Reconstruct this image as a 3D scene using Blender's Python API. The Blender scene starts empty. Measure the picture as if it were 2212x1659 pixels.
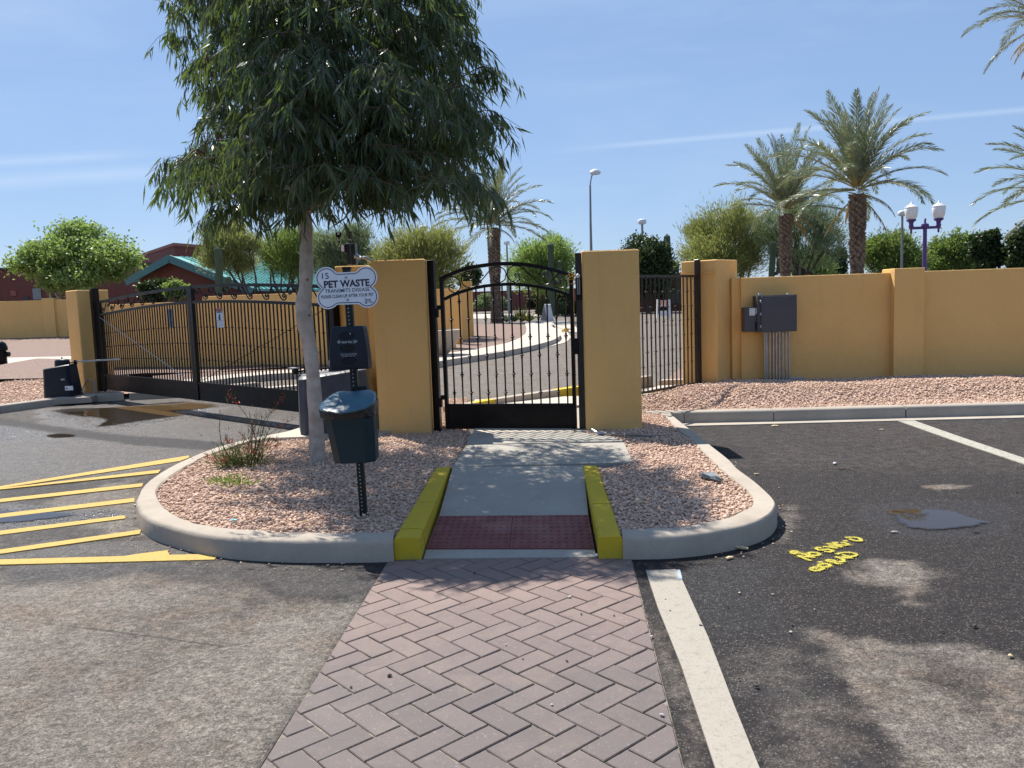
import bpy, math, random
import numpy as np
from mathutils import Vector, Matrix
random.seed(7); RNG = np.random.default_rng(11)
S = bpy.context.scene
C = S.collection
# ---------------------------------------------------------------- camera
F, CX, CY, H = 1750., 1106., 829.5, 1.5          # photo measured on a 2212 x 1659 grid
_p, _r = math.radians(5.63), 0.0345
_R0 = Vector((1, 0, 0)); _U0 = Vector((0, math.sin(_p), math.cos(_p))); FW = Vector((0, math.cos(_p), -math.sin(_p)))
RT = _R0*math.cos(_r) - _U0*math.sin(_r); UP = _U0*math.cos(_r) + _R0*math.sin(_r)
cam = bpy.data.cameras.new('camera'); co = bpy.data.objects.new('camera', cam); C.objects.link(co)
cam.sensor_width = 36; cam.lens = 36*F/2212; cam.clip_end = 2000; cam.clip_start = .05
m = Matrix.Identity(4)
for i in range(3):
    m[i][0] = RT[i]; m[i][1] = UP[i]; m[i][2] = -FW[i]
m[2][3] = H
co.matrix_world = m
S.camera = co
# ---------------------------------------------------------------- light
SUN_EL = math.radians(55.5); SUN_DIR = Vector((-.546*math.cos(SUN_EL), .838*math.cos(SUN_EL), math.sin(SUN_EL))).normalized()
sl = bpy.data.lights.new('sun', 'SUN'); so = bpy.data.objects.new('sun', sl); C.objects.link(so)
sl.energy = 5.0; sl.angle = math.radians(.53); sl.color = (1, .95, .88)
so.rotation_euler = SUN_DIR.to_track_quat('Z', 'Y').to_euler(); so.location = (-20, 30, 40)
w = bpy.data.worlds.new('World'); S.world = w; w.use_nodes = True
wt = w.node_tree; wn = wt.nodes; wl = wt.links; wn.clear()
wo = wn.new('ShaderNodeOutputWorld'); bg = wn.new('ShaderNodeBackground'); sky = wn.new('ShaderNodeTexSky')
sky.sky_type = 'NISHITA'; sky.sun_disc = False; sky.sun_elevation = SUN_EL
sky.sun_rotation = math.atan2(SUN_DIR.x, SUN_DIR.y); sky.air_density = 1.0; sky.dust_density = .25; sky.ozone_density = 3.0; sky.altitude = 350
bg.inputs[1].default_value = .0635
S.view_settings.view_transform = 'Standard'; S.view_settings.look = 'None'; S.view_settings.gamma = 1
S.view_settings.use_curve_mapping = False; S.view_settings.exposure = .80
S.render.engine = 'CYCLES'; S.render.resolution_x = 1024; S.render.resolution_y = 768

def ray(x, y):
    return FW + RT*((x-CX)/F) + UP*(-(y-CY)/F)
def G(x, y, z=0.):                       # point of the level z under photo point x, y
    d = ray(x, y); t = (z-H)/d.z
    return Vector((d.x*t, d.y*t, z))
def T(x, y):                             # the lie of the land: it climbs gently behind the gate
    s = min(1, max(0, (-x-9)/6.)); s = s*s*(3-2*s)
    return .0125*min(75, max(0, y-15)) + s*.017*max(0, min(y, 48)-17)
def GT(x, y, dz=0.):
    d = ray(x, y); t = 1.
    z = 0.
    for k in range(60):
        t2 = (z+dz-H)/d.z if d.z < -1e-4 else 900
        if t2 > 900 or t2 < 0: t2 = 900
        t = t*.4+t2*.6 if k else t2
        z = T(d.x*t, d.y*t)
    return Vector((d.x*t, d.y*t, z+dz))
def YP(x, y, Y):                         # point at depth Y
    d = ray(x, y); t = Y/d.y
    return Vector((d.x*t, Y, H+d.z*t))
def ZM(ox, oy, s):
    return lambda x, y: ((x/s+ox)*.864, (y/s+oy)*.864)
def PH(pt, P, d):                        # vertical plane through P along d -> (s, z)
    q = ray(*pt); det = -q.x*d[1]+q.y*d[0]
    t = (-P[0]*d[1]+P[1]*d[0])/det
    return ((q.x*t-P[0])*d[0]+(q.y*t-P[1])*d[1], H+q.z*t)

# ---------------------------------------------------------------- sky colours, thin clouds and a contrail
def WN(t, **k):
    n = wn.new(t)
    for a, b in k.items(): setattr(n, a, b)
    return n
tc = WN('ShaderNodeTexCoord'); nrm = WN('ShaderNodeVectorMath', operation='NORMALIZE'); wl.new(tc.outputs['Generated'], nrm.inputs[0])
def wmath(op, a, b=None, clamp=False):
    n = WN('ShaderNodeMath', operation=op); n.use_clamp = clamp
    for i, v in enumerate((a, b)):
        if v is None: continue
        if hasattr(v, 'is_linked') or hasattr(v, 'links'): wl.new(v, n.inputs[i])
        else: n.inputs[i].default_value = v
    return n.outputs[0]
def streak(p1, p2, wid, x0, x1, soft):
    a, b = ray(*p1).normalized(), ray(*p2).normalized(); n = a.cross(b).normalized()
    d = WN('ShaderNodeVectorMath', operation='DOT_PRODUCT'); wl.new(nrm.outputs[0], d.inputs[0]); d.inputs[1].default_value = n
    o = wmath('ABSOLUTE', d.outputs['Value']); o = wmath('DIVIDE', o, wid); o = wmath('SUBTRACT', 1., o, True)
    sx = WN('ShaderNodeSeparateXYZ'); wl.new(nrm.outputs[0], sx.inputs[0])
    e0 = wmath('MULTIPLY', wmath('SUBTRACT', sx.outputs[0], x0), 1/soft, True)
    e1 = wmath('MULTIPLY', wmath('SUBTRACT', x1, sx.outputs[0]), 1/soft, True)
    fr = wmath('GREATER_THAN', sx.outputs[1], 0)
    return wmath('MULTIPLY', wmath('MULTIPLY', wmath('MULTIPLY', o, e0), e1), fr)
mp = WN('ShaderNodeMapping'); mp.inputs['Scale'].default_value = (1.2, 1.2, 7); mp.inputs['Rotation'].default_value = (0, .12, 0)
wl.new(nrm.outputs[0], mp.inputs[0])
ns = WN('ShaderNodeTexNoise'); ns.inputs['Scale'].default_value = 1.7; ns.inputs['Detail'].default_value = 7; ns.inputs['Roughness'].default_value = .6
ns.inputs['Distortion'].default_value = .6
wl.new(mp.outputs[0], ns.inputs['Vector'])
cl = wmath('MULTIPLY', wmath('SUBTRACT', ns.outputs[0], .46), 1.5, True)
s1 = wmath('MULTIPLY', streak((1200, 326), (2212, 237), .0045, .05, .9, .12), .30)
s2 = wmath('MULTIPLY', wmath('MULTIPLY', streak((0, 392), (360, 368), .012, -.9, -.34, .08), ns.outputs[0]), .8)
s3 = wmath('MULTIPLY', wmath('MULTIPLY', streak((0, 350), (360, 330), .008, -.9, -.36, .1), ns.outputs[0]), .8)
s4 = wmath('MULTIPLY', wmath('MULTIPLY', streak((0, 30), (330, 0), .05, -.9, -.3, .2), ns.outputs[0]), .35)
tot = wmath('ADD', wmath('ADD', wmath('MULTIPLY', cl, .42), s1), wmath('ADD', wmath('ADD', s2, s3), s4), True)
mx = WN('ShaderNodeMix', data_type='RGBA'); wl.new(tot, mx.inputs[0]); sk2 = WN('ShaderNodeMix', data_type='RGBA'); sk2.inputs[0].default_value = .55; wl.new(sky.outputs[0], sk2.inputs[6]); sk2.inputs[7].default_value = (3.3, 5.0, 8.3, 1); wl.new(sk2.outputs[2], mx.inputs[6])
mx.inputs[7].default_value = (6.4, 7.6, 9.4, 1)
wl.new(mx.outputs[2], bg.inputs[0]); wl.new(bg.outputs[0], wo.inputs[0])

# ---------------------------------------------------------------- materials
def lin(r, g, b):
    f = lambda v: (v/255/12.92) if v/255 <= .04045 else ((v/255+.055)/1.055)**2.4
    return (f(r), f(g), f(b))
MATS = {}
def newmat(name):
    M = bpy.data.materials.new(name); M.use_nodes = True
    return M, M.node_tree.nodes, M.node_tree.links, M.node_tree.nodes['Principled BSDF']
def nmix(N, L, fac, a, b, blend='MIX'):
    n = N.new('ShaderNodeMix'); n.data_type = 'RGBA'; n.blend_type = blend; n.clamp_factor = True
    for i, v in ((0, fac), (6, a), (7, b)):
        if hasattr(v, 'links'): L.new(v, n.inputs[i])
        elif i == 0: n.inputs[0].default_value = v
        else: n.inputs[i].default_value = (*v[:3], 1)
    return n.outputs[2]
def nmath(N, L, op, a, b=None, clamp=False):
    n = N.new('ShaderNodeMath'); n.operation = op; n.use_clamp = clamp
    for i, v in enumerate((a, b)):
        if v is None: continue
        if hasattr(v, 'links'): L.new(v, n.inputs[i])
        else: n.inputs[i].default_value = v
    return n.outputs[0]
def noise(N, L, vec, scale, detail=4, rough=.55, dist=0, out=0):
    n = N.new('ShaderNodeTexNoise'); n.inputs['Scale'].default_value = scale; n.inputs['Detail'].default_value = detail
    n.inputs['Roughness'].default_value = rough; n.inputs['Distortion'].default_value = dist
    if vec is not None: L.new(vec, n.inputs['Vector'])
    return n.outputs[out]
def voro(N, L, vec, scale, feat='F1', out='Color'):
    n = N.new('ShaderNodeTexVoronoi'); n.inputs['Scale'].default_value = scale; n.feature = feat
    L.new(vec, n.inputs['Vector']); return n.outputs[out]
def bump(N, L, B, h, strength, dist):
    n = N.new('ShaderNodeBump'); n.inputs['Strength'].default_value = strength; n.inputs['Distance'].default_value = dist
    L.new(h, n.inputs['Height'])
    if B.inputs['Normal'].links: L.new(B.inputs['Normal'].links[0].from_socket, n.inputs['Normal'])
    L.new(n.outputs[0], B.inputs['Normal'])
def ramp(N, L, v, a, b):
    return nmath(N, L, 'MULTIPLY', nmath(N, L, 'SUBTRACT', v, a), 1./(b-a), True)
def pmat(name, c1, c2=None, scale=4, rough=.7, metal=0, spec=.5, bmp=None, c3=None, s3=.6, coat=0, detail=5, contrast=(.35, .65)):
    if name in MATS: return MATS[name]
    M, N, L, B = newmat(name)
    vec = N.new('ShaderNodeNewGeometry').outputs['Position']
    col = None
    if c2 is not None:
        f = ramp(N, L, noise(N, L, vec, scale, detail), *contrast)
        col = nmix(N, L, f, c1, c2)
        if c3 is not None:
            f3 = ramp(N, L, noise(N, L, vec, s3, 6, .6), .5, .75)
            col = nmix(N, L, f3, col, c3)
        L.new(col, B.inputs['Base Color'])
        rr = nmath(N, L, 'ADD', nmath(N, L, 'MULTIPLY', f, .12), rough-.06); L.new(rr, B.inputs['Roughness'])
    else:
        B.inputs['Base Color'].default_value = (*c1, 1); B.inputs['Roughness'].default_value = rough
    B.inputs['Metallic'].default_value = metal; B.inputs['Specular IOR Level'].default_value = spec
    B.inputs['Coat Weight'].default_value = coat
    for (s, st, di) in (bmp or []):
        bump(N, L, B, noise(N, L, vec, s, 5, .6), st, di)
    MATS[name] = M; return M

# stucco
def stucco(name, base, base2, dirt):
    M, N, L, B = newmat(name)
    g = N.new('ShaderNodeNewGeometry'); vec = g.outputs['Position']
    col = nmix(N, L, ramp(N, L, noise(N, L, vec, 1.3, 6, .6), .3, .7), base, base2)
    col = nmix(N, L, nmath(N, L, 'MULTIPLY', ramp(N, L, noise(N, L, vec, 45, 3), .45, .75), .25), col, tuple(v*.8 for v in base))
    mpn = N.new('ShaderNodeMapping'); mpn.inputs['Scale'].default_value = (5, 5, .7); L.new(vec, mpn.inputs[0])
    st = ramp(N, L, noise(N, L, mpn.outputs[0], 1.2, 5, .65), .56, .78)
    sz = N.new('ShaderNodeSeparateXYZ'); L.new(vec, sz.inputs[0])
    low = nmath(N, L, 'SUBTRACT', 1., nmath(N, L, 'MULTIPLY', sz.outputs[2], 1/.45), True)
    low = nmath(N, L, 'MULTIPLY', low, nmath(N, L, 'MULTIPLY', noise(N, L, vec, 6, 5), 1.0))
    f = nmath(N, L, 'ADD', nmath(N, L, 'MULTIPLY', st, .38), nmath(N, L, 'MULTIPLY', low, .45), True)
    col = nmix(N, L, f, col, dirt)
    L.new(col, B.inputs['Base Color']); B.inputs['Roughness'].default_value = .85; B.inputs['Specular IOR Level'].default_value = .25
    bump(N, L, B, noise(N, L, vec, 55, 6, .75), .7, .010)
    bump(N, L, B, noise(N, L, vec, 5, 5, .6), .5, .03)
    MATS[name] = M; return M
stucco('tan_stucco', (.78, .475, .175), (.72, .43, .15), (.50, .34, .17))
STUC = MATS['tan_stucco']

# asphalt, reads the mk attribute (r dust, g damp, b fresh dark)
def asphalt():
    M, N, L, B = newmat('asphalt'); vec = N.new('ShaderNodeNewGeometry').outputs['Position']
    at = N.new('ShaderNodeAttribute'); at.attribute_name = 'mk'
    sp = N.new('ShaderNodeSeparateColor'); L.new(at.outputs['Color'], sp.inputs[0])
    r, g, b = sp.outputs[0], sp.outputs[1], sp.outputs[2]
    n1 = noise(N, L, vec, 9, 7, .7); n2 = noise(N, L, vec, 70, 3, .6)
    ef = nmath(N, L, 'ADD', nmath(N, L, 'MULTIPLY', nmath(N, L, 'MULTIPLY', r, nmath(N, L, 'SUBTRACT', 1., r)), 4.5), .35)
    rr = nmath(N, L, 'ADD', r, nmath(N, L, 'MULTIPLY', nmath(N, L, 'SUBTRACT', n1, .5), ef), True)
    gg = nmath(N, L, 'ADD', g, nmath(N, L, 'MULTIPLY', nmath(N, L, 'SUBTRACT', n1, .5), .35), True)
    gg = nmath(N, L, 'MULTIPLY', gg, ramp(N, L, g, .02, .2))
    tanc = nmix(N, L, ramp(N, L, noise(N, L, vec, 1.6, 7, .7), .48, .68), (.215, .188, .158), (.185, .135, .098))
    col = nmix(N, L, rr, (.019, .0152, .0152), tanc)
    col = nmix(N, L, b, col, (.024, .023, .025))
    v = voro(N, L, vec, 190); sv = N.new('ShaderNodeSeparateColor'); L.new(v, sv.inputs[0])
    agg = nmath(N, L, 'ADD', nmath(N, L, 'MULTIPLY', sv.outputs[0], .8), .55)
    n3 = noise(N, L, vec, 28, 4, .75); agg = nmath(N, L, 'MULTIPLY', agg, nmath(N, L, 'ADD', nmath(N, L, 'MULTIPLY', ramp(N, L, n3, .34, .56), .5), .52))
    v2_ = voro(N, L, vec, 62); sv2 = N.new('ShaderNodeSeparateColor'); L.new(v2_, sv2.inputs[0]); agg = nmath(N, L, 'MULTIPLY', agg, nmath(N, L, 'ADD', nmath(N, L, 'MULTIPLY', sv2.outputs[0], .45), .78))
    cm = N.new('ShaderNodeVectorMath'); cm.operation = 'SCALE'; L.new(col, cm.inputs[0]); L.new(agg, cm.inputs['Scale']); col = cm.outputs[0]
    brt = nmath(N, L, 'GREATER_THAN', sv.outputs[1], .935)
    col = nmix(N, L, nmath(N, L, 'MULTIPLY', brt, .22), col, (.42, .38, .33))
    dk = nmath(N, L, 'GREATER_THAN', sv.outputs[2], .93)
    col = nmix(N, L, nmath(N, L, 'MULTIPLY', dk, .5), col, (.02, .02, .02))
    col = nmix(N, L, nmath(N, L, 'MULTIPLY', gg, .62), col, (.012, .013, .017))
    cr = voro(N, L, vec, .42, 'DISTANCE_TO_EDGE', 'Distance')
    wob = nmath(N, L, 'ADD', cr, nmath(N, L, 'MULTIPLY', noise(N, L, vec, 6, 5), .012))
    crk = nmath(N, L, 'LESS_THAN', wob, .0085); crk = nmath(N, L, 'MULTIPLY', crk, nmath(N, L, 'GREATER_THAN', noise(N, L, vec, .7, 2), .57))
    col = nmix(N, L, nmath(N, L, 'MULTIPLY', crk, .5), col, (.015, .015, .015))
    L.new(col, B.inputs['Base Color'])
    ro = nmath(N, L, 'SUBTRACT', .86, nmath(N, L, 'MULTIPLY', gg, .50), True)
    ro = nmath(N, L, 'SUBTRACT', ro, nmath(N, L, 'MULTIPLY', nmath(N, L, 'MULTIPLY', nmath(N, L, 'GREATER_THAN', sv2.outputs[1], .72), ramp(N, L, gg, .05, .4)), .26)); L.new(ro, B.inputs['Roughness'])
    B.inputs['Specular IOR Level'].default_value = .3
    d = voro(N, L, vec, 150, 'F1', 'Distance')
    bump(N, L, B, d, -1., .008); bump(N, L, B, n3, 1., .014); bump(N, L, B, sv2.outputs[2], .7, .004); bump(N, L, B, n2, .6, .006)
    MATS['asphalt'] = M; return M
ASPH = asphalt()
def asph_flat(name, c1, c2):
    M, N, L, B = newmat(name); vec = N.new('ShaderNodeNewGeometry').outputs['Position']
    col = nmix(N, L, ramp(N, L, noise(N, L, vec, .8, 7, .65), .35, .65), c1, c2)
    v = voro(N, L, vec, 60); sv = N.new('ShaderNodeSeparateColor'); L.new(v, sv.inputs[0])
    col = nmix(N, L, nmath(N, L, 'MULTIPLY', sv.outputs[0], .3), col, (.03, .03, .03))
    L.new(col, B.inputs['Base Color']); B.inputs['Roughness'].default_value = .85
    bump(N, L, B, sv.outputs[1], .5, .004); MATS[name] = M; return M
asph_flat('inner_road', (.16, .14, .125), (.2, .175, .155))
def concrete(name, c1, c2, st=(.3, .2, .13), sf=.5):
    M, N, L, B = newmat(name); vec = N.new('ShaderNodeNewGeometry').outputs['Position']
    col = nmix(N, L, ramp(N, L, noise(N, L, vec, 2.2, 8, .75), .36, .64), c1, c2)
    col = nmix(N, L, nmath(N, L, 'MULTIPLY', ramp(N, L, noise(N, L, vec, 22, 7, .75, 1.5), .56, .66), .35), col, tuple(v*.55 for v in c1))
    col = nmix(N, L, nmath(N, L, 'MULTIPLY', ramp(N, L, noise(N, L, vec, 130, 2), .5, .75), .3), col, tuple(v*.7 for v in c1))
    col = nmix(N, L, nmath(N, L, 'MULTIPLY', ramp(N, L, noise(N, L, vec, 1.1, 6, .65, .8), .55, .75), sf), col, st)
    sp = nmath(N, L, 'LESS_THAN', voro(N, L, vec, 9, 'F1', 'Distance'), .045)
    col = nmix(N, L, nmath(N, L, 'MULTIPLY', sp, .75), col, (.05, .04, .035))
    L.new(col, B.inputs['Base Color']); B.inputs['Roughness'].default_value = .88; B.inputs['Specular IOR Level'].default_value = .3
    bump(N, L, B, noise(N, L, vec, 90, 5, .7), .35, .003); bump(N, L, B, noise(N, L, vec, 5, 4), .3, .01)
    MATS[name] = M; return M
concrete('kerb_concrete', (0.3948, 0.3444, 0.2814), (0.3276, 0.2814, 0.2268), (0.336, 0.2352, 0.1512), .28)
concrete('slab_concrete', (.355, .33, .285), (.30, .28, .24), (.27, .22, .16), .25)
concrete('inner_concrete', (0.4704, 0.42, 0.3528), (0.42, 0.3696, 0.3108), (0.336, 0.2772, 0.21), .15)
def paint(name, c1, c2, worn, amt=.5, sc=30):
    M, N, L, B = newmat(name); vec = N.new('ShaderNodeNewGeometry').outputs['Position']
    col = nmix(N, L, noise(N, L, vec, 3, 6), c1, c2)
    f = nmath(N, L, 'MULTIPLY', ramp(N, L, noise(N, L, vec, sc, 8, .75), .52, .70), amt)
    v = voro(N, L, vec, 150); sv = N.new('ShaderNodeSeparateColor'); L.new(v, sv.inputs[0])
    f = nmath(N, L, 'ADD', f, nmath(N, L, 'MULTIPLY', nmath(N, L, 'GREATER_THAN', sv.outputs[0], .86), amt*.6), True)
    col = nmix(N, L, f, col, worn); L.new(col, B.inputs['Base Color']); B.inputs['Roughness'].default_value = .8; B.inputs['Specular IOR Level'].default_value = .3
    bump(N, L, B, voro(N, L, vec, 105, 'F1', 'Distance'), -.5, .004); MATS[name] = M; return M
paint('yellow_kerb_paint', (.56, .405, .020), (.47, .335, .020), (.34, .27, .07), .5, 9)
paint('orange_line_paint', (.50, .325, .075), (.44, .28, .065), (.16, .13, .09), .6)
paint('white_line_paint', (0.33, 0.30, 0.25), (0.285, 0.26, 0.215), (0.21, 0.1848, 0.1512), .7, 22)
paint('thin_line_paint', (0.3864, 0.3696, 0.3108), (0.3192, 0.3024, 0.252), (0.0672, 0.0672, 0.0588), .8, 22)
paint('marking_yellow_paint', (.50, .43, .05), (.38, .33, .05), (.05, .042, .035), .95, 60)
# gravel
def gravelm(name, a, b, c, attr=True):
    M, N, L, B = newmat(name); vec = N.new('ShaderNodeNewGeometry').outputs['Position']
    if attr:
        at = N.new('ShaderNodeAttribute'); at.attribute_name = 'rnd'; f = at.outputs['Fac']
    else:
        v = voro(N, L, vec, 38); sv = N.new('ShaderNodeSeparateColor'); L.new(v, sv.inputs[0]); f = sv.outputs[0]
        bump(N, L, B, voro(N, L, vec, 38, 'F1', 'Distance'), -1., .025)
    col = nmix(N, L, f, a, b)
    col = nmix(N, L, nmath(N, L, 'MULTIPLY', ramp(N, L, noise(N, L, vec, 1.5, 5), .45, .7), .5), col, c)
    col = nmix(N, L, nmath(N, L, 'MULTIPLY', noise(N, L, vec, 160, 3), .35), col, tuple(v*.6 for v in a))
    L.new(col, B.inputs['Base Color']); B.inputs['Roughness'].default_value = .9; B.inputs['Specular IOR Level'].default_value = .25
    bump(N, L, B, noise(N, L, vec, 150, 4, .7), .4, .003)
    MATS[name] = M; return M
gravelm('gravel_stone', (.44, .285, .205), (.80, .60, .465), (.58, .42, .31))
gravelm('gravel_soil', (0.4032, 0.2772, 0.21), (0.5208, 0.378, 0.294), (0.3528, 0.252, 0.1932), False)
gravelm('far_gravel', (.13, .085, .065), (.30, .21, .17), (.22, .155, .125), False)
# paver
def paverm():
    M, N, L, B = newmat('paver'); g = N.new('ShaderNodeNewGeometry'); vec = g.outputs['Position']
    oi = N.new('ShaderNodeObjectInfo').outputs['Random']
    sy = N.new('ShaderNodeSeparateXYZ'); L.new(vec, sy.inputs[0])
    far = ramp(N, L, nmath(N, L, 'ADD', sy.outputs[1], nmath(N, L, 'MULTIPLY', noise(N, L, vec, 1.5, 5), 1.2)), 3.6, 4.9)
    a = nmix(N, L, oi, (.112, .092, .087), (.132, .108, .101))
    b = nmix(N, L, oi, (.190, .134, .116), (.215, .152, .131))
    col = nmix(N, L, far, a, b)
    col = nmix(N, L, nmath(N, L, 'MULTIPLY', ramp(N, L, noise(N, L, vec, 3, 8, .75), .50, .78), .5), col, (.23, .18, .14))
    col = nmix(N, L, nmath(N, L, 'MULTIPLY', ramp(N, L, noise(N, L, vec, 9, 6, .7), .52, .7), .35), col, (.08, .065, .062))
    v = noise(N, L, vec, 60, 6, .75, 1.2); col = nmix(N, L, nmath(N, L, 'MULTIPLY', ramp(N, L, v, .60, .66), .4), col, (.42, .38, .33))
    col = nmix(N, L, nmath(N, L, 'MULTIPLY', ramp(N, L, noise(N, L, vec, 150, 3, .7), .55, .75), .35), col, (.06, .05, .05))
    L.new(col, B.inputs['Base Color']); B.inputs['Roughness'].default_value = .78; B.inputs['Specular IOR Level'].default_value = .4
    bump(N, L, B, noise(N, L, vec, 85, 6, .7), .5, .004); bump(N, L, B, noise(N, L, vec, 14, 4), .25, .008)
    MATS['paver'] = M
paverm()
pmat('joint_sand', (.30, .25, .20), (.07, .058, .048), 22, .95, bmp=[(200, .8, .006)])
pmat('tactile_red', (.20, .055, .045), (.155, .045, .04), 8, .75, bmp=[(120, .3, .002)], c3=(.25, .12, .1), s3=3)
pmat('black_metal', (.0035, .0026, .0026), (.007, .005, .0045), 12, .36, spec=.18, bmp=[(40, .08, .002)], c3=(.020, .013, .010), s3=2)
pmat('bronze_metal', (.013, .008, .007), (.020, .013, .010), 12, .36, spec=.4, bmp=[(60, .1, .002)])
pmat('grey_box', (.062, .062, .070), (.072, .072, .08), 6, .5, spec=.3, bmp=[(120, .05, .001)])
pmat('galvanised', (.42, .43, .44), (.32, .33, .34), 14, .38, metal=.9)
pmat('dark_plastic', (.004, .008, .017), (.007, .012, .021), 20, .5, spec=.3, bmp=[(180, .2, .001)])
pmat('op_plastic', (.030, .036, .052), (.042, .048, .064), 12, .55, bmp=[(160, .25, .002)], c3=(.07, .07, .08), s3=3)
pmat('teal_plastic', (.005, .020, .028), (.007, .026, .034), 12, .5, spec=.35, bmp=[(160, .25, .001)])
pmat('lid_plastic', (.045, .115, .16), (.06, .14, .185), 9, .42, bmp=[(160, .2, .001)])
pmat('green_post', (.003, .008, .006), (.005, .011, .009), 20, .45, spec=.3)
pmat('bin_liner', (.006, .006, .007), (.012, .012, .012), 30, .25, bmp=[(24, .9, .02)])
pmat('sign_white', (.70, .72, .76), (.64, .66, .70), 6, .35, bmp=[(30, .04, .001)])
pmat('white_plastic', (.75, .76, .78), (.68, .7, .72), 5, .4)
pmat('sign_navy', (.010, .014, .04), rough=.5)
pmat('print_black', (.012, .012, .014), rough=.6)
pmat('print_red', (.35, .06, .04), rough=.5)
pmat('print_orange', (.75, .18, .03), rough=.5)
pmat('print_grey', (.35, .36, .38), rough=.5)
pmat('print_white', (.65, .68, .72), rough=.5)
pmat('slot_black', (.002, .002, .003), rough=.8)
pmat('purple_metal', (.075, .030, .17), (.09, .04, .19), 6, .45)
pmat('globe_white', (.80, .80, .79), (.76, .76, .75), 5, .3)
pmat('pole_grey', (.20, .21, .22), (.26, .27, .28), 4, .5, metal=.4)
pmat('red_brick', (.135, .040, .032), (.175, .055, .042), 3, .85, bmp=[(30, .3, .01)], c3=(.12, .045, .04), s3=.3)
pmat('pale_brick', (.30, .135, .10), (.25, .11, .085), 3, .85, bmp=[(30, .3, .01)])
pmat('teal_roof', (.10, .33, .31), (.125, .38, .35), .6, .38, metal=.2)
pmat('teal_fascia', (.06, .17, .18), (.07, .19, .2), 2, .5)
pmat('gum_bark', (.34, .285, .235), (.47, .41, .355), 9, .8, bmp=[(14, .5, .02), (60, .4, .004)], c3=(.27, .19, .14), s3=7, detail=7)
pmat('bark_dark', (.06, .045, .035), (.10, .075, .06), 9, .9, bmp=[(20, .8, .02)])
pmat('bark_pale', (.38, .34, .26), (.5, .45, .36), 5, .85, bmp=[(20, .5, .02)])
pmat('bark_green', (.13, .14, .06), (.19, .19, .09), 5, .8)
pmat('palm_boot', (.13, .082, .056), (.065, .042, .032), 6, .9, bmp=[(40, .6, .01)], c3=(.30, .20, .13), s3=5)
pmat('palm_boot_cut', (.28, .205, .145), (.17, .12, .085), 6, .9, bmp=[(40, .6, .01)])
pmat('cactus_skin', (.058, .085, .045), (.08, .11, .062), 5, .8)
pmat('planter_concrete', (.40, .34, .28), (.46, .40, .33), 4, .85)
pmat('yellow_tape', (.75, .42, .02), rough=.5)
pmat('dead_leaf', (.62, .50, .30), (.48, .36, .2), 30, .7)
pmat('twig_wood', (.12, .085, .06), (.18, .13, .09), 30, .9)
pmat('stone_dark', (.035, .03, .03), (.07, .06, .055), 40, .9)
pmat('stone_light', (.5, .45, .4), (.38, .33, .29), 40, .9)
pmat('glass_dark', (.012, .014, .018), rough=.1)
pmat('chalk_blue', (.22, .32, .42), (.34, .36, .36), 30, .7)
pmat('rag_grey', (.10, .13, .15), (.16, .19, .2), 20, .8)
pmat('cloth_black', (.015, .015, .017), rough=.8)
def leafm(name, a, b, trans=.3, rough=.45, spec=.5, tcol=None):
    M, N, L, B = newmat(name)
    at = N.new('ShaderNodeAttribute'); at.attribute_name = 'rnd'
    col = nmix(N, L, at.outputs['Fac'], a, b); L.new(col, B.inputs['Base Color'])
    B.inputs['Roughness'].default_value = rough; B.inputs['Specular IOR Level'].default_value = spec
    tr = N.new('ShaderNodeBsdfTranslucent'); tcn = nmix(N, L, .6, col, tcol or b); L.new(tcn, tr.inputs[0])
    ms = N.new('ShaderNodeMixShader'); ms.inputs[0].default_value = trans
    L.new(B.outputs[0], ms.inputs[1]); L.new(tr.outputs[0], ms.inputs[2])
    L.new(ms.outputs[0], N['Material Output'].inputs[0]); MATS[name] = M; return M
leafm('gum_leaf', (.026, .044, .022), (.100, .130, .056), .30, .36, .45, (.22, .32, .05))
leafm('mesquite_leaf', (0.09375, 0.1438, 0.0375), (0.1875, 0.25, 0.06875), .35, .6, .3, (0.3125, 0.4375, 0.075))
leafm('bright_leaf', (0.1375, 0.2125, 0.05625), (0.275, 0.3625, 0.1125), .38, .55, .4, (0.375, 0.525, 0.1))
leafm('verde_leaf', (0.15, 0.1812, 0.0625), (0.275, 0.2937, 0.1125), .35, .6, .3, (0.425, 0.45, 0.1))
leafm('grey_leaf', (0.1313, 0.175, 0.09375), (0.225, 0.275, 0.15), .3, .6, .3, (0.275, 0.35, 0.125))
leafm('dark_leaf', (.018, .036, .012), (.045, .075, .022), .22, .5, .4, (.08, .14, .02))
leafm('palm_leaf', (.13, .165, .115), (.25, .28, .19), .25, .36, .7, (.22, .26, .06))
leafm('palm_old', (.30, .20, .06), (.42, .27, .09), .3, .6, .3, (.4, .25, .05))
leafm('shrub_leaf', (.06, .085, .025), (.13, .16, .05), .3, .6, .3)
leafm('red_flower', (.45, .045, .03), (.6, .12, .07), .3, .6, .3)
leafm('aloe_leaf', (.20, .24, .05), (.42, .38, .06), .25, .5, .4)
pmat('palm_rib', (.36, .28, .09), (.26, .23, .09), 8, .6)

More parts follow.
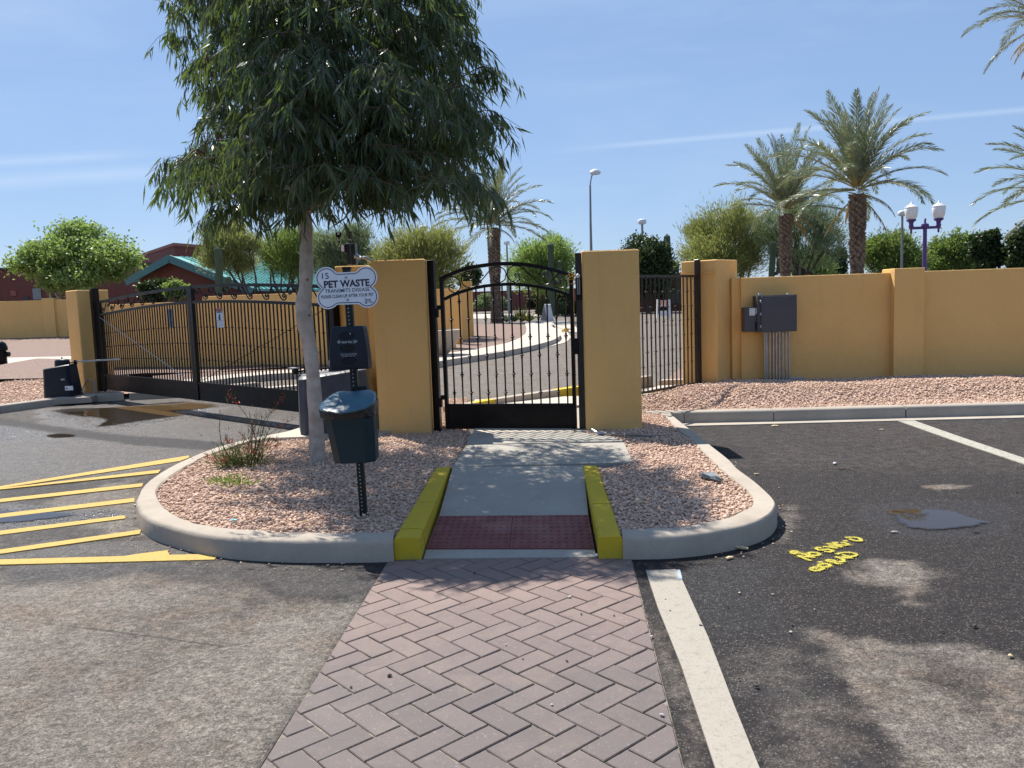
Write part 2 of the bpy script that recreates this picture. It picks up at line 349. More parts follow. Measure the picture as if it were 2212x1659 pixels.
# ---------------------------------------------------------------- mesh building
class MB:
    def __init__(s): s.v = []; s.f = []; s.r = []
    def add(s, vs, fs, r=None):
        n = len(s.v); s.v.extend([tuple(v) for v in vs]); s.f.extend([tuple(i+n for i in f) for f in fs])
        if r is not None: s.r.extend([r]*len(fs))
        return s
    def box(s, c, d, rz=0, ch=0):
        x, y, z = [k/2 for k in d]
        if ch:
            P = [(-x+ch, -y), (x-ch, -y), (x, -y+ch), (x, y-ch), (x-ch, y), (-x+ch, y), (-x, y-ch), (-x, -y+ch)]
            Q = [(a*(x-ch)/x, b*(y-ch)/y) for a, b in P]
            L = [(Q, -z), (P, -z+ch), (P, z-ch), (Q, z)]
            ca, sa = math.cos(rz), math.sin(rz)
            vs = [(c[0]+a*ca-b*sa, c[1]+a*sa+b*ca, c[2]+h) for P_, h in L for a, b in P_]
            fs = [tuple(range(7, -1, -1)), tuple(range(24, 32))]
            for k in range(3):
                for i in range(8): fs.append((k*8+i, k*8+(i+1) % 8, k*8+8+(i+1) % 8, k*8+8+i))
            return s.add(vs, fs)
        ca, sa = math.cos(rz), math.sin(rz); vs = []
        for k in (-z, z):
            for a, b in ((-x, -y), (x, -y), (x, y), (-x, y)): vs.append((c[0]+a*ca-b*sa, c[1]+a*sa+b*ca, c[2]+k))
        return s.add(vs, [(3, 2, 1, 0), (4, 5, 6, 7), (0, 1, 5, 4), (1, 2, 6, 5), (2, 3, 7, 6), (3, 0, 4, 7)])
    def loft(s, rings, cap=True, closed=True):
        n = len(rings[0]); vs = [p for r in rings for p in r]; fs = []
        for k in range(len(rings)-1):
            for i in range(n if closed else n-1): fs.append((k*n+i, k*n+(i+1) % n, k*n+n+(i+1) % n, k*n+n+i))
        if cap: fs += [tuple(range(n-1, -1, -1)), tuple(range((len(rings)-1)*n, len(rings)*n))]
        return s.add(vs, fs)
    def tube(s, pts, rad, n=8, cap=True):
        pts = [Vector(p) for p in pts]
        if not hasattr(rad, '__len__'): rad = [rad]*len(pts)
        rings = []; up = None
        for i, p in enumerate(pts):
            t = (pts[min(i+1, len(pts)-1)]-pts[max(i-1, 0)])
            t = t.normalized() if t.length > 1e-9 else Vector((0, 0, 1))
            if up is None: up = t.orthogonal().normalized()
            up = (up-t*up.dot(t)); up = up.normalized() if up.length > 1e-6 else t.orthogonal().normalized()
            sd = t.cross(up)
            rings.append([p+(up*math.cos(a)+sd*math.sin(a))*rad[i] for a in [2*math.pi*k/n for k in range(n)]])
        return s.loft(rings, cap)
    def bar(s, a, b, w, d=None, ch=0):      # square bar from a to b
        a, b = Vector(a), Vector(b); d = d or w; t = (b-a).normalized()
        sd = t.cross(Vector((0, 0, 1)))
        if sd.length < .01: sd = Vector((1, 0, 0))
        sd.normalize(); u = sd.cross(t)
        R = [[p+sd*x*w/2+u*y*d/2 for x, y in ((-1, -1), (1, -1), (1, 1), (-1, 1))] for p in (a, b)]
        return s.loft(R)
    def lathe(s, c, prof, n=16, sx=1, sy=1):
        rings = [[(c[0]+r*sx*math.cos(2*math.pi*k/n), c[1]+r*sy*math.sin(2*math.pi*k/n), c[2]+z) for k in range(n)] for r, z in prof]
        return s.loft(rings)
    def prism(s, poly, z0, z1, ch=0):       # poly ccw list of (x, y); z1 may be callable
        zt = z1 if callable(z1) else (lambda x, y: z1)
        zb = z0 if callable(z0) else (lambda x, y: z0)
        n = len(poly); bot = [(x, y, zb(x, y)) for x, y in poly]
        if ch:
            q = inset(poly, ch)
            R = [bot, [(x, y, zt(x, y)-ch) for x, y in poly], [(x, y, zt(x, y)) for x, y in q]]
        else: R = [bot, [(x, y, zt(x, y)) for x, y in poly]]
        return s.loft(R)
    def build(s, name, mat, parent=None, smooth=False, kind=None, label=None, at=None):
        org = Vector((0, 0, 0))
        if parent is not None:
            t = parent
            while t.parent is not None: t = t.parent
            org = t.location.copy()
        elif at is not None: org = Vector(at)
        me = bpy.data.meshes.new(name); me.from_pydata([(float(v[0])-org.x, float(v[1])-org.y, float(v[2])-org.z) for v in s.v], [], s.f)
        if s.r and len(s.r) == len(s.f):
            a = me.attributes.new('rnd', 'FLOAT', 'FACE'); a.data.foreach_set('value', s.r)
        me.materials.append(mat if not isinstance(mat, str) else MATS[mat])
        if smooth: me.polygons.foreach_set('use_smooth', [True]*len(me.polygons))
        if smooth == 'auto' or smooth is True:
            try: me.set_sharp_from_angle(angle=math.radians(40))
            except Exception: pass
        me.update()
        o = bpy.data.objects.new(name, me); C.objects.link(o)
        if parent is not None: o.parent = parent
        elif at is not None: o.location = at
        if kind: o['kind'] = kind
        if label: o['label'] = label
        return o
def inset(poly, d):
    n = len(poly); out = []
    for i in range(n):
        p0, p1, p2 = Vector(poly[i-1]), Vector(poly[i]), Vector(poly[(i+1) % n])
        a = (p1-p0); b = (p2-p1)
        if a.length < 1e-6 or b.length < 1e-6: out.append(tuple(p1)); continue
        a.normalize(); b.normalize(); na = Vector((-a.y, a.x)); nb = Vector((-b.y, b.x))
        k = na+nb
        if k.length < .3: out.append(tuple(p1)); continue
        k = k/max(.35, (k.length_squared/2)); out.append(tuple(p1+k*d))
    return out
def thing(name, label, cat, loc=(0, 0, 0), group=None):
    o = bpy.data.objects.new(name, None); o.empty_display_size = .1; C.objects.link(o); o.location = loc
    o['label'] = label; o['category'] = cat
    if group: o['group'] = group
    return o
def tag(o, label, cat, group=None):
    o['label'] = label; o['category'] = cat
    if group: o['group'] = group
    return o
def cr(pts, n=6):                        # Catmull-Rom
    P = [Vector(p) for p in pts]; P = [P[0]*2-P[1]]+P+[P[-1]*2-P[-2]]; out = []
    for i in range(1, len(P)-2):
        a, b, c, d = P[i-1:i+3]
        for k in range(n):
            t = k/n; out.append(.5*((2*b)+(c-a)*t+(2*a-5*b+4*c-d)*t*t+(3*b-a-3*c+d)*t**3))
    out.append(P[-2]); return out
def resample(P, n):
    P = [Vector(p) for p in P]; L = [0]
    for a, b in zip(P, P[1:]): L.append(L[-1]+(b-a).length)
    out = []
    for k in range(n):
        t = L[-1]*k/(n-1); j = max(i for i in range(len(L)) if L[i] <= t+1e-9); j = min(j, len(P)-2)
        u = (t-L[j])/max(1e-9, L[j+1]-L[j]); out.append(P[j].lerp(P[j+1], u))
    return out
def polyD(pts, z=0): return [tuple(G(x, y, z))[:2] for x, y in pts]
def ccw(poly):
    a = sum(poly[i-1][0]*poly[i][1]-poly[i][0]*poly[i-1][1] for i in range(len(poly)))
    return poly if a > 0 else poly[::-1]
def sheet(name, poly, z, mat, thick=.05, kind='structure', parent=None, ch=0):
    return MB().prism(ccw(poly), (lambda x, y: (z(x, y) if callable(z) else z)-thick), z, ch).build(name, mat, parent, kind=kind)
FONT = None
def textmesh(name, txt, org, u, v, size, mat, parent, bold=0, sx=1, align='CENTER', shear=0, off=.0):
    cu = bpy.data.curves.new(name, 'FONT'); cu.body = txt; cu.size = 1; cu.align_x = align; cu.offset = bold; cu.shear = shear
    cu.resolution_u = 3
    to = bpy.data.objects.new(name, cu); C.objects.link(to)
    bpy.context.view_layer.update()
    dg = bpy.context.evaluated_depsgraph_get()
    me = bpy.data.meshes.new_from_object(to.evaluated_get(dg)); bpy.data.objects.remove(to)
    u = Vector(u).normalized(); v = Vector(v).normalized(); n = u.cross(v)
    t = parent
    while t.parent is not None: t = t.parent
    o0 = Vector(org)-t.location
    for q in me.vertices:
        q.co = o0+u*(q.co.x*size*sx)+v*(q.co.y*size)+n*off
    me.materials.clear(); me.materials.append(MATS[mat]); me.name = name
    o = bpy.data.objects.new(name, me); C.objects.link(o); o.parent = parent
    return o
def copy_tree(o, parent=None):
    c = o.copy(); C.objects.link(c)
    if parent is not None: c.parent = parent
    for ch in list(o.children): copy_tree(ch, c)
    return c
def sdpoly(X, Y, poly):                  # signed distance (positive inside)
    poly = np.array(poly); d = np.full(X.shape, 1e9); ins = np.zeros(X.shape, bool); n = len(poly)
    for i in range(n):
        ax, ay = poly[i-1]; bx, by = poly[i]; ex, ey = bx-ax, by-ay
        t = np.clip(((X-ax)*ex+(Y-ay)*ey)/(ex*ex+ey*ey+1e-12), 0, 1)
        d = np.minimum(d, (X-ax-t*ex)**2+(Y-ay-t*ey)**2)
        c = ((ay > Y) != (by > Y)) & (X < (bx-ax)*(Y-ay)/(by-ay+1e-12)+ax); ins ^= c
    d = np.sqrt(d); return np.where(ins, d, -d)
def vnoise(X, Y, sc, seed=0, octv=4):
    out = np.zeros(X.shape); amp = 1; tot = 0
    r = np.random.default_rng(seed); tab = r.random((256, 256))
    for o in range(octv):
        x = X*sc+o*17.3; y = Y*sc+o*9.1; xi = np.floor(x).astype(int); yi = np.floor(y).astype(int); fx = x-xi; fy = y-yi
        fx = fx*fx*(3-2*fx); fy = fy*fy*(3-2*fy)
        g = lambda a, b: tab[a % 256, b % 256]
        out += amp*((g(xi, yi)*(1-fx)+g(xi+1, yi)*fx)*(1-fy)+(g(xi, yi+1)*(1-fx)+g(xi+1, yi+1)*fx)*fy); tot += amp
        amp *= .5; sc *= 2
    return out/tot
# ================================================================ GROUND
PAV = [(-.778, 4.73), (-.955, 1.0), (.405, 1.0), (.668, 4.66)]      # paved path, far-left, near-left, near-right, far-right
def pxl(y): return -.778+(-.955+.778)*(4.73-y)/3.73
def pxr(y): return .668+(.405-.668)*(4.66-y)/3.66
ys = np.concatenate([[-6, -2, 0, .6], np.arange(1.0, 4.70, .035), [4.69], np.arange(4.73, 10, .05), np.arange(10, 18, .1), np.arange(18.5, 40, 1.), [45, 52, 60, 70, 80, 90, 110, 150, 250, 500]])
OFFS = np.concatenate([np.arange(.035, 4.2, .035), np.arange(4.25, 11.85, .075)])
def cols(y):
    a, b = (pxl(y), pxr(y))
    w = max(1, y/12)
    L = a-np.concatenate([[240, 120, 60, 30, 18], OFFS[::-1]])*(w if y > 12 else 1)
    M = np.linspace(a, b, 16)
    R = b+np.concatenate([OFFS, [18, 30, 60, 120, 240]])
    return np.concatenate([L, M, R])
nL = 5+len(OFFS)
rows = [cols(y) for y in ys]; nc = len(rows[0])
X = np.array(rows); Yg = np.repeat(ys[:, None], nc, 1)
Z = .0125*np.clip(Yg-15, 0, 75); sm = np.clip((-X-9)/6, 0, 1); sm = sm*sm*(3-2*sm); Z += sm*.017*np.clip(np.minimum(Yg, 48)-17, 0, None)
Z += np.where(Yg < 10, (vnoise(X, Yg, 1.1, 5, 3)-.5)*.008, 0)-.004
idx = np.arange(len(ys)*nc).reshape(len(ys), nc)
q = np.stack([idx[:-1, :-1], idx[:-1, 1:], idx[1:, 1:], idx[1:, :-1]], -1)
keep = np.ones(q.shape[:2], bool)
rm = (ys[:-1] < 4.705) & (ys[:-1] > .59)
keep[np.ix_(rm, np.arange(nL, nL+15))] = False
q = q[keep]
me = bpy.data.meshes.new('asphalt'); vs = np.stack([X, Yg, Z], -1).reshape(-1, 3)
me.vertices.add(len(vs)); me.vertices.foreach_set('co', vs.ravel()); me.loops.add(q.size); me.loops.foreach_set('vertex_index', q.ravel().astype(np.int32))
me.polygons.add(len(q)); me.polygons.foreach_set('loop_start', np.arange(0, q.size, 4, dtype=np.int32)); me.update(calc_edges=True)
# masks
Xf, Yf = X.ravel(), Yg.ravel()
wx = (vnoise(Xf, Yf, 2.2, 1)-.5); wy = (vnoise(Xf, Yf, 2.2, 2)-.5); fine = vnoise(Xf, Yf, 9, 3, 3)-.5; fine2 = vnoise(Xf*5, Yf*13, 1, 6, 3)
def soft(pts, wd=.12, warp=.35, raw=False):
    P = pts if raw else polyD(pts)
    sd = sdpoly(Xf+wx*warp, Yf+wy*warp, P); k_ = .55 if wd <= .14 else .8; return np.clip((sd+fine*wd*1.2+(fine2-.5)*min(.30, wd*1.6))/(wd*k_)*.5+.5, 0, 1)
xm = (pxl(Yf)+pxr(Yf))/2
left = Xf < np.where(Yf < 4.72, xm, -.3)
tan = np.zeros(Xf.shape); wet = np.zeros(Xf.shape); drk = np.zeros(Xf.shape)
big = vnoise(Xf, Yf, .7, 8, 5)
tan[left] = .30; tan[~left] = -.06
tan = tan+(big-.5)*np.where(left, .35, .16)
def over(a, m, v): return a*(1-m)+v*m
fg = soft([(-500, 1262), (200, 1240), (420, 1250), (560, 1300), (700, 1310), (800, 1290), (900, 1300), (900, 2400), (-1500, 2400)], .28, .3)*left
tan = over(tan, fg, .80+(big-.5)*.3)
m_ = soft([(560, 1230), (840, 1205), (830, 1262), (770, 1300), (690, 1296), (600, 1285)], .10, .15)*left; tan = over(tan, m_, .02)
m_ = soft([(180, 1380), (300, 1340), (470, 1300), (500, 1320), (400, 1400), (300, 1440), (190, 1440)], .5, .6)*left; tan = over(tan, m_, .5)
m_ = soft([(-400, 1500), (180, 1480), (420, 1640), (400, 2200), (-400, 2200)], .8, .8)*left; tan = over(tan, m_, .62)
m_ = soft([(0, 1215), (470, 1212), (840, 1200), (835, 1250), (780, 1290), (620, 1292), (560, 1252), (300, 1240), (0, 1265)], .14, .2)*left
tan = over(tan, m_, .06); wet = over(wet, m_*.55, .5)
m_ = soft([(-400, 1040), (0, 1045), (330, 1000), (300, 1060), (300, 1130), (420, 1190), (300, 1215), (-400, 1235)], .25, .35)*left; tan = over(tan, m_, .14+(big-.5)*.3); wet = over(wet, m_*.35, .5)
m_ = soft([(130, 1070), (260, 1040), (300, 1062), (296, 1110), (320, 1150), (240, 1160), (120, 1100)], .12, .3)*left; tan = over(tan, m_, .66)
m_ = soft([(-200, 1090), (120, 1095), (255, 1105), (250, 1122), (0, 1150), (-300, 1160)], .1, .3)*left; wet = over(wet, m_, .85); tan = over(tan, m_, .2)
m_ = soft([(100, 1170), (300, 1165), (480, 1190), (300, 1205), (0, 1225), (0, 1190)], .12, .3)*left; wet = over(wet, m_*.6, .6); tan = over(tan, m_, .25)
m_ = soft([(-200, 925), (240, 905), (640, 905), (620, 930), (470, 965), (330, 1020), (0, 1050), (-300, 1050)], .3, .3)*left; wet = over(wet, m_, .42); tan = over(tan, m_, .30)
m_ = soft([(-200, 920), (30, 918), (120, 936), (100, 950), (-100, 960)], .2, .3)*left; wet = over(wet, m_, .8)
m_ = soft([(90, 884), (250, 880), (420, 872), (480, 884), (400, 905), (260, 925), (180, 925), (90, 900)], .22, .2)*left; wet = over(wet, m_, .9)
m_ = soft([(-100, 905), (0, 919), (60, 927), (170, 945), (300, 962), (430, 970), (520, 972), (560, 962), (400, 948), (260, 938), (130, 920), (0, 903), (-100, 893)], .05, .05)*left
drk = over(drk, m_, .8); tan = over(tan, m_, .18); wet = over(wet, m_, .1)
# right side
R_ = ~left
m_ = soft([(1745, 1360), (1830, 1370), (1980, 1392), (2120, 1400), (2212, 1440), (2600, 1500), (2800, 2300), (2150, 2300), (1962, 1659), (1880, 1560), (1820, 1470), (1790, 1420)], .06, .16)*R_
tan = over(tan, m_, .72+(big-.5)*.5)
m_ = soft([(1990, 1430), (2060, 1440), (2180, 1500), (2120, 1520), (2010, 1480)], .12, .3)*R_; tan = over(tan, m_, .25)
m_ = soft([(1830, 1236), (1900, 1216), (1990, 1214), (2040, 1240), (2025, 1262), (1985, 1290), (1920, 1268), (1860, 1256)], .12, .25)*R_; tan = over(tan, m_, .72)
m_ = soft([(1986, 1050), (2020, 1045), (2095, 1047), (2080, 1052), (2020, 1058)], .03, .05)*R_; tan = over(tan, m_, .8)
m_ = soft([(1610, 1480), (1640, 1420), (1720, 1425), (1760, 1480), (1800, 1530), (1900, 1659), (1960, 1760), (1700, 1700), (1640, 1560)], .2, .3)*R_; tan = over(tan, m_, .36)
m_ = soft([(1455, 1215), (1640, 1212), (1700, 1300), (1720, 1360), (1660, 1375), (1530, 1380), (1480, 1300)], .14, .25)*R_; drk = over(drk, m_, .75); tan = over(tan, m_, 0)
m_ = soft([(1600, 1480), (1740, 1490), (1750, 1508), (1650, 1515), (1590, 1500)], .05, .12)*R_; drk = over(drk, m_, .9)
m_ = soft([(1795, 1630), (1850, 1625), (1880, 1650), (1900, 1700), (1800, 1720)], .05, .1)*R_; drk = over(drk, m_, .9)
m_ = soft([(1580, 1300), (1790, 1370), (1805, 1470), (1900, 1600), (1960, 1700), (1560, 1700), (1500, 1400)], .03, .08)*R_; drk = over(drk, m_*.35, .5)
m_ = soft([(1375, 1330), (1420, 1330), (1560, 1700), (1500, 1700)], .06, .1)*R_; tan = over(tan, m_, .40)
m_ = soft([(1900, 1090), (2000, 1085), (2150, 1095), (2200, 1120), (2120, 1155), (1960, 1150), (1890, 1120)], .25, .2)*R_; wet = over(wet, m_, .55)
m_ = soft([(1675, 1110), (1720, 1090), (1730, 1130), (1690, 1170)], .08, .1)*R_; tan = over(tan, m_, .4)
m_ = soft([(1450, 900), (2400, 890), (2400, 1040), (1600, 1010)], .5, .3)*R_; tan = over(tan, m_*.5, .24)
edge = np.clip(1-sdpoly(Xf, Yf, PAV)*-1/.05, 0, 1)*(Yf < 4.7); tan = np.where(edge > 0, tan*(1-edge*.5), tan)
inner = np.clip((Yf-(15.2-.0*Xf)), 0, 1); tan = over(tan, inner, .75); drk = over(drk, inner, 0); wet = over(wet, inner, 0)
far_in = np.clip((Yf-12.0)/1.5, 0, 1)*(Xf > -2.2); tan = over(tan, far_in, .72); drk = over(drk, far_in, 0)
mk = np.stack([np.clip(tan, 0, 1), np.clip(wet, 0, 1), np.clip(drk, 0, 1), np.ones(Xf.shape)], -1)
ca = me.attributes.new('mk', 'FLOAT_COLOR', 'POINT'); ca.data.foreach_set('color', mk.ravel())
me.materials.append(ASPH); me.polygons.foreach_set('use_smooth', [True]*len(me.polygons))
asph = bpy.data.objects.new('asphalt', me); C.objects.link(asph); asph['kind'] = 'structure'

# water in the low spots
M, N, L, B = newmat('puddle_water'); B.inputs['Base Color'].default_value = (.035, .024, .014, 1); B.inputs['Roughness'].default_value = .02
B.inputs['IOR'].default_value = 1.33; B.inputs['Specular IOR Level'].default_value = .6
vec = N.new('ShaderNodeNewGeometry').outputs['Position']; bump(N, L, B, noise(N, L, vec, 14, 2), .02, .004)
at = N.new('ShaderNodeAttribute'); at.attribute_name = 'wa'; tr = N.new('ShaderNodeBsdfTransparent'); ms = N.new('ShaderNodeMixShader')
fa = nmath(N, L, 'ADD', at.outputs['Fac'], nmath(N, L, 'MULTIPLY', nmath(N, L, 'SUBTRACT', noise(N, L, vec, 7, 7, .7), .5), 1.1)); fa = nmath(N, L, 'MULTIPLY', ramp(N, L, fa, .30, .85), .88)
fa = nmath(N, L, 'MULTIPLY', fa, nmath(N, L, 'GREATER_THAN', at.outputs['Fac'], .02)); L.new(fa, ms.inputs[0]); L.new(tr.outputs[0], ms.inputs[1]); L.new(B.outputs[0], ms.inputs[2]); L.new(ms.outputs[0], N['Material Output'].inputs[0])
MATS['puddle_water'] = M
def puddle(pts, z=.004, nz=.05, seed=0):
    P = cr([G(x, y, 0) for x, y in pts+pts[:1]], 10)[:-1]; out = []
    r = random.Random(seed)
    for i, p in enumerate(P): out.append((p.x+r.uniform(-nz, nz)*.3, p.y+r.uniform(-nz, nz)*.3))
    out = ccw(out); n = len(out); cx = sum(p[0] for p in out)/n; cy = sum(p[1] for p in out)/n
    ks = [1.25, 1.05, .9, .75, .5, .0]; al = [0, .25, .8, 1, 1, 1]
    vs = [(cx+(x-cx)*k, cy+(y-cy)*k, z) for k in ks[:-1] for x, y in out]+[(cx, cy, z)]; A = [a for a in al[:-1] for _ in out]+[1.]
    fs = [(k*n+i, k*n+(i+1) % n, (k+1)*n+(i+1) % n, (k+1)*n+i) for k in range(len(ks)-2) for i in range(n)]+[((len(ks)-2)*n+i, (len(ks)-2)*n+(i+1) % n, (len(ks)-1)*n) for i in range(n)]
    o = MB().add(vs, fs).build('puddle', 'puddle_water', kind='structure')
    at_ = o.data.attributes.new('wa', 'FLOAT', 'POINT'); at_.data.foreach_set('value', A); return o
puddle([(108, 887), (150, 882), (240, 880), (330, 872), (400, 868), (470, 876), (430, 884), (370, 888), (392, 897), (300, 910), (215, 922), (225, 905), (160, 898)], .004, .06, 1)
puddle([(1915, 1103), (1960, 1101), (2030, 1102), (2070, 1109), (2100, 1120), (2140, 1130), (2080, 1140), (2010, 1145), (1945, 1134), (1935, 1120)], .004, .03, 2)
puddle([(98, 940), (130, 937), (162, 940), (150, 944), (112, 945)], .004, .02, 3)
puddle([(-10, 1103), (90, 1105), (160, 1112), (90, 1122), (0, 1130), (-60, 1120)], .0035, .05, 4)

# ---------------- herringbone path
path_bed = sheet('paver_path', [(PAV[0][0]-.02, PAV[0][1]), (PAV[1][0]-.02, PAV[1][1]), (PAV[2][0]+.02, PAV[2][1]), (PAV[3][0]+.02, PAV[3][1]+.03)], -.0065, MATS['joint_sand'], .08)
def clip(poly, P):
    for i in range(len(P)):
        a, b = P[i-1], P[i]; out = []
        for j in range(len(poly)):
            c, d = poly[j-1], poly[j]
            sc_ = (b[0]-a[0])*(c[1]-a[1])-(b[1]-a[1])*(c[0]-a[0]); sd_ = (b[0]-a[0])*(d[1]-a[1])-(b[1]-a[1])*(d[0]-a[0])
            if (sc_ >= 0) != (sd_ >= 0):
                t = sc_/(sc_-sd_); out.append((c[0]+(d[0]-c[0])*t, c[1]+(d[1]-c[1])*t))
            if sd_ >= 0: out.append(d)
        poly = out
        if len(poly) < 3: return []
    return poly
BW = .1125; ang = math.radians(-3.6); e1 = Vector((math.cos(ang-math.pi/4), math.sin(ang-math.pi/4))); e2 = Vector((math.cos(ang+math.pi/4), math.sin(ang+math.pi/4)))
PC = ccw(PAV); PCi = inset(PC, .004); O = Vector((-.1, 1.9)); full = {}; nb = 0
for i in range(-24, 40):
    for j in range(-30, 34):
        k = (i-j) % 4
        if k == 0: cells = (i, j, 2, 1)
        elif k == 3: cells = (i, j, 1, 2)
        else: continue
        g = .0034; jt = [random.uniform(-.0015, .0015) for _ in range(4)]
        c0, c1 = cells[0]*BW+g+jt[0], (cells[0]+cells[2])*BW-g+jt[1]; d0, d1 = cells[1]*BW+g+jt[2], (cells[1]+cells[3])*BW-g+jt[3]
        poly = [tuple(O+e1*a+e2*b) for a, b in ((c0, d0), (c1, d0), (c1, d1), (c0, d1))]
        cl_ = clip(poly, PCi)
        if len(cl_) < 3: continue
        ar = abs(sum(cl_[t-1][0]*cl_[t][1]-cl_[t][0]*cl_[t-1][1] for t in range(len(cl_))))/2
        if ar < .0006: continue
        cl_ = [p for t, p in enumerate(cl_) if (Vector(p)-Vector(cl_[t-1])).length > .004]
        if len(cl_) < 3: continue
        cx, cy = sum(p[0] for p in cl_)/len(cl_), sum(p[1] for p in cl_)/len(cl_)
        if cy < 1.35: continue
        dz = random.uniform(-.0012, .0012); tx, ty = random.uniform(-.009, .009), random.uniform(-.009, .009)
        mb = MB().prism(ccw(cl_), -.04, (lambda x, y: dz+(x-cx)*tx+(y-cy)*ty), .0032)
        mb.build('paver', 'paver', path_bed); nb += 1
print('pavers', nb)

# ---------------- kerbs
KM = MATS['kerb_concrete']
def kerb(outer, inner, z0=-.03, zi=.06, mat=KM, name='kerb', cap=True):
    n = len(outer); rings = []
    r = random.Random(len(outer))
    for i, (o, t) in enumerate(zip(outer, inner)):
        o, t = Vector(o), Vector(t); d = (t-o); d.z = 0; W = d.length; d.normalize(); zo, zt = o.z, t.z
        wob = r.uniform(-.005, .005)
        rings.append([(o.x-d.x*.012, o.y-d.y*.012, z0), (o.x-d.x*.004, o.y-d.y*.004, zo-.03), (o.x+d.x*(.004+wob), o.y+d.y*(.004+wob), zo-.010), (o.x+d.x*.02, o.y+d.y*.02, zo),
                      (t.x-d.x*.012, t.y-d.y*.012, zt+wob), (t.x, t.y, zt-.012), (t.x, t.y, zi-.1)])
    return MB().loft(rings, cap).build(name, mat, kind='structure', smooth=True)
KZ = .13
def curve3(pts, z=KZ): return [G(x, y, z) for x, y in pts]
LO = [(640, 928), (622, 931), (534, 949), (464, 967), (394, 995), (352, 1016.5), (315, 1043), (298, 1068.5), (295, 1085), (302, 1103.6), (321, 1119), (352, 1131), (422, 1150), (506, 1162), (622, 1167.5), (662, 1168), (790, 1167), (849, 1165)]
LI = [(642, 935), (622, 939.7), (548, 951.4), (514.7, 961), (450, 982.7), (394, 1012), (363, 1032), (342, 1051.6), (339, 1068.5), (351.6, 1091), (377, 1110.7), (422, 1129), (478, 1139), (562.5, 1146), (622, 1149), (662, 1150.5), (790, 1149.5), (851, 1148)]
lo = resample(cr(curve3(LO), 5), 60); li = resample(cr(curve3(LI), 5), 60)
for a, b in ((0, 14), (14, 27), (27, 36), (36, 60)):
    sl_ = slice(a, min(60, b+1)); A, B_ = [Vector(v) for v in lo[sl_]], [Vector(v) for v in li[sl_]]
    if a: A[0] = A[0].lerp(A[1], .03); B_[0] = B_[0].lerp(B_[1], .03)
    kerb(A, B_)
RO = [(1345, 1159.5), (1438.7, 1158), (1520, 1150.4), (1581, 1140), (1633.7, 1126), (1662, 1112), (1675, 1096), (1675, 1082), (1656, 1061), (1627, 1036), (1596, 1013.6), (1576, 992.5), (1540, 964.4), (1504, 935.5), (1480.6, 918.3), (1455.6, 898), (1449, 891)]
RI = [(1343, 1141.5), (1438.7, 1139.5), (1520, 1130), (1581, 1113.8), (1617, 1097), (1627, 1083), (1618, 1063), (1580, 1032), (1557, 1013.6), (1533.7, 990), (1510.3, 966), (1486.8, 944.9), (1465, 927.7), (1440, 902.7), (1421, 889)]
ro = resample(cr(curve3(RO), 5), 60); ri = resample(cr(curve3(RI), 5), 60)
for a, b in ((0, 23), (23, 40), (40, 60)):
    sl_ = slice(a, min(60, b+1)); A, B_ = [Vector(v) for v in ro[sl_]][::-1], [Vector(v) for v in ri[sl_]][::-1]
    if b < 60: A[0] = A[0].lerp(A[1], .03); B_[0] = B_[0].lerp(B_[1], .03)
    kerb(A, B_)
# the long kerb by the parking bays and its gutter
kb = [G(1478, 914.6), G(1671, 910.9), G(1956, 903.4), G(2212, 895.9)]; kd = (kb[-1]-kb[0]).normalized(); kn = Vector((-kd.y, kd.x, 0))
kz = [kb[0], kb[1], kb[2], kb[2]+kd*2.0, kb[2]+kd*4.5, kb[2]+kd*8.5]
for a, b in zip(kz, kz[1:]):
    P = [a.lerp(b, t) for t in (.004, .25, .5, .75, .996)]
    kerb([p+Vector((0, 0, .14)) for p in P], [p+kn*.16+Vector((0, 0, .14)) for p in P])
g0, g1 = kb[0]-kd*.15, kz[-1]
kerb([kb[0]-kd*.45+Vector((0, 0, .14)), kb[0]-kd*.004+Vector((0, 0, .14))], [kb[0]-kd*.45+kn*.16+Vector((0, 0, .14)), kb[0]-kd*.004+kn*.16+Vector((0, 0, .14))])
sheet('gutter', [tuple(g0-kn*.01)[:2], tuple(g0-kn*.24)[:2], tuple(g1-kn*.24)[:2], tuple(g1-kn*.01)[:2]], .008, KM, .04)
# left side kerbs
def simplekerb(P, zt, wdt, side, **k):
    P = [Vector(p) for p in P]; d = (P[-1]-P[0]).normalized(); n = Vector((-d.y, d.x, 0))*side
    Q = [P[0].lerp(P[-1], t) for t in (.0, .25, .5, .75, 1)] if len(P) == 2 else P
    return kerb([q_+Vector((0, 0, zt)) for q_ in Q], [q_+n*wdt+Vector((0, 0, zt)) for q_ in Q], **k)
lk = [G(-400, 930), G(0, 893), G(156, 871.5), G(268, 863.7)]
for a, b in zip(lk, lk[1:]):
    dd_ = (b-a).normalized()*.006; simplekerb([a+dd_, b-dd_], .13, .16, 1)
simplekerb([G(280, 864), G(384, 858.5)], .13, .2, 1)
simplekerb([G(386, 858.2), G(560, 840)], .13, .2, 1)
sheet('gutter', [tuple(lk[0])[:2], tuple(lk[2])[:2], tuple(lk[2]+Vector((-.1, -.35, 0)))[:2], tuple(lk[0]+Vector((-.1, -.35, 0)))[:2]], .006, KM, .04)

def v2(v): return (v.x, v.y)
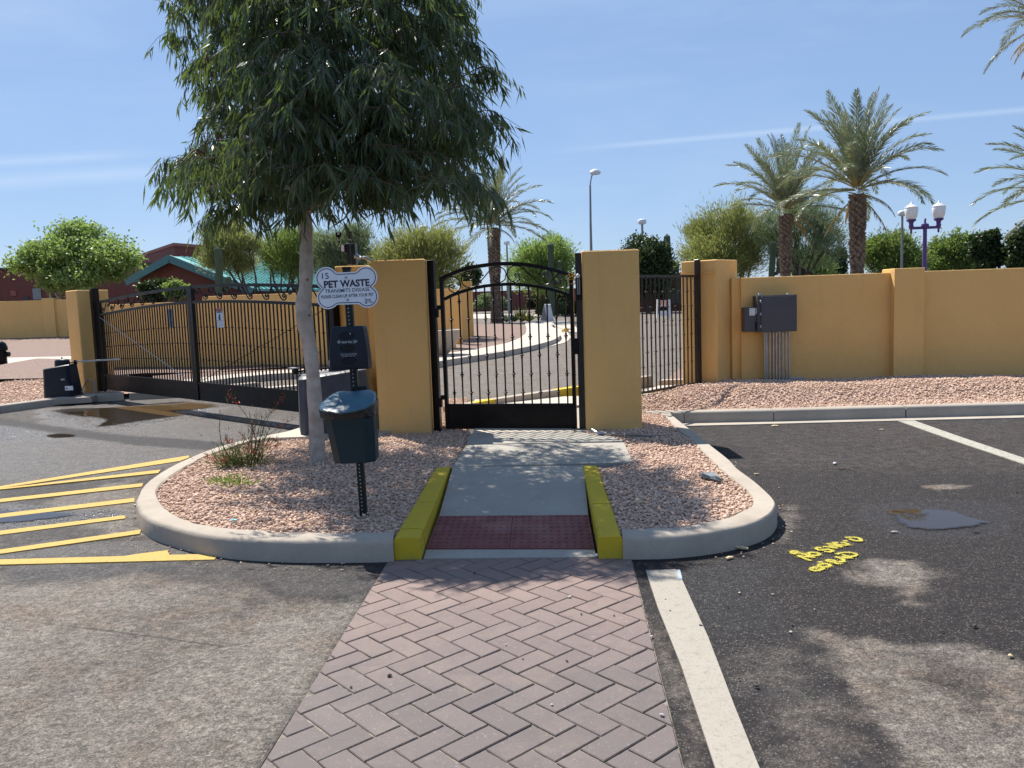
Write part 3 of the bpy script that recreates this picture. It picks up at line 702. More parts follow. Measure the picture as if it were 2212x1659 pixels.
# ---------------- ramp, tactile pad, slabs
A0, A1 = G(978, 1008, KZ), G(1260, 1005, KZ); B0, B1 = G(948, 1116, .05), G(1271, 1114, .05); C0, C1 = G(921, 1186, .012), G(1284, 1186, .012); D0, D1 = G(915, 1206, .004), G(1287, 1203, .004)
SM = MATS['slab_concrete']
def ribbon(name, quads, mat, thick=.1, kind='structure', parent=None):
    mb = MB(); vs = []
    for a, b in quads: vs += [a, b, b-Vector((0, 0, thick)), a-Vector((0, 0, thick))]
    fs = []
    for k in range(len(quads)-1):
        o_ = 4*k; fs += [(o_, o_+4, o_+5, o_+1), (o_+1, o_+5, o_+6, o_+2), (o_+2, o_+6, o_+7, o_+3), (o_+3, o_+7, o_+4, o_)]
    fs += [(0, 1, 2, 3), tuple(4*(len(quads)-1)+i for i in (3, 2, 1, 0))]
    return mb.add(vs, fs).build(name, mat, kind=kind, parent=parent)
gp = .004
def shr(a, b, t): return a.lerp(b, t)
ribbon('ramp', [(shr(A0, B0, .006), shr(A1, B1, .006)), (shr(A0, B0, .993), shr(A1, B1, .993))], SM)
ribbon('ramp_strip', [(shr(C0, D0, .05), shr(C1, D1, .05)), (D0, D1)], SM)
pad = MB()
pa = [B0, B1, C0, C1]
tp = thing('tactile_pad', 'dark red tactile pad of two tiles with raised domes at the foot of the ramp', 'tactile paving', tuple((B0+B1+C0+C1)/4))
up3 = Vector((0, 0, .006))
for s0, s1 in ((.0, .4985), (.5015, 1.)):
    q0, q1, q2, q3 = B0.lerp(B1, s0), B0.lerp(B1, s1), C0.lerp(C1, s0), C0.lerp(C1, s1)
    t_ = ribbon('tile', [(q0+up3, q1+up3), (q2+up3, q3+up3)], MATS['tactile_red'], .05, None, tp)
    dm = MB(); nx, ny = 11, 9
    nrmv = (B1-B0).cross(C0-B0).normalized(); nrmv = nrmv if nrmv.z > 0 else -nrmv
    for i in range(nx):
        for j in range(ny):
            u, v = (i+.5)/nx, (j+.5)/ny; c = q0.lerp(q1, u).lerp(q2.lerp(q3, u), v)+up3
            rings = [[c+Vector((math.cos(a)*r_, math.sin(a)*r_, 0))+nrmv*h_ for a in [2*math.pi*k/8 for k in range(8)]] for r_, h_ in ((.012, -.001), (.010, .004), (.006, .006))]
            dm.loft(rings)
    dm.build('dome', 'tactile_red', t_, smooth=True, kind='stuff')
Z7 = ZM(1120, 1040, 4.254)
def P7(x, y, z=KZ): return G(*Z7(x, y), z)
sheet('sidewalk', [v2(P7(*q_)) for q_ in ((232, 187), (1337, 168), (1480, 182), (1700, 205), (1852, 258), (1866, 273), (197, 300))], .13, SM, .1)
ribbon('sidewalk', [(P7(193, 308), P7(1870, 281)), (P7(52, 538), P7(1968, 492))], SM)
g_in = 12.35
tl, tr = P7(232, 182), P7(1337, 165)
ribbon('sidewalk', [(Vector((tl.x+.12, 10.7, .135)), Vector((tr.x+.02, 10.7, .135))), (tl+Vector((.03, .01, 0)), tr)], MATS['inner_concrete'])
ribbon('sidewalk', [(Vector((tl.x-.1, 12.3, .07)), Vector((2.4, 12.3, .07))), (Vector((tl.x-.1, 10.71, .13)), Vector((2.0, 10.71, .13)))], MATS['inner_concrete'])
ribbon('sidewalk', [(tr+Vector((.03, 1.9, .002)), tr+Vector((.35, 1.9, .002))), (tr+Vector((.02, .0, 0)), tr+Vector((.34, .02, 0)))], SM)
# yellow kerbs beside the ramp
YM = MATS['yellow_kerb_paint']
def block(name, T4, zb, mat, kind='structure', cuts=(0, 1)):
    a, b, c, d = T4                       # far-left, far-right, near-right, near-left on top
    for t0, t1 in zip(cuts, cuts[1:]):
        n_ = 5; rings = []
        for k in range(n_):
            t = t0+(t1-t0)*k/(n_-1); t = min(max(t, t0+.004), t1-.003); L_, R_2 = a.lerp(d, t), b.lerp(c, t); u = (R_2-L_).normalized()
            w_ = random.uniform(-.002, .002)
            rings.append([(L_.x, L_.y, zb), (L_.x, L_.y, L_.z-.012), (L_.x+u.x*.012, L_.y+u.y*.012, L_.z+w_), (R_2.x-u.x*.012, R_2.y-u.y*.012, R_2.z+w_), (R_2.x+w_, R_2.y, R_2.z-.012), (R_2.x+u.x*.01, R_2.y, zb)])
        MB().loft(rings).build(name, mat, kind=kind, smooth=True)
yl = (G(941, 1010.3, KZ), G(972.5, 1008, KZ), G(905, 1162, KZ), G(849.5, 1163.5, KZ))
yr = (G(1258, 1005, KZ), G(1290.5, 1005, KZ), G(1344.5, 1159.5, KZ), G(1293, 1161, KZ))
block('yellow_kerb', yl, -.03, YM, cuts=(0, .58, .9, 1)); block('yellow_kerb', yr, -.03, YM, cuts=(0, .12, .62, .9, 1))

# ---------------- painted lines
def line(name, pts4, mat, label, group=None, z=.004, closed=None):
    P = ccw(polyD(pts4)); o = MB().prism(P, z-.02, z).build(name, mat)
    return tag(o, label, 'road marking', group)
Z6 = ZM(0, 960, 3.072)
def h6(*p): return [Z6(*q_) for q_ in p]
OG = 'orange hatch lines left of the island'
line('painted_line', h6((-300, 868), (0, 788), (1450, 551), (1455, 566), (1380, 594), (700, 697), (0, 804), (-300, 850)), 'orange_line_paint', 'orange hatch line farthest from the camera, tapering to the island kerb', OG)
line('painted_line', h6((-300, 876), (0, 806), (1235, 662), (1215, 688), (0, 815)), 'orange_line_paint', 'orange hatch line second from the back, meeting the farthest one at its left end', OG, .0065)
line('painted_line', h6((-300, 924), (0, 886), (1100, 764), (1090, 790), (0, 911), (-300, 950)), 'orange_line_paint', 'orange hatch line third from the back, ending at the kerb beside a dry tan patch', OG)
line('painted_line', h6((-300, 1038), (0, 1001), (1035, 878), (1030, 908), (0, 1030), (-300, 1072)), 'orange_line_paint', 'orange hatch line just behind the long wet patch', OG)
line('painted_line', h6((-300, 1175), (0, 1131), (955, 1012), (965, 1035), (0, 1162), (-300, 1210)), 'orange_line_paint', 'orange hatch line just in front of the long wet patch, stopping short of the kerb', OG)
line('painted_line', h6((-300, 1335), (0, 1276), (1085, 1122), (1072, 1154), (0, 1308), (-300, 1372)), 'orange_line_paint', 'thick orange hatch line next behind the arrow shaped one', OG)
line('painted_line', h6((-300, 1372), (0, 1352), (950, 1326), (1050, 1310), (1285, 1281), (1300, 1316), (1690, 1308), (1645, 1352), (0, 1391), (-300, 1412)), 'orange_line_paint', 'nearest orange line with an arrow shaped wedge painted on it', OG)
line('painted_line', [(1395, 1233), (1460, 1231), (1472, 1250), (1530, 1378), (1588, 1530), (1640, 1659), (1700, 1800), (1596, 1800), (1545, 1659), (1472, 1440), (1420, 1310)], 'white_line_paint', 'broad worn white stripe running beside the brick path')
line('chalk_mark', [(1462, 1233), (1469, 1233), (1474, 1252), (1466, 1254)], 'chalk_blue', 'small pale blue smear at the far corner of the broad white stripe', z=.0062)
line('painted_line', [(1938, 909), (1972, 908), (2080, 946), (2212, 990), (2400, 1054), (2400, 1070), (2212, 1003), (2060, 952)], 'thin_line_paint', 'thin grey white parking bay line running to the far kerb')
# sprayed utility mark  (reads NO SWG-O over 00'RAD)
Zs = ZM(1960, 1320, 9.217)
strokes = [[(330, 560), (250, 530), (180, 545), (185, 585), (250, 595), (300, 570), (350, 575), (450, 600)], [(620, 740), (560, 735), (330, 640), (460, 655), (690, 680), (560, 640), (420, 590)],
 [(540, 580), (640, 565), (760, 575), (820, 610), (740, 635), (620, 625), (540, 590)],
 [(860, 460), (770, 455), (745, 480), (830, 515), (960, 495), (1060, 500), (1120, 530), (1050, 552), (930, 540)],
 [(900, 430), (1020, 440), (1200, 465), (1060, 415), (1180, 420), (1320, 435), (1160, 385), (980, 365)],
 [(1250, 345), (1150, 335), (1180, 365), (1330, 395), (1450, 395), (1500, 380), (1400, 345), (1310, 345)], [(1370, 300), (1470, 300)],
 [(1420, 225), (1520, 215), (1700, 225), (1780, 290), (1640, 295), (1500, 250)],
 [(620, 945), (700, 905), (850, 900), (900, 935), (780, 980), (680, 985), (610, 955)], [(700, 930), (790, 925)],
 [(780, 855), (880, 830), (1010, 830), (1060, 870), (980, 900), (860, 890), (780, 860)], [(790, 785), (900, 790)],
 [(1320, 820), (1230, 820), (1130, 790), (1000, 770), (1010, 740), (1120, 745), (1230, 780), (1420, 765)], [(1180, 665), (1280, 690), (1400, 750), (1330, 700), (1540, 690), (1400, 670), (1320, 665)],
 [(1210, 605), (1340, 570), (1560, 570), (1680, 620), (1540, 660), (1400, 630), (1330, 615)]]
gm = MB(); rr_ = random.Random(3); rr_g = random.Random(4)
for s_ in strokes:
    P = cr([G(*Zs(*p), 0) for p in s_], 5); n = len(P); wd = .0105; Lf, Rt = [], []
    for i, p in enumerate(P):
        t = (P[min(i+1, n-1)]-P[max(i-1, 0)]); t.normalize(); nn = Vector((-t.y, t.x, 0))*wd*rr_.uniform(.8, 1.25); Lf.append(p+nn); Rt.append(p-nn)
    gm.add([(v.x, v.y, .0012+.0001*rr_.random()) for v in Lf+Rt], [(n+i, n+i+1, i+1, i) for i in range(n-1)])
    for i in range(len(P)*6):
        p = rr_g.choice(P)+Vector((rr_g.gauss(0, .014), rr_g.gauss(0, .014), .0014)); r_ = rr_g.uniform(.001, .003)
        gm.add([(p.x+r_*math.cos(a), p.y+r_*math.sin(a), p.z) for a in (0, 1.57, 3.14, 4.71)], [(0, 1, 2, 3)])
tag(gm.build('spray_marking', 'marking_yellow_paint'), 'yellow sprayed utility lettering in two lines on the dark asphalt', 'spray marking')

# ---------------- gravel beds
def mound(x, y):
    return .095
def grid_bed(name, poly, zf, mat, step=.12):
    P = ccw(poly); xs = [p[0] for p in P]; ysx = [p[1] for p in P]
    gx = np.arange(min(xs)-step, max(xs)+step, step); gy = np.arange(min(ysx)-step, max(ysx)+step, step)
    XX, YY = np.meshgrid(gx, gy); sd = sdpoly(XX, YY, P); n = XX.shape[1]
    # snap outside vertices onto the outline
    Pn = np.array(P); keepv = sd > -step*1.5
    for i, j in zip(*np.where((sd < 0) & keepv)):
        x, y = XX[i, j], YY[i, j]; best = None
        for k in range(len(P)):
            a, b = Pn[k-1], Pn[k]; e = b-a; t = np.clip(((x-a[0])*e[0]+(y-a[1])*e[1])/(e@e+1e-12), 0, 1); q_ = a+t*e; d_ = (q_[0]-x)**2+(q_[1]-y)**2
            if best is None or d_ < best[0]: best = (d_, q_[0], q_[1])
        XX[i, j], YY[i, j] = best[1], best[2]
    vs = [(float(a), float(b), zf(float(a), float(b))) for a, b in zip(XX.ravel(), YY.ravel())]; fs = []
    for i in range(XX.shape[0]-1):
        for j in range(n-1):
            if keepv[i, j] and keepv[i, j+1] and keepv[i+1, j] and keepv[i+1, j+1]:
                if (sd[i, j] > 0) or (sd[i+1, j+1] > 0) or (sd[i, j+1] > 0) or (sd[i+1, j] > 0): fs.append((i*n+j, i*n+j+1, (i+1)*n+j+1, (i+1)*n+j))
    return MB().add(vs, fs).build(name, mat, kind='structure', smooth=True)
ICO_V, ICO_F = [], []
_t = (1+5**.5)/2
ICO_V = np.array([(-1, _t, 0), (1, _t, 0), (-1, -_t, 0), (1, -_t, 0), (0, -1, _t), (0, 1, _t), (0, -1, -_t), (0, 1, -_t), (_t, 0, -1), (_t, 0, 1), (-_t, 0, -1), (-_t, 0, 1)]); ICO_V /= np.linalg.norm(ICO_V[0])
ICO_F = np.array([(0, 11, 5), (0, 5, 1), (0, 1, 7), (0, 7, 10), (0, 10, 11), (1, 5, 9), (5, 11, 4), (11, 10, 2), (10, 7, 6), (7, 1, 8), (3, 9, 4), (3, 4, 2), (3, 2, 6), (3, 6, 8), (3, 8, 9), (4, 9, 5), (2, 4, 11), (6, 2, 10), (8, 6, 7), (9, 8, 1)])
OCT_V = np.array([(1, 0, 0), (0, 1, 0), (-1, 0, 0), (0, -1, 0), (0, 0, 1), (0, 0, -1)], float); OCT_F = np.array([(0, 1, 4), (1, 2, 4), (2, 3, 4), (3, 0, 4), (1, 0, 5), (2, 1, 5), (3, 2, 5), (0, 3, 5)])
def pebbles(name, poly, zf, dens, s0, s1, mat, lo_poly=False, excl=None):
    P = ccw(poly); xs = [p[0] for p in P]; yy = [p[1] for p in P]
    n = int((max(xs)-min(xs))*(max(yy)-min(yy))*dens)
    x = RNG.uniform(min(xs), max(xs), n); y = RNG.uniform(min(yy), max(yy), n); k = sdpoly(x, y, P) > .004
    if excl:
        for e in excl: k &= sdpoly(x, y, e) < 0
    x, y = x[k], y[k]; n = len(x)
    z = np.array([zf(float(a), float(b)) for a, b in zip(x, y)])
    s = RNG.uniform(0, 1, n)**1.8*(s1-s0)+s0
    V0, F0 = (OCT_V, OCT_F) if lo_poly else (ICO_V, ICO_F)
    m_ = len(V0); V = np.repeat(V0[None], n, 0)*(1+RNG.uniform(-.22, .22, (n, m_, 1)))
    V = V*np.stack([RNG.uniform(.8, 1.35, n), RNG.uniform(.7, 1.0, n), RNG.uniform(.45, .8, n)], -1)[:, None, :]
    a = RNG.uniform(0, 6.283, n); b = RNG.normal(0, .45, n); ca_, sa_, cb, sb = np.cos(a), np.sin(a), np.cos(b), np.sin(b)
    Rz = np.zeros((n, 3, 3)); Rz[:, 0, 0] = ca_; Rz[:, 0, 1] = -sa_; Rz[:, 1, 0] = sa_; Rz[:, 1, 1] = ca_; Rz[:, 2, 2] = 1
    Rx = np.zeros((n, 3, 3)); Rx[:, 0, 0] = 1; Rx[:, 1, 1] = cb; Rx[:, 1, 2] = -sb; Rx[:, 2, 1] = sb; Rx[:, 2, 2] = cb
    V = np.einsum('nij,nkj->nki', Rz@Rx, V)*s[:, None, None]*.5
    V += np.stack([x, y, z+s*.12+RNG.uniform(-.2, .35, n)*s], -1)[:, None, :]
    fc = (F0[None]+(np.arange(n)*m_)[:, None, None]).reshape(-1, 3)
    me = bpy.data.meshes.new(name); me.vertices.add(n*m_); me.vertices.foreach_set('co', V.ravel()); me.loops.add(fc.size); me.loops.foreach_set('vertex_index', fc.ravel().astype(np.int32))
    me.polygons.add(len(fc)); me.polygons.foreach_set('loop_start', np.arange(0, fc.size, 3, dtype=np.int32)); me.update(calc_edges=True)
    at_ = me.attributes.new('rnd', 'FLOAT', 'FACE'); at_.data.foreach_set('value', np.repeat(RNG.uniform(0, 1, n)**1.0, len(F0)).astype(np.float32))
    me.materials.append(MATS[mat]); o = bpy.data.objects.new(name, me); C.objects.link(o); o['kind'] = 'stuff'
    print(name, n, len(fc)); return o
def v2(v): return (v.x, v.y)
# left island
LB = [v2(p) for p in li]+[v2(yl[3]), v2(yl[0]), v2(P7(52, 538)), v2(P7(232, 182)), (-.66, 10.7), (-.68, 12.3), (-1.9, 12.3), (-2.3, 11.2), (-2.75, 10.55)]
def zl(x, y):
    c = math.exp(-((x+1.7)**2/2.2+(y-7.1)**2/3.5)); return .085+.045*c+.008*math.sin(x*3.1+y*2.3)
grid_bed('gravel_bed', LB, lambda x, y: zl(x, y)-.004, 'gravel_soil')
pebbles('gravel', LB, zl, 3600, .011, .033, 'gravel_stone')
# right island, running into the bed along the wall
RB = [v2(yr[1]), v2(yr[2])]+[v2(p) for p in ri]+[v2(G(1421, 889, .13)), (kb[0].x-.12, kb[0].y+.17)]+[v2(kb[i]+kn*.165) for i in (1, 2)]+[v2(kz[-1]+kn*.165), (13.5, 12.0), (3.0, 12.2), (2.4, 11.9), (1.3, 10.4), (.95, 9.3), (.80, 8.9), v2(P7(1440, 176)), v2(P7(1852, 256)), v2(P7(1968, 492)), v2(P7(1600, 545))]
def zr(x, y):
    t = min(1, max(0, (y-9.95)/.75)); t = t*t*(3-2*t); back = min(1, max(0, (y-10.9)/1.0))
    fx = .085+.09*max(0, min(1, (x-1.9)/1.2)); fx -= .05*max(0, min(1, (x-5.2)/2))
    return .115+t*fx-back*.05*min(1, max(0, (x-2)))+.016*math.sin(x*2.1+1)*t+.008*math.sin(x*5+y*4)
grid_bed('gravel_bed', RB, lambda x, y: zr(x, y)-.004, 'gravel_soil')
cb_ = [(13.5, 9.0), (13.5, 13), (9.5, 13), (9.5, 9.0)]
pebbles('gravel', RB, zr, 3600, .011, .033, 'gravel_stone', excl=[cb_, [(-2, 9.9), (20, 9.9), (20, 14), (-2, 14)]])
pebbles('gravel', RB, zr, 1900, .018, .042, 'gravel_stone', True, excl=[cb_, [(-3, 0), (20, 0), (20, 9.9), (-3, 9.9)]])
ob_ = [v2(p) for p in lo[14:]]; orr = [v2(p) for p in ro[:44]]
def ring_(P, d_): return P+[(x+(0 if 0 else 0), y) for x, y in P]
for nm, P in (('l', lo), ('r', ro)):
    pts_ = []
    for q_ in range(150):
        a_ = P[random.randrange(6, len(P)-3)]; an_ = random.uniform(0, 6.28); rr0 = abs(random.gauss(0, .10))+.02
        cxx = (-1.6 if nm == 'l' else .9); dv = Vector((a_.x-cxx, a_.y-6.3)).normalized(); pts_.append((a_.x+dv.x*rr0+random.gauss(0, .03), a_.y+dv.y*rr0+random.gauss(0, .03)))
    mbp = MB()
    for x, y in pts_:
        if PAV[1][0] < x < PAV[2][0]+.25 and y < 4.7: continue
        sz = random.uniform(.003, .010); V_ = OCT_V*np.array([1, .8, .6])*sz; mbp.add([(x+v_[0], y+v_[1], sz*.4+v_[2]) for v_ in V_], [tuple(f_) for f_ in OCT_F], random.random())
    mbp.build('grit', 'gravel_stone', kind='stuff')
# ================================================================ WALLS AND COLUMNS
def column(name, label, cx, cy, wx_, wy_, z0, z1, rz=0, led=None, cat='column', group=None):
    t = thing(name, label, cat, (cx, cy, z0), group)
    mb = MB().box((cx, cy, (z0+z1)/2), (wx_, wy_, z1-z0), rz, .012); mb.build('shaft', STUC, t)
    if led:
        MB().box((cx, cy, z1-led/2+.001), (wx_+.03, wy_+.03, led), rz, .008).build('cap', STUC, t)
    return t
column('stucco_column', 'tan stucco column left of the pedestrian gate, behind the bone shaped sign', -1.21, 9.29, .59, .62, .02, 2.03)
column('stucco_column', 'tan stucco column right of the pedestrian gate with a conduit at its foot', 1.08, 8.88, .60, .58, .02, 2.03)
column('stucco_column', 'tan stucco pillar half hidden behind the bone shaped sign and black dispenser', -1.93, 10.35, .42, .5, .02, 2.04)
A43 = math.radians(-43.1); U43 = Vector((math.cos(A43), math.sin(A43), 0)); N43 = Vector((math.sin(A43), -math.cos(A43), 0))
Cn = G(184, 855, .055); cc = Cn-(U43+N43)*.285
column('stucco_column', 'tan stucco column at the far left end of the driveway gate beside the operator box', cc.x, cc.y, .57, .57, .0, 2.04, A43)
# short wall tying left column to pillar
o = MB().box((-1.585, 10.05, .95), (.16, .9, 1.9), 0, .006).build('stucco_wall', STUC); tag(o, 'short tan wall between the sign pillar and the column left of the pedestrian gate', 'wall')
Cp = Vector((3.02, 11.85, 0)); A45 = math.radians(45); e45 = Vector((math.cos(A45), math.sin(A45), 0)); f45 = Vector((-math.sin(A45), math.cos(A45), 0))
cc = Cp+(e45+f45)*.30
t = column('stucco_column', 'tan corner column where the barred panel meets the long right wall, ledge near its top', cc.x, cc.y, .60, .60, .0, 2.045, A45)
lc = Cp+f45*.15-e45*.008; MB().box((lc.x+f45.x*.15, lc.y+f45.y*.15, 1.86), (.03, .6, .02), A45).build('ledge', STUC, t)
cc = Vector((3.37, 12.16, 0)); MB().box((cc.x, cc.y, .9), (.14, .2, 1.74), 0, .006).build('return', STUC, t)
wt_ = thing('stucco_wall', 'long tan stucco wall behind the parking bays at right, carrying the grey electrical cabinet', 'wall', (4.5, 12.1, 0))
MB().prism([(3.42, 12.0), (5.62, 12.0), (5.62, 12.2), (3.42, 12.2)], 0, 1.77, .008).build('panel', STUC, wt_)
MB().prism([(5.62, 11.87), (6.06, 11.87), (6.06, 12.27), (5.62, 12.27)], 0, 1.825, .008).build('pilaster', STUC, wt_)
MB().prism([(6.06, 12.0), (9.9, 12.0), (9.9, 12.2), (6.06, 12.2)], 0, 1.775, .008).build('panel', STUC, wt_)
MB().prism([(9.9, 11.87), (10.3, 11.87), (10.3, 12.27), (9.9, 12.27)], 0, 1.825, .008).build('pilaster', STUC, wt_)
MB().prism([(10.3, 12.0), (14.5, 12.0), (14.5, 12.2), (10.3, 12.2)], 0, 1.775, .008).build('panel', STUC, wt_)
# wall seen through the driveway gate
wy = 19.6; xa, xb = YP(205, 650, 20.6).x, YP(760, 632, 19.4).x
def wallseg(t, p, q, z0, z1, th=.2, name='panel'):
    p, q = Vector(p), Vector(q); d = (q-p).normalized(); n = Vector((-d.y, d.x))*th
    MB().prism(ccw([tuple(p), tuple(q), tuple(q+n), tuple(p+n)]), z0, z1, .008).build(name, STUC, t)
iw = thing('stucco_wall', 'tan stucco wall inside the grounds seen through the bars of the driveway gate', 'wall', (-6, 19.6, 0))
wallseg(iw, (-10.5, 20.9), (-7.6, 20.3), 0, 1.84); wallseg(iw, (-7.6, 20.22), (-4.2, 19.7), 0, 1.95); wallseg(iw, (-4.2, 19.7), (-2.35, 19.3), 0, 1.9)
# wall and piers seen through the pedestrian gate at left
Z4 = ZM(1040, 600, 3.19)
iw2 = thing('stucco_wall', 'tan stepped wall with a taller end pier seen through the left of the pedestrian gate', 'wall', (-1.9, 24, 0))
def strip(x0, x1, yt, Y, th, name, zb=0.0):
    a, b = YP(*Z4(x0, yt), Y), YP(*Z4(x1, yt), Y)
    MB().prism([(a.x, Y), (b.x, Y), (b.x, Y+th), (a.x, Y+th)], zb, a.z, .008).build(name, STUC, iw2)
strip(60, 298, 395, 24.0, .2, 'panel'); strip(298, 352, 398, 26.2, .3, 'panel'); strip(352, 408, 402, 28.5, .4, 'panel'); strip(352, 442, 333, 30.5, .55, 'pier')
# far left wall
fl = thing('stucco_wall', 'distant tan stucco wall at far left with a gravel strip in front', 'wall', (-26, 39, .5))
yW = 39.; a = YP(-500, 650, yW); b = YP(108, 647.5, yW); c = YP(92, 645, yW); d = YP(118, 646, yW); e = YP(215, 648, yW)
zb_ = T(-25, yW)
MB().prism([(a.x, yW), (c.x-.0, yW), (c.x, yW+.3), (a.x, yW+.3)], zb_-.5, b.z, .01).build('panel', STUC, fl)
MB().prism([(c.x, yW-.12), (d.x, yW-.12), (d.x, yW+.4), (c.x, yW+.4)], zb_-.5, b.z+.08, .01).build('pilaster', STUC, fl)
MB().prism([(d.x, yW), (e.x, yW), (e.x, yW+.3), (d.x, yW+.3)], zb_-.5, b.z, .01).build('panel', STUC, fl)

# ================================================================ GATES
BM = MATS['black_metal']
def knuckle(mb, p, r=.0175):
    prof = [(.008, -.034), (.012, -.028), (.012, -.016), (.009, -.012), (.013, -.009), (r*1.35, -.003), (r*1.35, .004), (.013, .009), (.009, .012), (.012, .016), (.012, .026), (.008, .034)]
    mb.lathe(p, prof, 8)
def picket(name, par, base, d, s, z0, z1, ks, mat, w=.0145, kr=.0175):
    p = Vector((base[0]+d[0]*s, base[1]+d[1]*s, 0)); rz = math.atan2(d[1], d[0])
    mb = MB().box((p.x, p.y, (z0+z1)/2), (w, w, z1-z0), rz)
    for k in ks:
        if z0+.03 < k < z1-.03: knuckle(mb, (p.x, p.y, k), kr)
    return mb.build(name, mat, par)
def gpt(base, d, s, z, off=0): return Vector((base[0]+d[0]*s+d[1]*off, base[1]+d[1]*s-d[0]*off, z))
def rail(base, d, P, w, h, off=0):       # P list (s, z): flat ribbon rail
    rings = []
    for i, (s, z) in enumerate(P):
        a, b = P[max(i-1, 0)], P[min(i+1, len(P)-1)]; t = Vector((b[0]-a[0], b[1]-a[1])).normalized(); n = Vector((-t.y, t.x))*h/2
        rings.append([gpt(base, d, s-n.x, z-n.y, off-w/2), gpt(base, d, s-n.x, z-n.y, off+w/2), gpt(base, d, s+n.x, z+n.y, off+w/2), gpt(base, d, s+n.x, z+n.y, off-w/2)])
    return MB().loft(rings)
# ---- pedestrian gate
gb = G(948, 930, .1); ge = G(1254, 931, .1); gd = (ge-gb); gL = gd.length; gd = (gd.x/gL, gd.y/gL)
def post(name, label, base, d, s, z0, z1, w, mat, rz):
    t = thing(name, label, 'post', tuple(gpt(base, d, s, z0))); p = gpt(base, d, s, 0)
    MB().box((p.x, p.y, (z0+z1)/2), (w, w, z1-z0), rz, .005).build('shaft', mat, t)
    mb = MB(); mb.box((p.x, p.y, z1+.006), (w+.008, w+.008, .012), rz, .004); mb.build('cap', mat, t); return t
grz = math.atan2(gd[1], gd[0])
pl = post('gate_post', 'square black post at the hinge side, left of the pedestrian gate', gb, gd, -.008, .02, 2.005, .078, BM, grz)
pr = post('gate_post', 'square black latch post beside the right stucco column, holding the key box', gb, gd, 1.652, .02, 2.005, .072, MATS['bronze_metal'], grz)
pg = thing('pedestrian_gate', 'black iron pedestrian gate with arched top, scrolls and knuckled bars, standing closed', 'gate', tuple(gpt(gb, gd, .85, .1)))
def pz(x, y): return PH(Z4(x, y), gb, gd)
arch = [pz(x, y+11) for x, y in ((192, 303), (245, 276), (300, 254), (350, 234), (400, 219), (500, 198), (600, 184), (680, 179), (750, 178), (830, 181), (900, 189), (1000, 205), (1100, 228), (1200, 259), (1262, 282))]
arch2 = [pz(x, y+11) for x, y in ((228, 462), (290, 430), (350, 407), (450, 376), (550, 356), (650, 346), (720, 342), (780, 342), (900, 350), (1000, 365), (1100, 387), (1200, 418), (1245, 436))]
rail(gb, gd, arch, .04, .04).build('top_rail', BM, pg); rail(gb, gd, arch2, .036, .034).build('arched_rail', BM, pg)
sL, sR = .108, 1.566
def lerpz(A, s):
    for a, b in zip(A, A[1:]):
        if a[0] <= s <= b[0]: return a[1]+(b[1]-a[1])*(s-a[0])/(b[0]-a[0]+1e-9)
    return A[0][1] if s < A[0][0] else A[-1][1]
for s in (sL, sR): rail(gb, gd, [(s, .125), (s, lerpz(arch, s)+.01)], .042, .040).build('stile', BM, pg)
mb = MB(); q = [gpt(gb, gd, s, z, o_) for s, z, o_ in ((sL-.02, .12, -.012), (sR+.02, .12, -.012), (sR+.02, .12, .012), (sL-.02, .12, .012))]; q2 = [v+Vector((0, 0, .27)) for v in q]
mb.loft([q, q2]).build('kick_plate', BM, pg); rail(gb, gd, [(sL, .39), (sR, .39)], .042, .028).build('lower_rail', BM, pg)
for i in range(14):
    s = .204+i*(1.4915-.204)/13; ks = (.528, .938, 1.349) if i % 2 == 0 else (.732, 1.139, 1.547)
    picket('baluster', pg, gb, gd, s, .385, lerpz(arch2, s), ks, BM)
Z6b = ZM(1020, 560, 5.027)
def scroll(par, P, zm, base, d, r=.0065, off=0, mat=BM, name='scroll'):
    Q = cr([gpt(base, d, *PH(zm(*p), base, d), off) for p in P], 6)
    return MB().tube(Q, r, 6).build(name, mat, par, smooth=True)
SC = [[(437, 750), (455, 705), (500, 672), (560, 663), (625, 690), (663, 755), (645, 825), (590, 858), (535, 840), (512, 800), (530, 762), (562, 760), (583, 785), (575, 806), (558, 804), (550, 790)]]
def spiral(c, r0, r1, a0, a1, n=16, ky=1.0):
    return [(c[0]+(r0+(r1-r0)*t)*math.cos(a0+(a1-a0)*t), c[1]-ky*(r0+(r1-r0)*t)*math.sin(a0+(a1-a0)*t)) for t in [k/(n-1) for k in range(n)]]
pi = math.pi
# S scroll joining spirals at upper left and lower right
B1 = spiral((765, 680), 8, 62, pi*1.9, pi*-.05, 10)
SC.append([(790, 668), (772, 652), (752, 665), (752, 692), (775, 708), (805, 700), (824, 670), (815, 625), (775, 600), (735, 602), (690, 630), (668, 680), (680, 740), (720, 782), (775, 797), (835, 788), (885, 750), (960, 665), (1035, 575), (1080, 545), (1130, 536), (1185, 552), (1225, 600), (1230, 660), (1205, 710), (1150, 735), (1100, 722), (1075, 685), (1090, 645), (1125, 635), (1147, 655), (1145, 682), (1122, 690), (1108, 675)])
SC.append([(1362, 668), (1345, 662), (1342, 642), (1360, 625), (1388, 632), (1405, 665), (1392, 705), (1350, 728), (1298, 715), (1258, 675), (1245, 625), (1262, 570), (1305, 535), (1355, 525), (1410, 535), (1460, 570), (1540, 650), (1610, 715), (1665, 750), (1715, 762), (1770, 750), (1812, 705), (1820, 650), (1795, 595), (1745, 566), (1695, 568), (1660, 595), (1655, 635), (1680, 662), (1710, 660), (1725, 638), (1712, 620), (1695, 628)])
SC.append([(2058, 700), (2040, 660), (2000, 625), (1945, 612), (1885, 630), (1840, 680), (1828, 735), (1850, 785), (1900, 805), (1950, 800), (1985, 775), (1995, 738), (1975, 705), (1940, 700), (1915, 720), (1920, 750), (1945, 755), (1955, 740)])
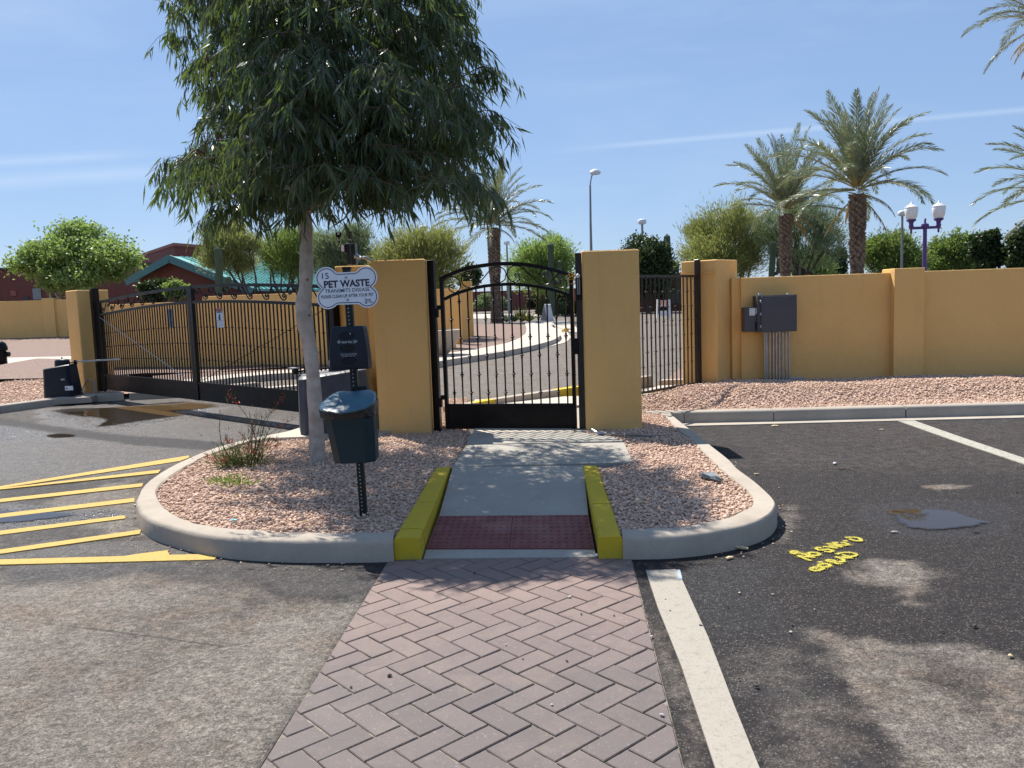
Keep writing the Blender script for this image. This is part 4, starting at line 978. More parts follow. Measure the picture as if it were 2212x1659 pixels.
for P in SC: scroll(pg, P, Z6b, gb, gd)
for z in (1.43, .42):
    mb = MB(); a = gpt(gb, gd, .035, z, .01); mb.box((a.x, a.y, z), (.05, .045, .10), grz, .004); b = gpt(gb, gd, .075, z+.06, .01); mb.box((b.x, b.y, z+.06), (.055, .04, .05), grz, .004); mb.build('hinge', BM, pg)
mb = MB(); a = gpt(gb, gd, 1.598, 1.02, .02); mb.box((a.x, a.y, 1.025), (.07, .05, .17), grz, .004).build('lock_box', BM, pg)
# key box with bars on the latch post, round lamp bulb
kx = thing('key_box', 'small barred key box fixed to the black latch post below a white bulb', 'key box', tuple(gpt(gb, gd, 1.652, 1.62, .045)))
a = gpt(gb, gd, 1.652, 1.62, .05); MB().box((a.x, a.y, 1.64), (.066, .03, .24), grz, .003).build('case', BM, kx)
for ds in (-.02, 0, .02):
    b = gpt(gb, gd, 1.652+ds, 1.64, .067); MB().box((b.x, b.y, 1.64), (.006, .006, .22), grz).build('bar', BM, kx)
b = gpt(gb, gd, 1.652, 1.64, .0655); MB().box((b.x, b.y, 1.66), (.045, .002, .17), grz).build('plate', 'pole_grey', kx)
o = MB().lathe(tuple(gpt(gb, gd, 1.648, 1.775, .055)), [(.004, -.03), (.02, -.018), (.024, 0), (.018, .016), (.004, .024)], 12).build('bulb', 'globe_white', smooth=True)
tag(o, 'small round white bulb on the latch post above the key box', 'bulb')
r = random.Random(5); mb = MB()
for c_, n_, rad in ((gpt(gb, gd, 1.58, 1.76, .03), 16, .05), (gpt(gb, gd, 1.615, 1.72, .04), 6, .03)):
    for k in range(n_):
        p = c_+Vector((r.gauss(0, rad*.45), r.gauss(0, .01), r.gauss(0, rad*.6))); d1 = Vector((r.uniform(-1, 1), r.uniform(-.3, .3), r.uniform(-1, 1))).normalized()*r.uniform(.012, .035); d2 = Vector((r.uniform(-1, 1), r.uniform(-1, 1), r.uniform(-1, 1))).normalized()*.006
        mb.add([p-d1-d2, p-d1+d2, p+d1+d2, p+d1-d2], [(0, 1, 2, 3)])
tag(mb.build('tape_scrap', 'yellow_tape'), 'torn yellow tape knotted at the top right corner of the pedestrian gate', 'tape')
mb = MB()
for k in range(9):
    c_ = gpt(gb, gd, 1.478+r.uniform(-.012, .05), 1.195+r.uniform(-.012, .018), .02); d1 = Vector((r.uniform(.2, 1), 0, r.uniform(-.3, .3))).normalized()*r.uniform(.012, .03); d2 = Vector((0, .004, .006))
    mb.add([c_-d1-d2, c_-d1+d2, c_+d1+d2, c_+d1-d2], [(0, 1, 2, 3)])
tag(mb.build('tape_scrap', 'yellow_tape'), 'small yellow tape scrap tied round the last bar of the pedestrian gate', 'tape')
# ---- driveway gate, two leaves
db = G(229.67, 840.88, .17); de = G(648.4, 890.25, .17); dd = de-db; dd.z = 0; dd.normalize(); dg_ = (dd.x, dd.y); drz = math.atan2(dd.y, dd.x)
LL = 3.68
def leaf_top(s): t = s/LL; return 1.815+.135*math.sin(t*pi/2)
def leaf_mid(s): return leaf_top(s)-.252
def leaf(label, mirror):
    t = thing('driveway_gate_leaf', label, 'gate', tuple(gpt(db, dg_, (LL/2 if not mirror else LL*1.5), .08)), 'leaves of the driveway gate')
    X_ = (lambda s: s) if not mirror else (lambda s: 2*LL-s)
    ss = [k*LL/24 for k in range(25)]
    mk_ = lambda fn, a=0: [(X_(s), fn(s)+a) for s in (ss if not mirror else ss[::-1])]
    rail(db, dg_, mk_(leaf_top, -.02), .05, .045).build('top_rail', BM, t); rail(db, dg_, mk_(leaf_mid, 0), .05, .04).build('arched_rail', BM, t)
    rail(db, dg_, [(X_(.025), .17), (X_(.025), leaf_top(.025))], .05, .05).build('stile', BM, t)
    rail(db, dg_, [(X_(LL-.04), .17), (X_(LL-.04), leaf_top(LL))], .06, .075).build('stile', BM, t)
    a, b = sorted((X_(.05), X_(LL-.08))); q = [gpt(db, dg_, s, .17, o_) for s, o_ in ((a, -.015), (b, -.015), (b, .015), (a, .015))]
    MB().loft([q, [v+Vector((0, 0, .265)) for v in q]]).build('kick_plate', BM, t)
    rail(db, dg_, [(a, .44), (b, .44)], .05, .035).build('lower_rail', BM, t)
    n = 36
    for i in range(n):
        s = .05+(i+1)*(LL-.13)/(n+1); arc = .10*math.sin(s/LL*pi/2); ks = (1.215+arc, .74+arc*.7) if i % 2 == 0 else (.97+arc*.9,)
        picket('picket', t, db, dg_, X_(s), .44, leaf_mid(s), ks, BM, .017, .019)
    # scroll band: mirrored S pairs
    ns = 8; L_ = (LL-.2)/ns
    for i in range(ns):
        c0 = .07+i*L_
        base_s = [(.30, .52), (.27, .60), (.21, .60), (.18, .50), (.22, .40), (.32, .40), (.38, .55), (.34, .74), (.22, .80), (.10, .66), (.06, .40)][::-1] if 0 else None
        S1 = [(.16, .36), (.13, .30), (.17, .24), (.23, .28), (.24, .40), (.17, .48), (.08, .42), (.05, .28), (.10, .12), (.22, .08), (.34, .20), (.52, .62), (.64, .86), (.78, .92), (.90, .80), (.93, .60), (.86, .48), (.77, .50), (.74, .60), (.80, .68), (.85, .62)]
        S2 = [(.62, .36), (.66, .30), (.62, .24), (.56, .28), (.55, .40), (.61, .48), (.70, .42), (.73, .28), (.68, .12), (.60, .08)]
        for Q_ in (S1,):
            P = []
            for u, v in Q_:
                s = c0+u*L_; P.append(gpt(db, dg_, X_(s), leaf_mid(s)+.022+v*.208))
            MB().tube(cr(P, 3), .0095, 5).build('scroll', BM, t)
    # cable brace
    MB().tube([gpt(db, dg_, X_(.04), 1.52, .03), gpt(db, dg_, X_(3.4), .50, .03)], .005, 5).build('brace_cable', 'galvanised' if not mirror else BM, t)
    return t
l1 = leaf('left leaf of the black driveway gate, hinged at the far column, with pale brace cable', False)
l2 = leaf('right leaf of the black driveway gate, carrying the warning sign, partly behind the tree trunk', True)
p1 = post('gate_post', 'tall black hinge post at the far left end of the driveway gate', db, dg_, -.20, .0, 2.05, .125, BM, drz)
p2 = post('gate_post', 'black hinge post at the near end of the driveway gate, mostly behind the bone sign', db, dg_, 7.47, .0, 1.92, .10, BM, drz)
# warning sign and blue-edged sign on the gate
ws = thing('warning_sign', 'small white and red warning sign wired to the right leaf of the driveway gate', 'sign', tuple(gpt(db, dg_, 4.617, 1.44, .03)))
def gplate(par, name, s0, s1, z0, z1, mat, off, th=.004):
    q = [gpt(db, dg_, s, z0, o_) for s, o_ in ((s0, off), (s1, off), (s1, off-th), (s0, off-th))]; q = q
    return MB().loft([q, [v+Vector((0, 0, z1-z0)) for v in q]]).build(name, mat, par)
gplate(ws, 'plate', 4.516, 4.72, 1.305, 1.585, 'sign_white', .03)
gplate(ws, 'header', 4.518, 4.718, 1.545, 1.583, 'print_red', .0325, .002)
textmesh('lettering', 'WARNING', gpt(db, dg_, 4.617, 1.520, .033), dd, (0, 0, 1), .035, 'print_black', ws, .02)
mb = MB(); a = lambda s, z, o_=.033: gpt(db, dg_, s-.315, z, o_)
mb.lathe(tuple(a(4.945, 1.492)), [(.002, -.010), (.011, -.006), (.011, .006), (.002, .010)], 8); mb.bar(a(4.945, 1.48), a(4.935, 1.445), .018, .003); mb.bar(a(4.935, 1.447), a(4.915, 1.415), .009, .003); mb.bar(a(4.938, 1.447), a(4.955, 1.415), .009, .003); mb.bar(a(4.942, 1.475), a(4.918, 1.468), .006, .003); mb.bar(a(4.905, 1.41), a(4.905, 1.485), .005, .003)
mb.build('pictogram', 'print_black', ws); gplate(ws, 'rule', 4.525, 4.71, 1.402, 1.406, 'print_black', .0325, .002)
for k in range(4): gplate(ws, 'text_line', 4.53, 4.705-.02*(k % 2), 1.382-.02*k, 1.387-.02*k, 'print_grey', .0325, .002)
bs = thing('gate_sign', 'narrow weathered blue edged sign seen edge on behind the bars of the left leaf', 'sign', tuple(gpt(db, dg_, 2.87, 1.45, -.03)))
gplate(bs, 'plate', 2.79, 2.95, 1.32, 1.61, 'chalk_blue', -.03); gplate(bs, 'stripe', 2.85, 2.89, 1.32, 1.61, 'sign_navy', -.0275, .003)
# ---- barred panel right of the column
fb = Vector((1.77, 10.95, 0)); fe = Vector((2.78, 12.0, 0)); fd = (fe-fb).normalized(); fdg = (fd.x, fd.y); fl_ = (fe-fb).length; frz = math.atan2(fd.y, fd.x)
BZ = MATS['bronze_metal']
fp = thing('barred_panel', 'fixed dark bronze panel of knuckled bars between the right column and the corner column', 'fence', (2.2, 11.4, .2))
def Z5(x, y): return ((x/3.77+1560)*.864, (y/3.77+600)*.864)
s0_ = -.85
rail(fb, fdg, [(s0_, 1.815), (fl_-.03, 1.815)], .036, .034).build('top_rail', BZ, fp); rail(fb, fdg, [(s0_, .235), (fl_-.03, .245)], .036, .030).build('lower_rail', BZ, fp)
for i in range(22):
    s = fl_-.03-.052-i*.1035
    if s < s0_: break
    ks = (.76, 1.17, 1.58) if i % 2 == 0 else (.56, .96, 1.37)
    picket('picket', fp, fb, fdg, s, .24, 1.81, [k+.02 for k in ks], BZ, .0155, .019)
post('gate_post', 'dark bronze post standing against the corner column at the end of the barred panel', fb, fdg, fl_, .05, 2.045, .068, BZ, frz)

# ================================================================ ELECTRICAL CABINET
def ey(x, y, Y): return YP(x, y, Y)
Zb = ZM(1860, 720, 13.827)
ec = thing('electrical_cabinet', 'square grey electrical cabinet on the tan wall above nine conduits', 'cabinet', (4.0, 11.8, 1.0))
def boxz(par, name, zm, x0, y0, x1, y1, Y, th, mat, ch=.004):
    a, b = ey(*zm(x0, y0), Y), ey(*zm(x1, y1), Y); z0, z1 = sorted((a.z, b.z))
    return MB().box(((a.x+b.x)/2, Y+th/2, (z0+z1)/2), (b.x-a.x, th, z1-z0), 0, ch).build(name, mat, par)
boxz(ec, 'body', Zb, 470, 270, 1835, 1490, 11.76, .24, 'grey_box'); dr = boxz(ec, 'door', Zb, 600, 300, 1825, 1478, 11.735, .022, 'grey_box')
for yy_ in (470, 905, 1330):
    a = ey(*Zb(575, yy_), 11.73); MB().box((a.x, a.y, a.z), (.022, .02, .04), 0, .003).build('hinge', 'galvanised', ec)
for x_ in (545, 1530, 1215):
    a = ey(*Zb(x_, 230 if x_ != 1215 else 1510), 11.84); MB().box((a.x, a.y, a.z), (.05, .03, .035), 0, .004).build('bracket', 'galvanised', ec)
eb = thing('meter_box', 'smaller grey box with white label fixed at the lower left of the electrical cabinet', 'meter box', (3.45, 11.8, 1.2))
boxz(eb, 'body', Zb, 30, 680, 540, 1500, 11.80, .19, 'grey_box'); boxz(eb, 'label_plate', Zb, 190, 700, 390, 945, 11.797, .004, 'print_white', .001); boxz(eb, 'label_plate', Zb, 412, 695, 487, 880, 11.797, .004, 'print_white', .001)
boxz(eb, 'window', Zb, 385, 1185, 530, 1460, 11.797, .004, 'slot_black', .001); boxz(eb, 'label_print', Zb, 437, 720, 460, 800, 11.795, .002, 'print_red', .0005)
for k, (x0, x1, y) in enumerate(((205, 300, 740), (320, 350, 760), (205, 290, 800), (340, 380, 820), (210, 330, 860), (215, 330, 905), (345, 375, 905))): boxz(eb, 'label_print', Zb, x0, y, x1, y+14, 11.795, .002, 'print_grey', .0005)
er = thing('conduit_rack', 'nine vertical metal conduits dropping from the electrical cabinet to a rail at the wall foot', 'conduits', (4.0, 11.85, .3))
for x_ in (1327, 1345, 1375, 1408, 1436, 1465, 1497, 1527, 1557):
    a, b = ey(*Z5(x_, 860), 11.86), ey(*Z5(x_, 1330), 11.86); MB().tube([(a.x, 11.86, a.z), (a.x, 11.86, b.z-.1)], .0135, 10).build('conduit', 'galvanised', er, smooth=True)
    MB().tube([(a.x, 11.86, b.z+.03), (a.x, 11.86, b.z)], .018, 10).build('coupling', 'print_grey', er, smooth=True)
a, b = ey(*Z5(1160, 1330), 11.90), ey(*Z5(1692, 1312), 11.90); MB().box(((a.x+b.x)/2, 11.92, (a.z+b.z)/2+.01), (b.x-a.x, .05, .042), 0, .004).build('strut_rail', 'galvanised', er)
# conduit at the foot of the right column
cf = thing('pipe_conduit', 'grey pipe lying at the foot of the right column, elbow by the black post', 'pipe', (1.0, 8.5, .14))
q0, q1 = G(1300, 936, .15), G(1410, 941.5, .15)
MB().tube(cr([q0+Vector((-.09, .08, .03)), q0+Vector((-.05, .0, .01)), q0, q0.lerp(q1, .5), q1], 5), .013, 8).build('pipe', 'galvanised', cf, smooth=True)
MB().tube([q0+Vector((-.04, 0, .006)), q0+Vector((.02, 0, 0))], .022, 8).build('elbow', 'galvanised', cf, smooth=True)
b = q0.lerp(q1, .45); MB().box((b.x, b.y, b.z), (.02, .04, .045), 0, .003).build('clip', 'galvanised', cf)

# ================================================================ PET WASTE STATION
YS = 5.38
Zp = ZM(740, 560, 5.53); Zd = ZM(800, 800, 11.85); Zk = ZM(740, 800, 2.9625); Zl = ZM(720, 880, 7.5417)
pb = G(783, 1117, .1); ptop = YP(*Zp(705, 650), YS+.04)
ps = thing('station_post', 'dark green perforated sign post holding the bone sign, bag dispenser and bin', 'post', (pb.x, YS+.03, .05))
a = Vector((pb.x+.004, YS+.035, .02)); b = Vector((ptop.x, YS+.035, ptop.z+.01)); w_ = .047
mb = MB(); R = []
for p in (a, b): R.append([p+Vector(v) for v in ((-w_/2, -w_/2, 0), (w_/2, -w_/2, 0), (w_/2, w_/2, 0), (-w_/2, w_/2, 0))])
mb.loft(R).build('shaft', 'green_post', ps)
mb = MB(); c_ = b; mb.box((c_.x, c_.y, c_.z+.008), (.055, .055, .018), 0, .004).build('cap', 'slot_black', ps)
mb = MB(); n_ = int((b-a).length/.0254)
for k in range(2, n_):
    p = a.lerp(b, k/n_)+Vector((-.004, -w_/2-.0008, 0)); mb.add([p+Vector((.0045*math.cos(t), 0, .0045*math.sin(t))) for t in [2*pi*j/8 for j in range(8)]], [tuple(range(8))])
mb.build('punched_hole', 'print_grey', ps, kind='stuff')
# bone sign
def P2(x, y, Y=YS, zm=Zp): return YP(*zm(x, y), Y)
def arc(c, r, a0, a1, n): return [(c[0]+r*math.cos(math.radians(a0+(a1-a0)*k/(n-1))), c[1]-r*math.sin(math.radians(a0+(a1-a0)*k/(n-1)))) for k in range(n)]
def bone(off):
    r = 156-off; P = []
    P += arc((420, 750), r, 225+off*.12, 33+off*.05, 18)[:]      # upper left, clockwise on screen
    P += [(555+off*.3, 672+off), (828-off*.3, 660+off)] if 1 else []
    P += arc((968, 738), r, 148-off*.05, -50-off*.1, 18)
    P += [(1062-off*1.3, 868)]
    P += arc((985, 1003), r, 52+off*.1, -140, 18)
    P += [(862-off*.3, 1108-off), (575+off*.3, 1117-off)]
    P += arc((443, 1022), r, -42, -232-off*.1, 18)
    P += [(345+off*1.3, 893)]
    return P
def signloft(par, name, P, Y0, Y1, mat): 
    return MB().loft([[P2(x, y, Y1) for x, y in P], [P2(x, y, Y0)+Vector((0, 0, 0)) for x, y in P]]).build(name, mat, par)
bsn = thing('bone_sign', 'white bone shaped PET WASTE sign numbered 15 at the top of the green post', 'sign', (P2(700, 900).x, YS, 1.6))
Pb = bone(0); o = signloft(bsn, 'plate', Pb, YS, YS+.004, MATS['sign_white'])
# border: strip between two offsets
Pa, Pi = bone(20), bone(31); mb = MB(); n = len(Pa); vs = [P2(x, y, YS-.0012) for x, y in Pa]+[P2(x, y, YS-.0012) for x, y in Pi]
mb.add(vs, [(i, (i+1) % n, n+(i+1) % n, n+i) for i in range(n)]).build('border', 'sign_navy', bsn)
uS = (P2(1020, 850)-P2(385, 882)).normalized(); vS = Vector((0, -1, 0)).cross(uS)*-1
vS = uS.cross(Vector((0, -1, 0))); vS = vS if vS.z > 0 else -vS
pxm = (P2(1000, 800)-P2(0, 800)).length/1000
def stext(txt, x, y, hpx, wpx, par=bsn, mat='sign_navy', Y=YS-.0015, bold=0, zm=Zp, pm=None, shear=0, u=None):
    u = u or uS; v = vS; pm = pm or pxm
    cap = hpx*pm/.70
    cu = bpy.data.curves.new('m', 'FONT'); cu.body = txt; cu.offset = bold; to = bpy.data.objects.new('m', cu); C.objects.link(to); bpy.context.view_layer.update(); wd_ = to.dimensions.x; bpy.data.objects.remove(to)
    sx = wpx*pm/(wd_*cap)
    return textmesh('lettering', txt, P2(x, y, Y, zm), u, v, cap, mat, par, bold, sx, 'CENTER', shear)
stext('15', 400, 760, 82, 92, bold=.004); stext('PET WASTE', 702, 868, 92, 632, bold=.035); stext('TRANSMITS DISEASE', 710, 940, 50, 620, bold=.004); stext('PLEASE CLEAN UP AFTER YOUR PET', 712, 1013, 44, 728, bold=.012)
stext('Thank', 988, 1060, 30, 100, bold=.01, shear=.35); stext('You', 1028, 1090, 30, 62, bold=.01, shear=.35)
mb = MB()
for (x, y, r_) in ((970, 1092, 11), (955, 1078, 5), (965, 1073, 5), (976, 1073, 5), (986, 1079, 5)):
    mb.add([P2(x+r_*math.cos(t), y+r_*math.sin(t), YS-.0015) for t in [2*pi*j/10 for j in range(10)]], [tuple(range(10))])
mb.build('paw_print', 'sign_navy', bsn)
for (x, y) in ((692, 738), (714, 1047)):
    p = P2(x, y, YS-.001); mb = MB(); mb.loft([[p+Vector((r_*math.cos(t), -d_, r_*math.sin(t))) for t in [2*pi*j/12 for j in range(12)]] for r_, d_ in ((.0095, 0), (.0095, .001), (.006, .0035), (.002, .004))]).build('bolt', 'galvanised', bsn, smooth=True)
# dispenser
dsp = thing('bag_dispenser', 'dark blue black pet bag dispenser with three eye shaped slots on the green post', 'dispenser', (P2(900, 800, YS, Zd).x, YS-.05, 1.2))
FO = [(330, 270), (345, 225), (385, 205), (800, 190), (1225, 178), (1262, 190), (1285, 225), (1300, 300), (1360, 640), (1415, 1000), (1440, 1300), (1442, 1420), (1425, 1450), (1100, 1462), (700, 1478), (380, 1490), (325, 1482), (300, 1450), (290, 1380), (282, 1100), (282, 800), (300, 500)]
BO = [(x*.985+ (120 if x > 900 else 95 if x > 380 else 40), y*1.0-(12 if y < 800 else 6)) for x, y in FO]
def ringat(P, Y, zm, k=1, c=(860, 830)): return [YP(*zm(c[0]+(x-c[0])*k, c[1]+(y-c[1])*k), Y) for x, y in P]
mb = MB().loft([ringat(BO, YS+.01, Zd), ringat(BO, YS-.02, Zd), ringat(FO, YS-.095, Zd), ringat(FO, YS-.104, Zd, .985), ringat(FO, YS-.107, Zd, .95)]); mb.build('housing', 'dark_plastic', dsp, smooth=True)
YF = YS-.108
def lens(cx, cy, a, b, sk=0): return [(cx+a*math.cos(t)*1.0, cy+sk*math.cos(t)-b*(abs(math.sin(t))**1.15)*math.copysign(1, math.sin(t))) for t in [2*pi*k/28 for k in range(28)]]
for (cx, cy, a, b) in ((795, 462, 232, 100), (805, 835, 228, 98), (865, 1210, 225, 100)):
    P = lens(cx, cy, a, b, -10); mb = MB().loft([ringat(P, YF-.001, Zd, 1.03, (cx, cy)), ringat(P, YF-.0035, Zd, 1.0, (cx, cy)), ringat(P, YF-.001, Zd, .93, (cx, cy))], cap=False); mb.build('slot_rim', 'dark_plastic', dsp, smooth=True)
    MB().add(ringat(P, YF-.0008, Zd, .97, (cx, cy)), [tuple(range(28))]).build('slot', 'slot_black', dsp)
mb = MB().add([YP(*Zd(x, y), YF-.003) for x, y in ((868, 380), (905, 385), (915, 430), (885, 425))], [(0, 1, 2, 3)]).build('bag_corner', 'print_grey', dsp)
pmd = (YP(*Zd(1000, 800), YF)-YP(*Zd(0, 800), YF)).length/1000
stext('PAW PAL', 802, 690, 66, 315, dsp, 'print_grey', YF-.001, .025, Zd, pmd); stext('Thank You for Picking', 840, 1030, 42, 495, dsp, 'print_grey', YF-.001, .01, Zd, pmd, .2); stext('Up After Your Pet', 842, 1082, 42, 405, dsp, 'print_grey', YF-.001, .01, Zd, pmd, .2)
mb = MB()
def disc(mb, x, y, r_, ri=0, n=14, zm=Zd, Y=YF-.001):
    if ri:
        mb.add([YP(*zm(x+r*math.cos(t), y+r*math.sin(t)), Y) for r in (r_, ri) for t in [2*pi*j/n for j in range(n)]], [(j, (j+1) % n, n+(j+1) % n, n+j) for j in range(n)])
    else: mb.add([YP(*zm(x+r_*math.cos(t), y+r_*math.sin(t)), Y) for t in [2*pi*j/n for j in range(n)]], [tuple(range(n))])
disc(mb, 562, 650, 44, 32); disc(mb, 562, 660, 18)
for (dx, dy) in ((-22, -12), (-9, -26), (9, -26), (22, -12)): disc(mb, 562+dx, 650+dy, 8)
disc(mb, 1025, 640, 48, 36); mb.add([YP(*Zd(x, y), YF-.001) for x, y in ((1000, 645), (1060, 612), (1110, 606), (1085, 625), (1108, 640), (1050, 660))], [(0, 1, 2, 3, 4, 5)])
mb.build('emblem', 'print_grey', dsp)
# bin
bn = thing('waste_bin', 'dark teal pet waste bin with pale lid and black liner hanging on the green post', 'bin', (-1.1, 5.15, .7))
LIDo = [(170, 655), (174, 630), (192, 610), (240, 572), (275, 545), (310, 530), (350, 524), (400, 528), (470, 520), (520, 514), (560, 518), (588, 535), (597, 560), (594, 590), (585, 612), (560, 635), (515, 660), (450, 680), (390, 690), (330, 698), (280, 694), (245, 684), (215, 684), (185, 675)]
zlf, zlb = .858, .972
def lidpt(x, y, dz=0, k=1):
    x, y = 385+(x-385)*k, 600+(y-600)*k; t = (698-y)/184.; z = zlf+(zlb-zlf)*t+dz; return G(*Zk(x, y), z)
mb = MB().loft([[lidpt(x, y, -.022) for x, y in LIDo], [lidpt(x, y, -.006) for x, y in LIDo], [lidpt(x, y, 0, .985) for x, y in LIDo], [lidpt(x, y, .004, .90) for x, y in LIDo], [lidpt(x, y, .005, .5) for x, y in LIDo]]); mb.build('lid', 'lid_plastic', bn, smooth=True)
topo = [lidpt(x, y, -.03, .93) for x, y in LIDo]; cen = sum(topo, Vector())/len(topo)
tz = cen.z-.005
def binring(z, k, dx=0, dy=0):
    hw, hd = .168*k, .125*k; P = [(-hw, -hd+.04), (-hw+.05, -hd), (hw-.06, -hd), (hw, -hd+.05), (hw, hd-.03), (hw-.04, hd), (-hw+.04, hd), (-hw, hd-.03)]
    return [Vector((cen.x+.008+x+dx, cen.y+.012+y+dy, z)) for x, y in P]
zbt = YP(*Zk(430, 1130), 5.02).z
mb = MB().loft([binring(zbt-.002, .80, .028), binring(zbt+.008, .83, .028), binring(zbt+(tz-zbt)*.5, .925, .016), binring(tz-.03, 1.0, 0), binring(tz-.02, 1.045, 0), binring(tz-.005, 1.045, 0)]); mb.build('bucket', 'teal_plastic', bn)
rings = []; r = random.Random(2)
for z_, k_ in ((tz-.095, 1.02), (tz-.085, 1.06), (tz-.05, 1.07), (tz-.015, 1.085), (tz+.0, 1.03)):
    R = binring(z_, k_); P = []
    for i in range(8):
        for t in (0, .25, .5, .75): P.append(R[i].lerp(R[(i+1) % 8], t))
    rings.append([p+Vector((p.x-cen.x, p.y-cen.y, 0)).normalized()*r.uniform(-.006, .007)+Vector((0, 0, r.uniform(-.006, .006))) for p in P])
MB().loft(rings, cap=False).build('liner', 'bin_liner', bn, smooth=True)
p = lidpt(415, 528, .012); mb = MB(); mb.box((p.x+.02, YS-.02, p.z), (.10, .05, .03), 0, .006).build('bracket', 'slot_black', bn)

# ================================================================ GATE OPERATORS
Zo = ZM(60, 840, 7.373)
def operator(label, c0, rz, w, dth, hz_, arm, mat, par_lab=True):
    # c0 front-left foot, body tapers upwards
    t = thing('gate_operator', label, 'gate operator', tuple(c0))
    ca, sa = math.cos(rz), math.sin(rz)
    def L(x, y, z): return Vector((c0.x+x*ca-y*sa, c0.y+x*sa+y*ca, c0.z+z))
    def ring(z, ix0, ix1, iy, top=0):
        x0, x1, y0, y1 = ix0, w-ix1, iy, dth-iy; k = .05
        return [L(a, b, z+(top*(a/w))) for a, b in ((x0, y0+k), (x0+k, y0), (x1-k, y0), (x1, y0+k), (x1, y1-k), (x1-k, y1), (x0+k, y1), (x0, y1-k))]
    tp_ = hz_*.13
    MB().loft([ring(0, 0, 0, 0), ring(.03, 0, .0, 0), ring(hz_*.83, .012, w*.10, .02, tp_), ring(hz_*.855, .03, w*.12, .04, tp_)]).build('housing', mat, t, smooth=True)
    MB().loft([[L(w*.55+.13*math.cos(a)*k, dth*.5+.11*math.sin(a)*k, hz_*z_) for a in [2*pi*j/12 for j in range(12)]] for k, z_ in ((1, .88), (1, .96), (.97, 1.07), (.8, 1.11), (.3, 1.13))]).build('dome', mat, t, smooth=True)
    MB().tube([L(w*.55, dth*.5, hz_*1.12), L(w*.55, dth*.5, hz_*1.18)], .012, 8).build('knob', 'black_metal', t)
    return t, L
o1 = G(92, 860, .12)
t, L = operator('dark blue plastic gate operator beside the far left column with white label and steel arm', o1, math.radians(2), .53, .42, .60, None, MATS['dark_plastic'])
def plz(par, name, x0, y0, x1, y1, Y, mat): return boxz(par, name, Zo, x0, y0, x1, y1, Y, .004, mat, .001)
plz(t, 'label_plate', 752, 925, 908, 1000, o1.y-.075, 'print_white'); plz(t, 'label_print', 775, 950, 800, 985, o1.y-.078, 'print_red'); plz(t, 'label_plate', 675, 790, 748, 816, o1.y-.06, 'print_grey')
ya = o1.y+.2; a0, a1, a2 = YP(*Zo(690, 500), ya), YP(*Zo(950, 490), ya+.1), gpt(db, dg_, .86, .76, .05)
mb = MB().bar(a0, a1, .04, .02); mb.build('arm', 'black_metal', t); mb = MB().bar(a1+Vector((0, 0, .02)), a2, .028, .028); mb.build('arm', 'galvanised', t)
mb = MB().tube([a1-Vector((0, 0, .03)), a1+Vector((0, 0, .045))], .03, 10); mb.build('pivot', 'black_metal', t); mb = MB().tube([a0-Vector((0, 0, .05)), a0+Vector((0, 0, .03))], .05, 10); mb.build('crank', 'black_metal', t)
MB().tube(cr([G(*Zo(950, 1035), .2)+Vector((0, .2, -.02)), G(*Zo(1040, 985), .2)+Vector((0, .25, .14)), G(*Zo(1150, 1000), .2)+Vector((0, .3, .12)), G(*Zo(1215, 1075), .14)+Vector((0, .2, 0))], 6), .012, 6).build('cable', 'pole_grey', t, smooth=True)
ob = G(85, 866, .12); sheet('pad', [(ob.x+.02, ob.y+.16), (ob.x+.72, ob.y+.34), (ob.x+.62, ob.y+.8), (ob.x-.05, ob.y+.7)], .124, KM, .1)
Zr = Zl
o2 = G(*Zr(245, 1570), .14); t, L = operator('large grey gate operator partly hidden by the gum tree trunk and the bin', Vector((o2.x, o2.y, .13)), math.radians(16), .88, .62, .74, None, MATS['op_plastic'])
p0 = YP(*Zr(150, 370), o2.y+.35); p1_ = L(.45, .3, .72)
MB().bar(p0, p1_, .04, .02).build('arm', 'black_metal', t); MB().tube([p0-Vector((0, 0, .03)), p0+Vector((0, 0, .04))], .03, 10).build('pivot', 'black_metal', t); MB().bar(p0+Vector((.02, 0, .03)), gpt(db, dg_, 6.45, .76, .05), .05, .02).build('arm', 'pole_grey', t)
sheet('pad', [(o2.x-.35, o2.y-.1), (o2.x+.9, o2.y-.08), (o2.x+1.2, o2.y+.9), (o2.x-.1, o2.y+.9)], .138, MATS['inner_concrete'], .1)

# camera pole above the pillar
Zc = ZM(740, 560, 5.53); yc = 10.45
cp = thing('access_box', 'dark metal intercom post with two small floodlights standing behind the sign pillar', 'intercom post', (YP(*Zc(760, 540), yc).x, yc, 1.9))
def bz(par, name, x0, y0, x1, y1, Y, th, mat): return boxz(par, name, Zc, x0, y0, x1, y1, Y, th, mat)
bz(cp, 'box', 690, 268, 750, 560, yc, .12, 'bronze_metal'); bz(cp, 'box', 750, 268, 830, 560, yc-.01, .16, 'bronze_metal'); bz(cp, 'bracket', 605, 280, 690, 392, yc-.01, .05, 'black_metal'); bz(cp, 'label_plate', 620, 290, 668, 380, yc-.016, .004, 'print_white')
for x_, y_ in ((590, 150), (738, 140)):
    a = YP(*Zc(x_, y_), yc); mb = MB().box(tuple(a), (.07, .09, .065), .1, .006); fl = mb.build('floodlight', 'black_metal', cp)
    b_ = YP(*Zc(x_+10, 262), yc); MB().tube([a, b_], .012, 8).build('stem', 'black_metal', cp); c_ = a.lerp(b_, .72); MB().tube([c_, c_+Vector((0, 0, .018))], .0145, 8).build('collar', 'print_grey', cp)
MB().add([YP(*Zc(x, y), yc-.046) for x, y in ((552, 122), (600, 118), (604, 150), (556, 154))], [(0, 1, 2, 3)]).build('lens', 'print_grey', cp)
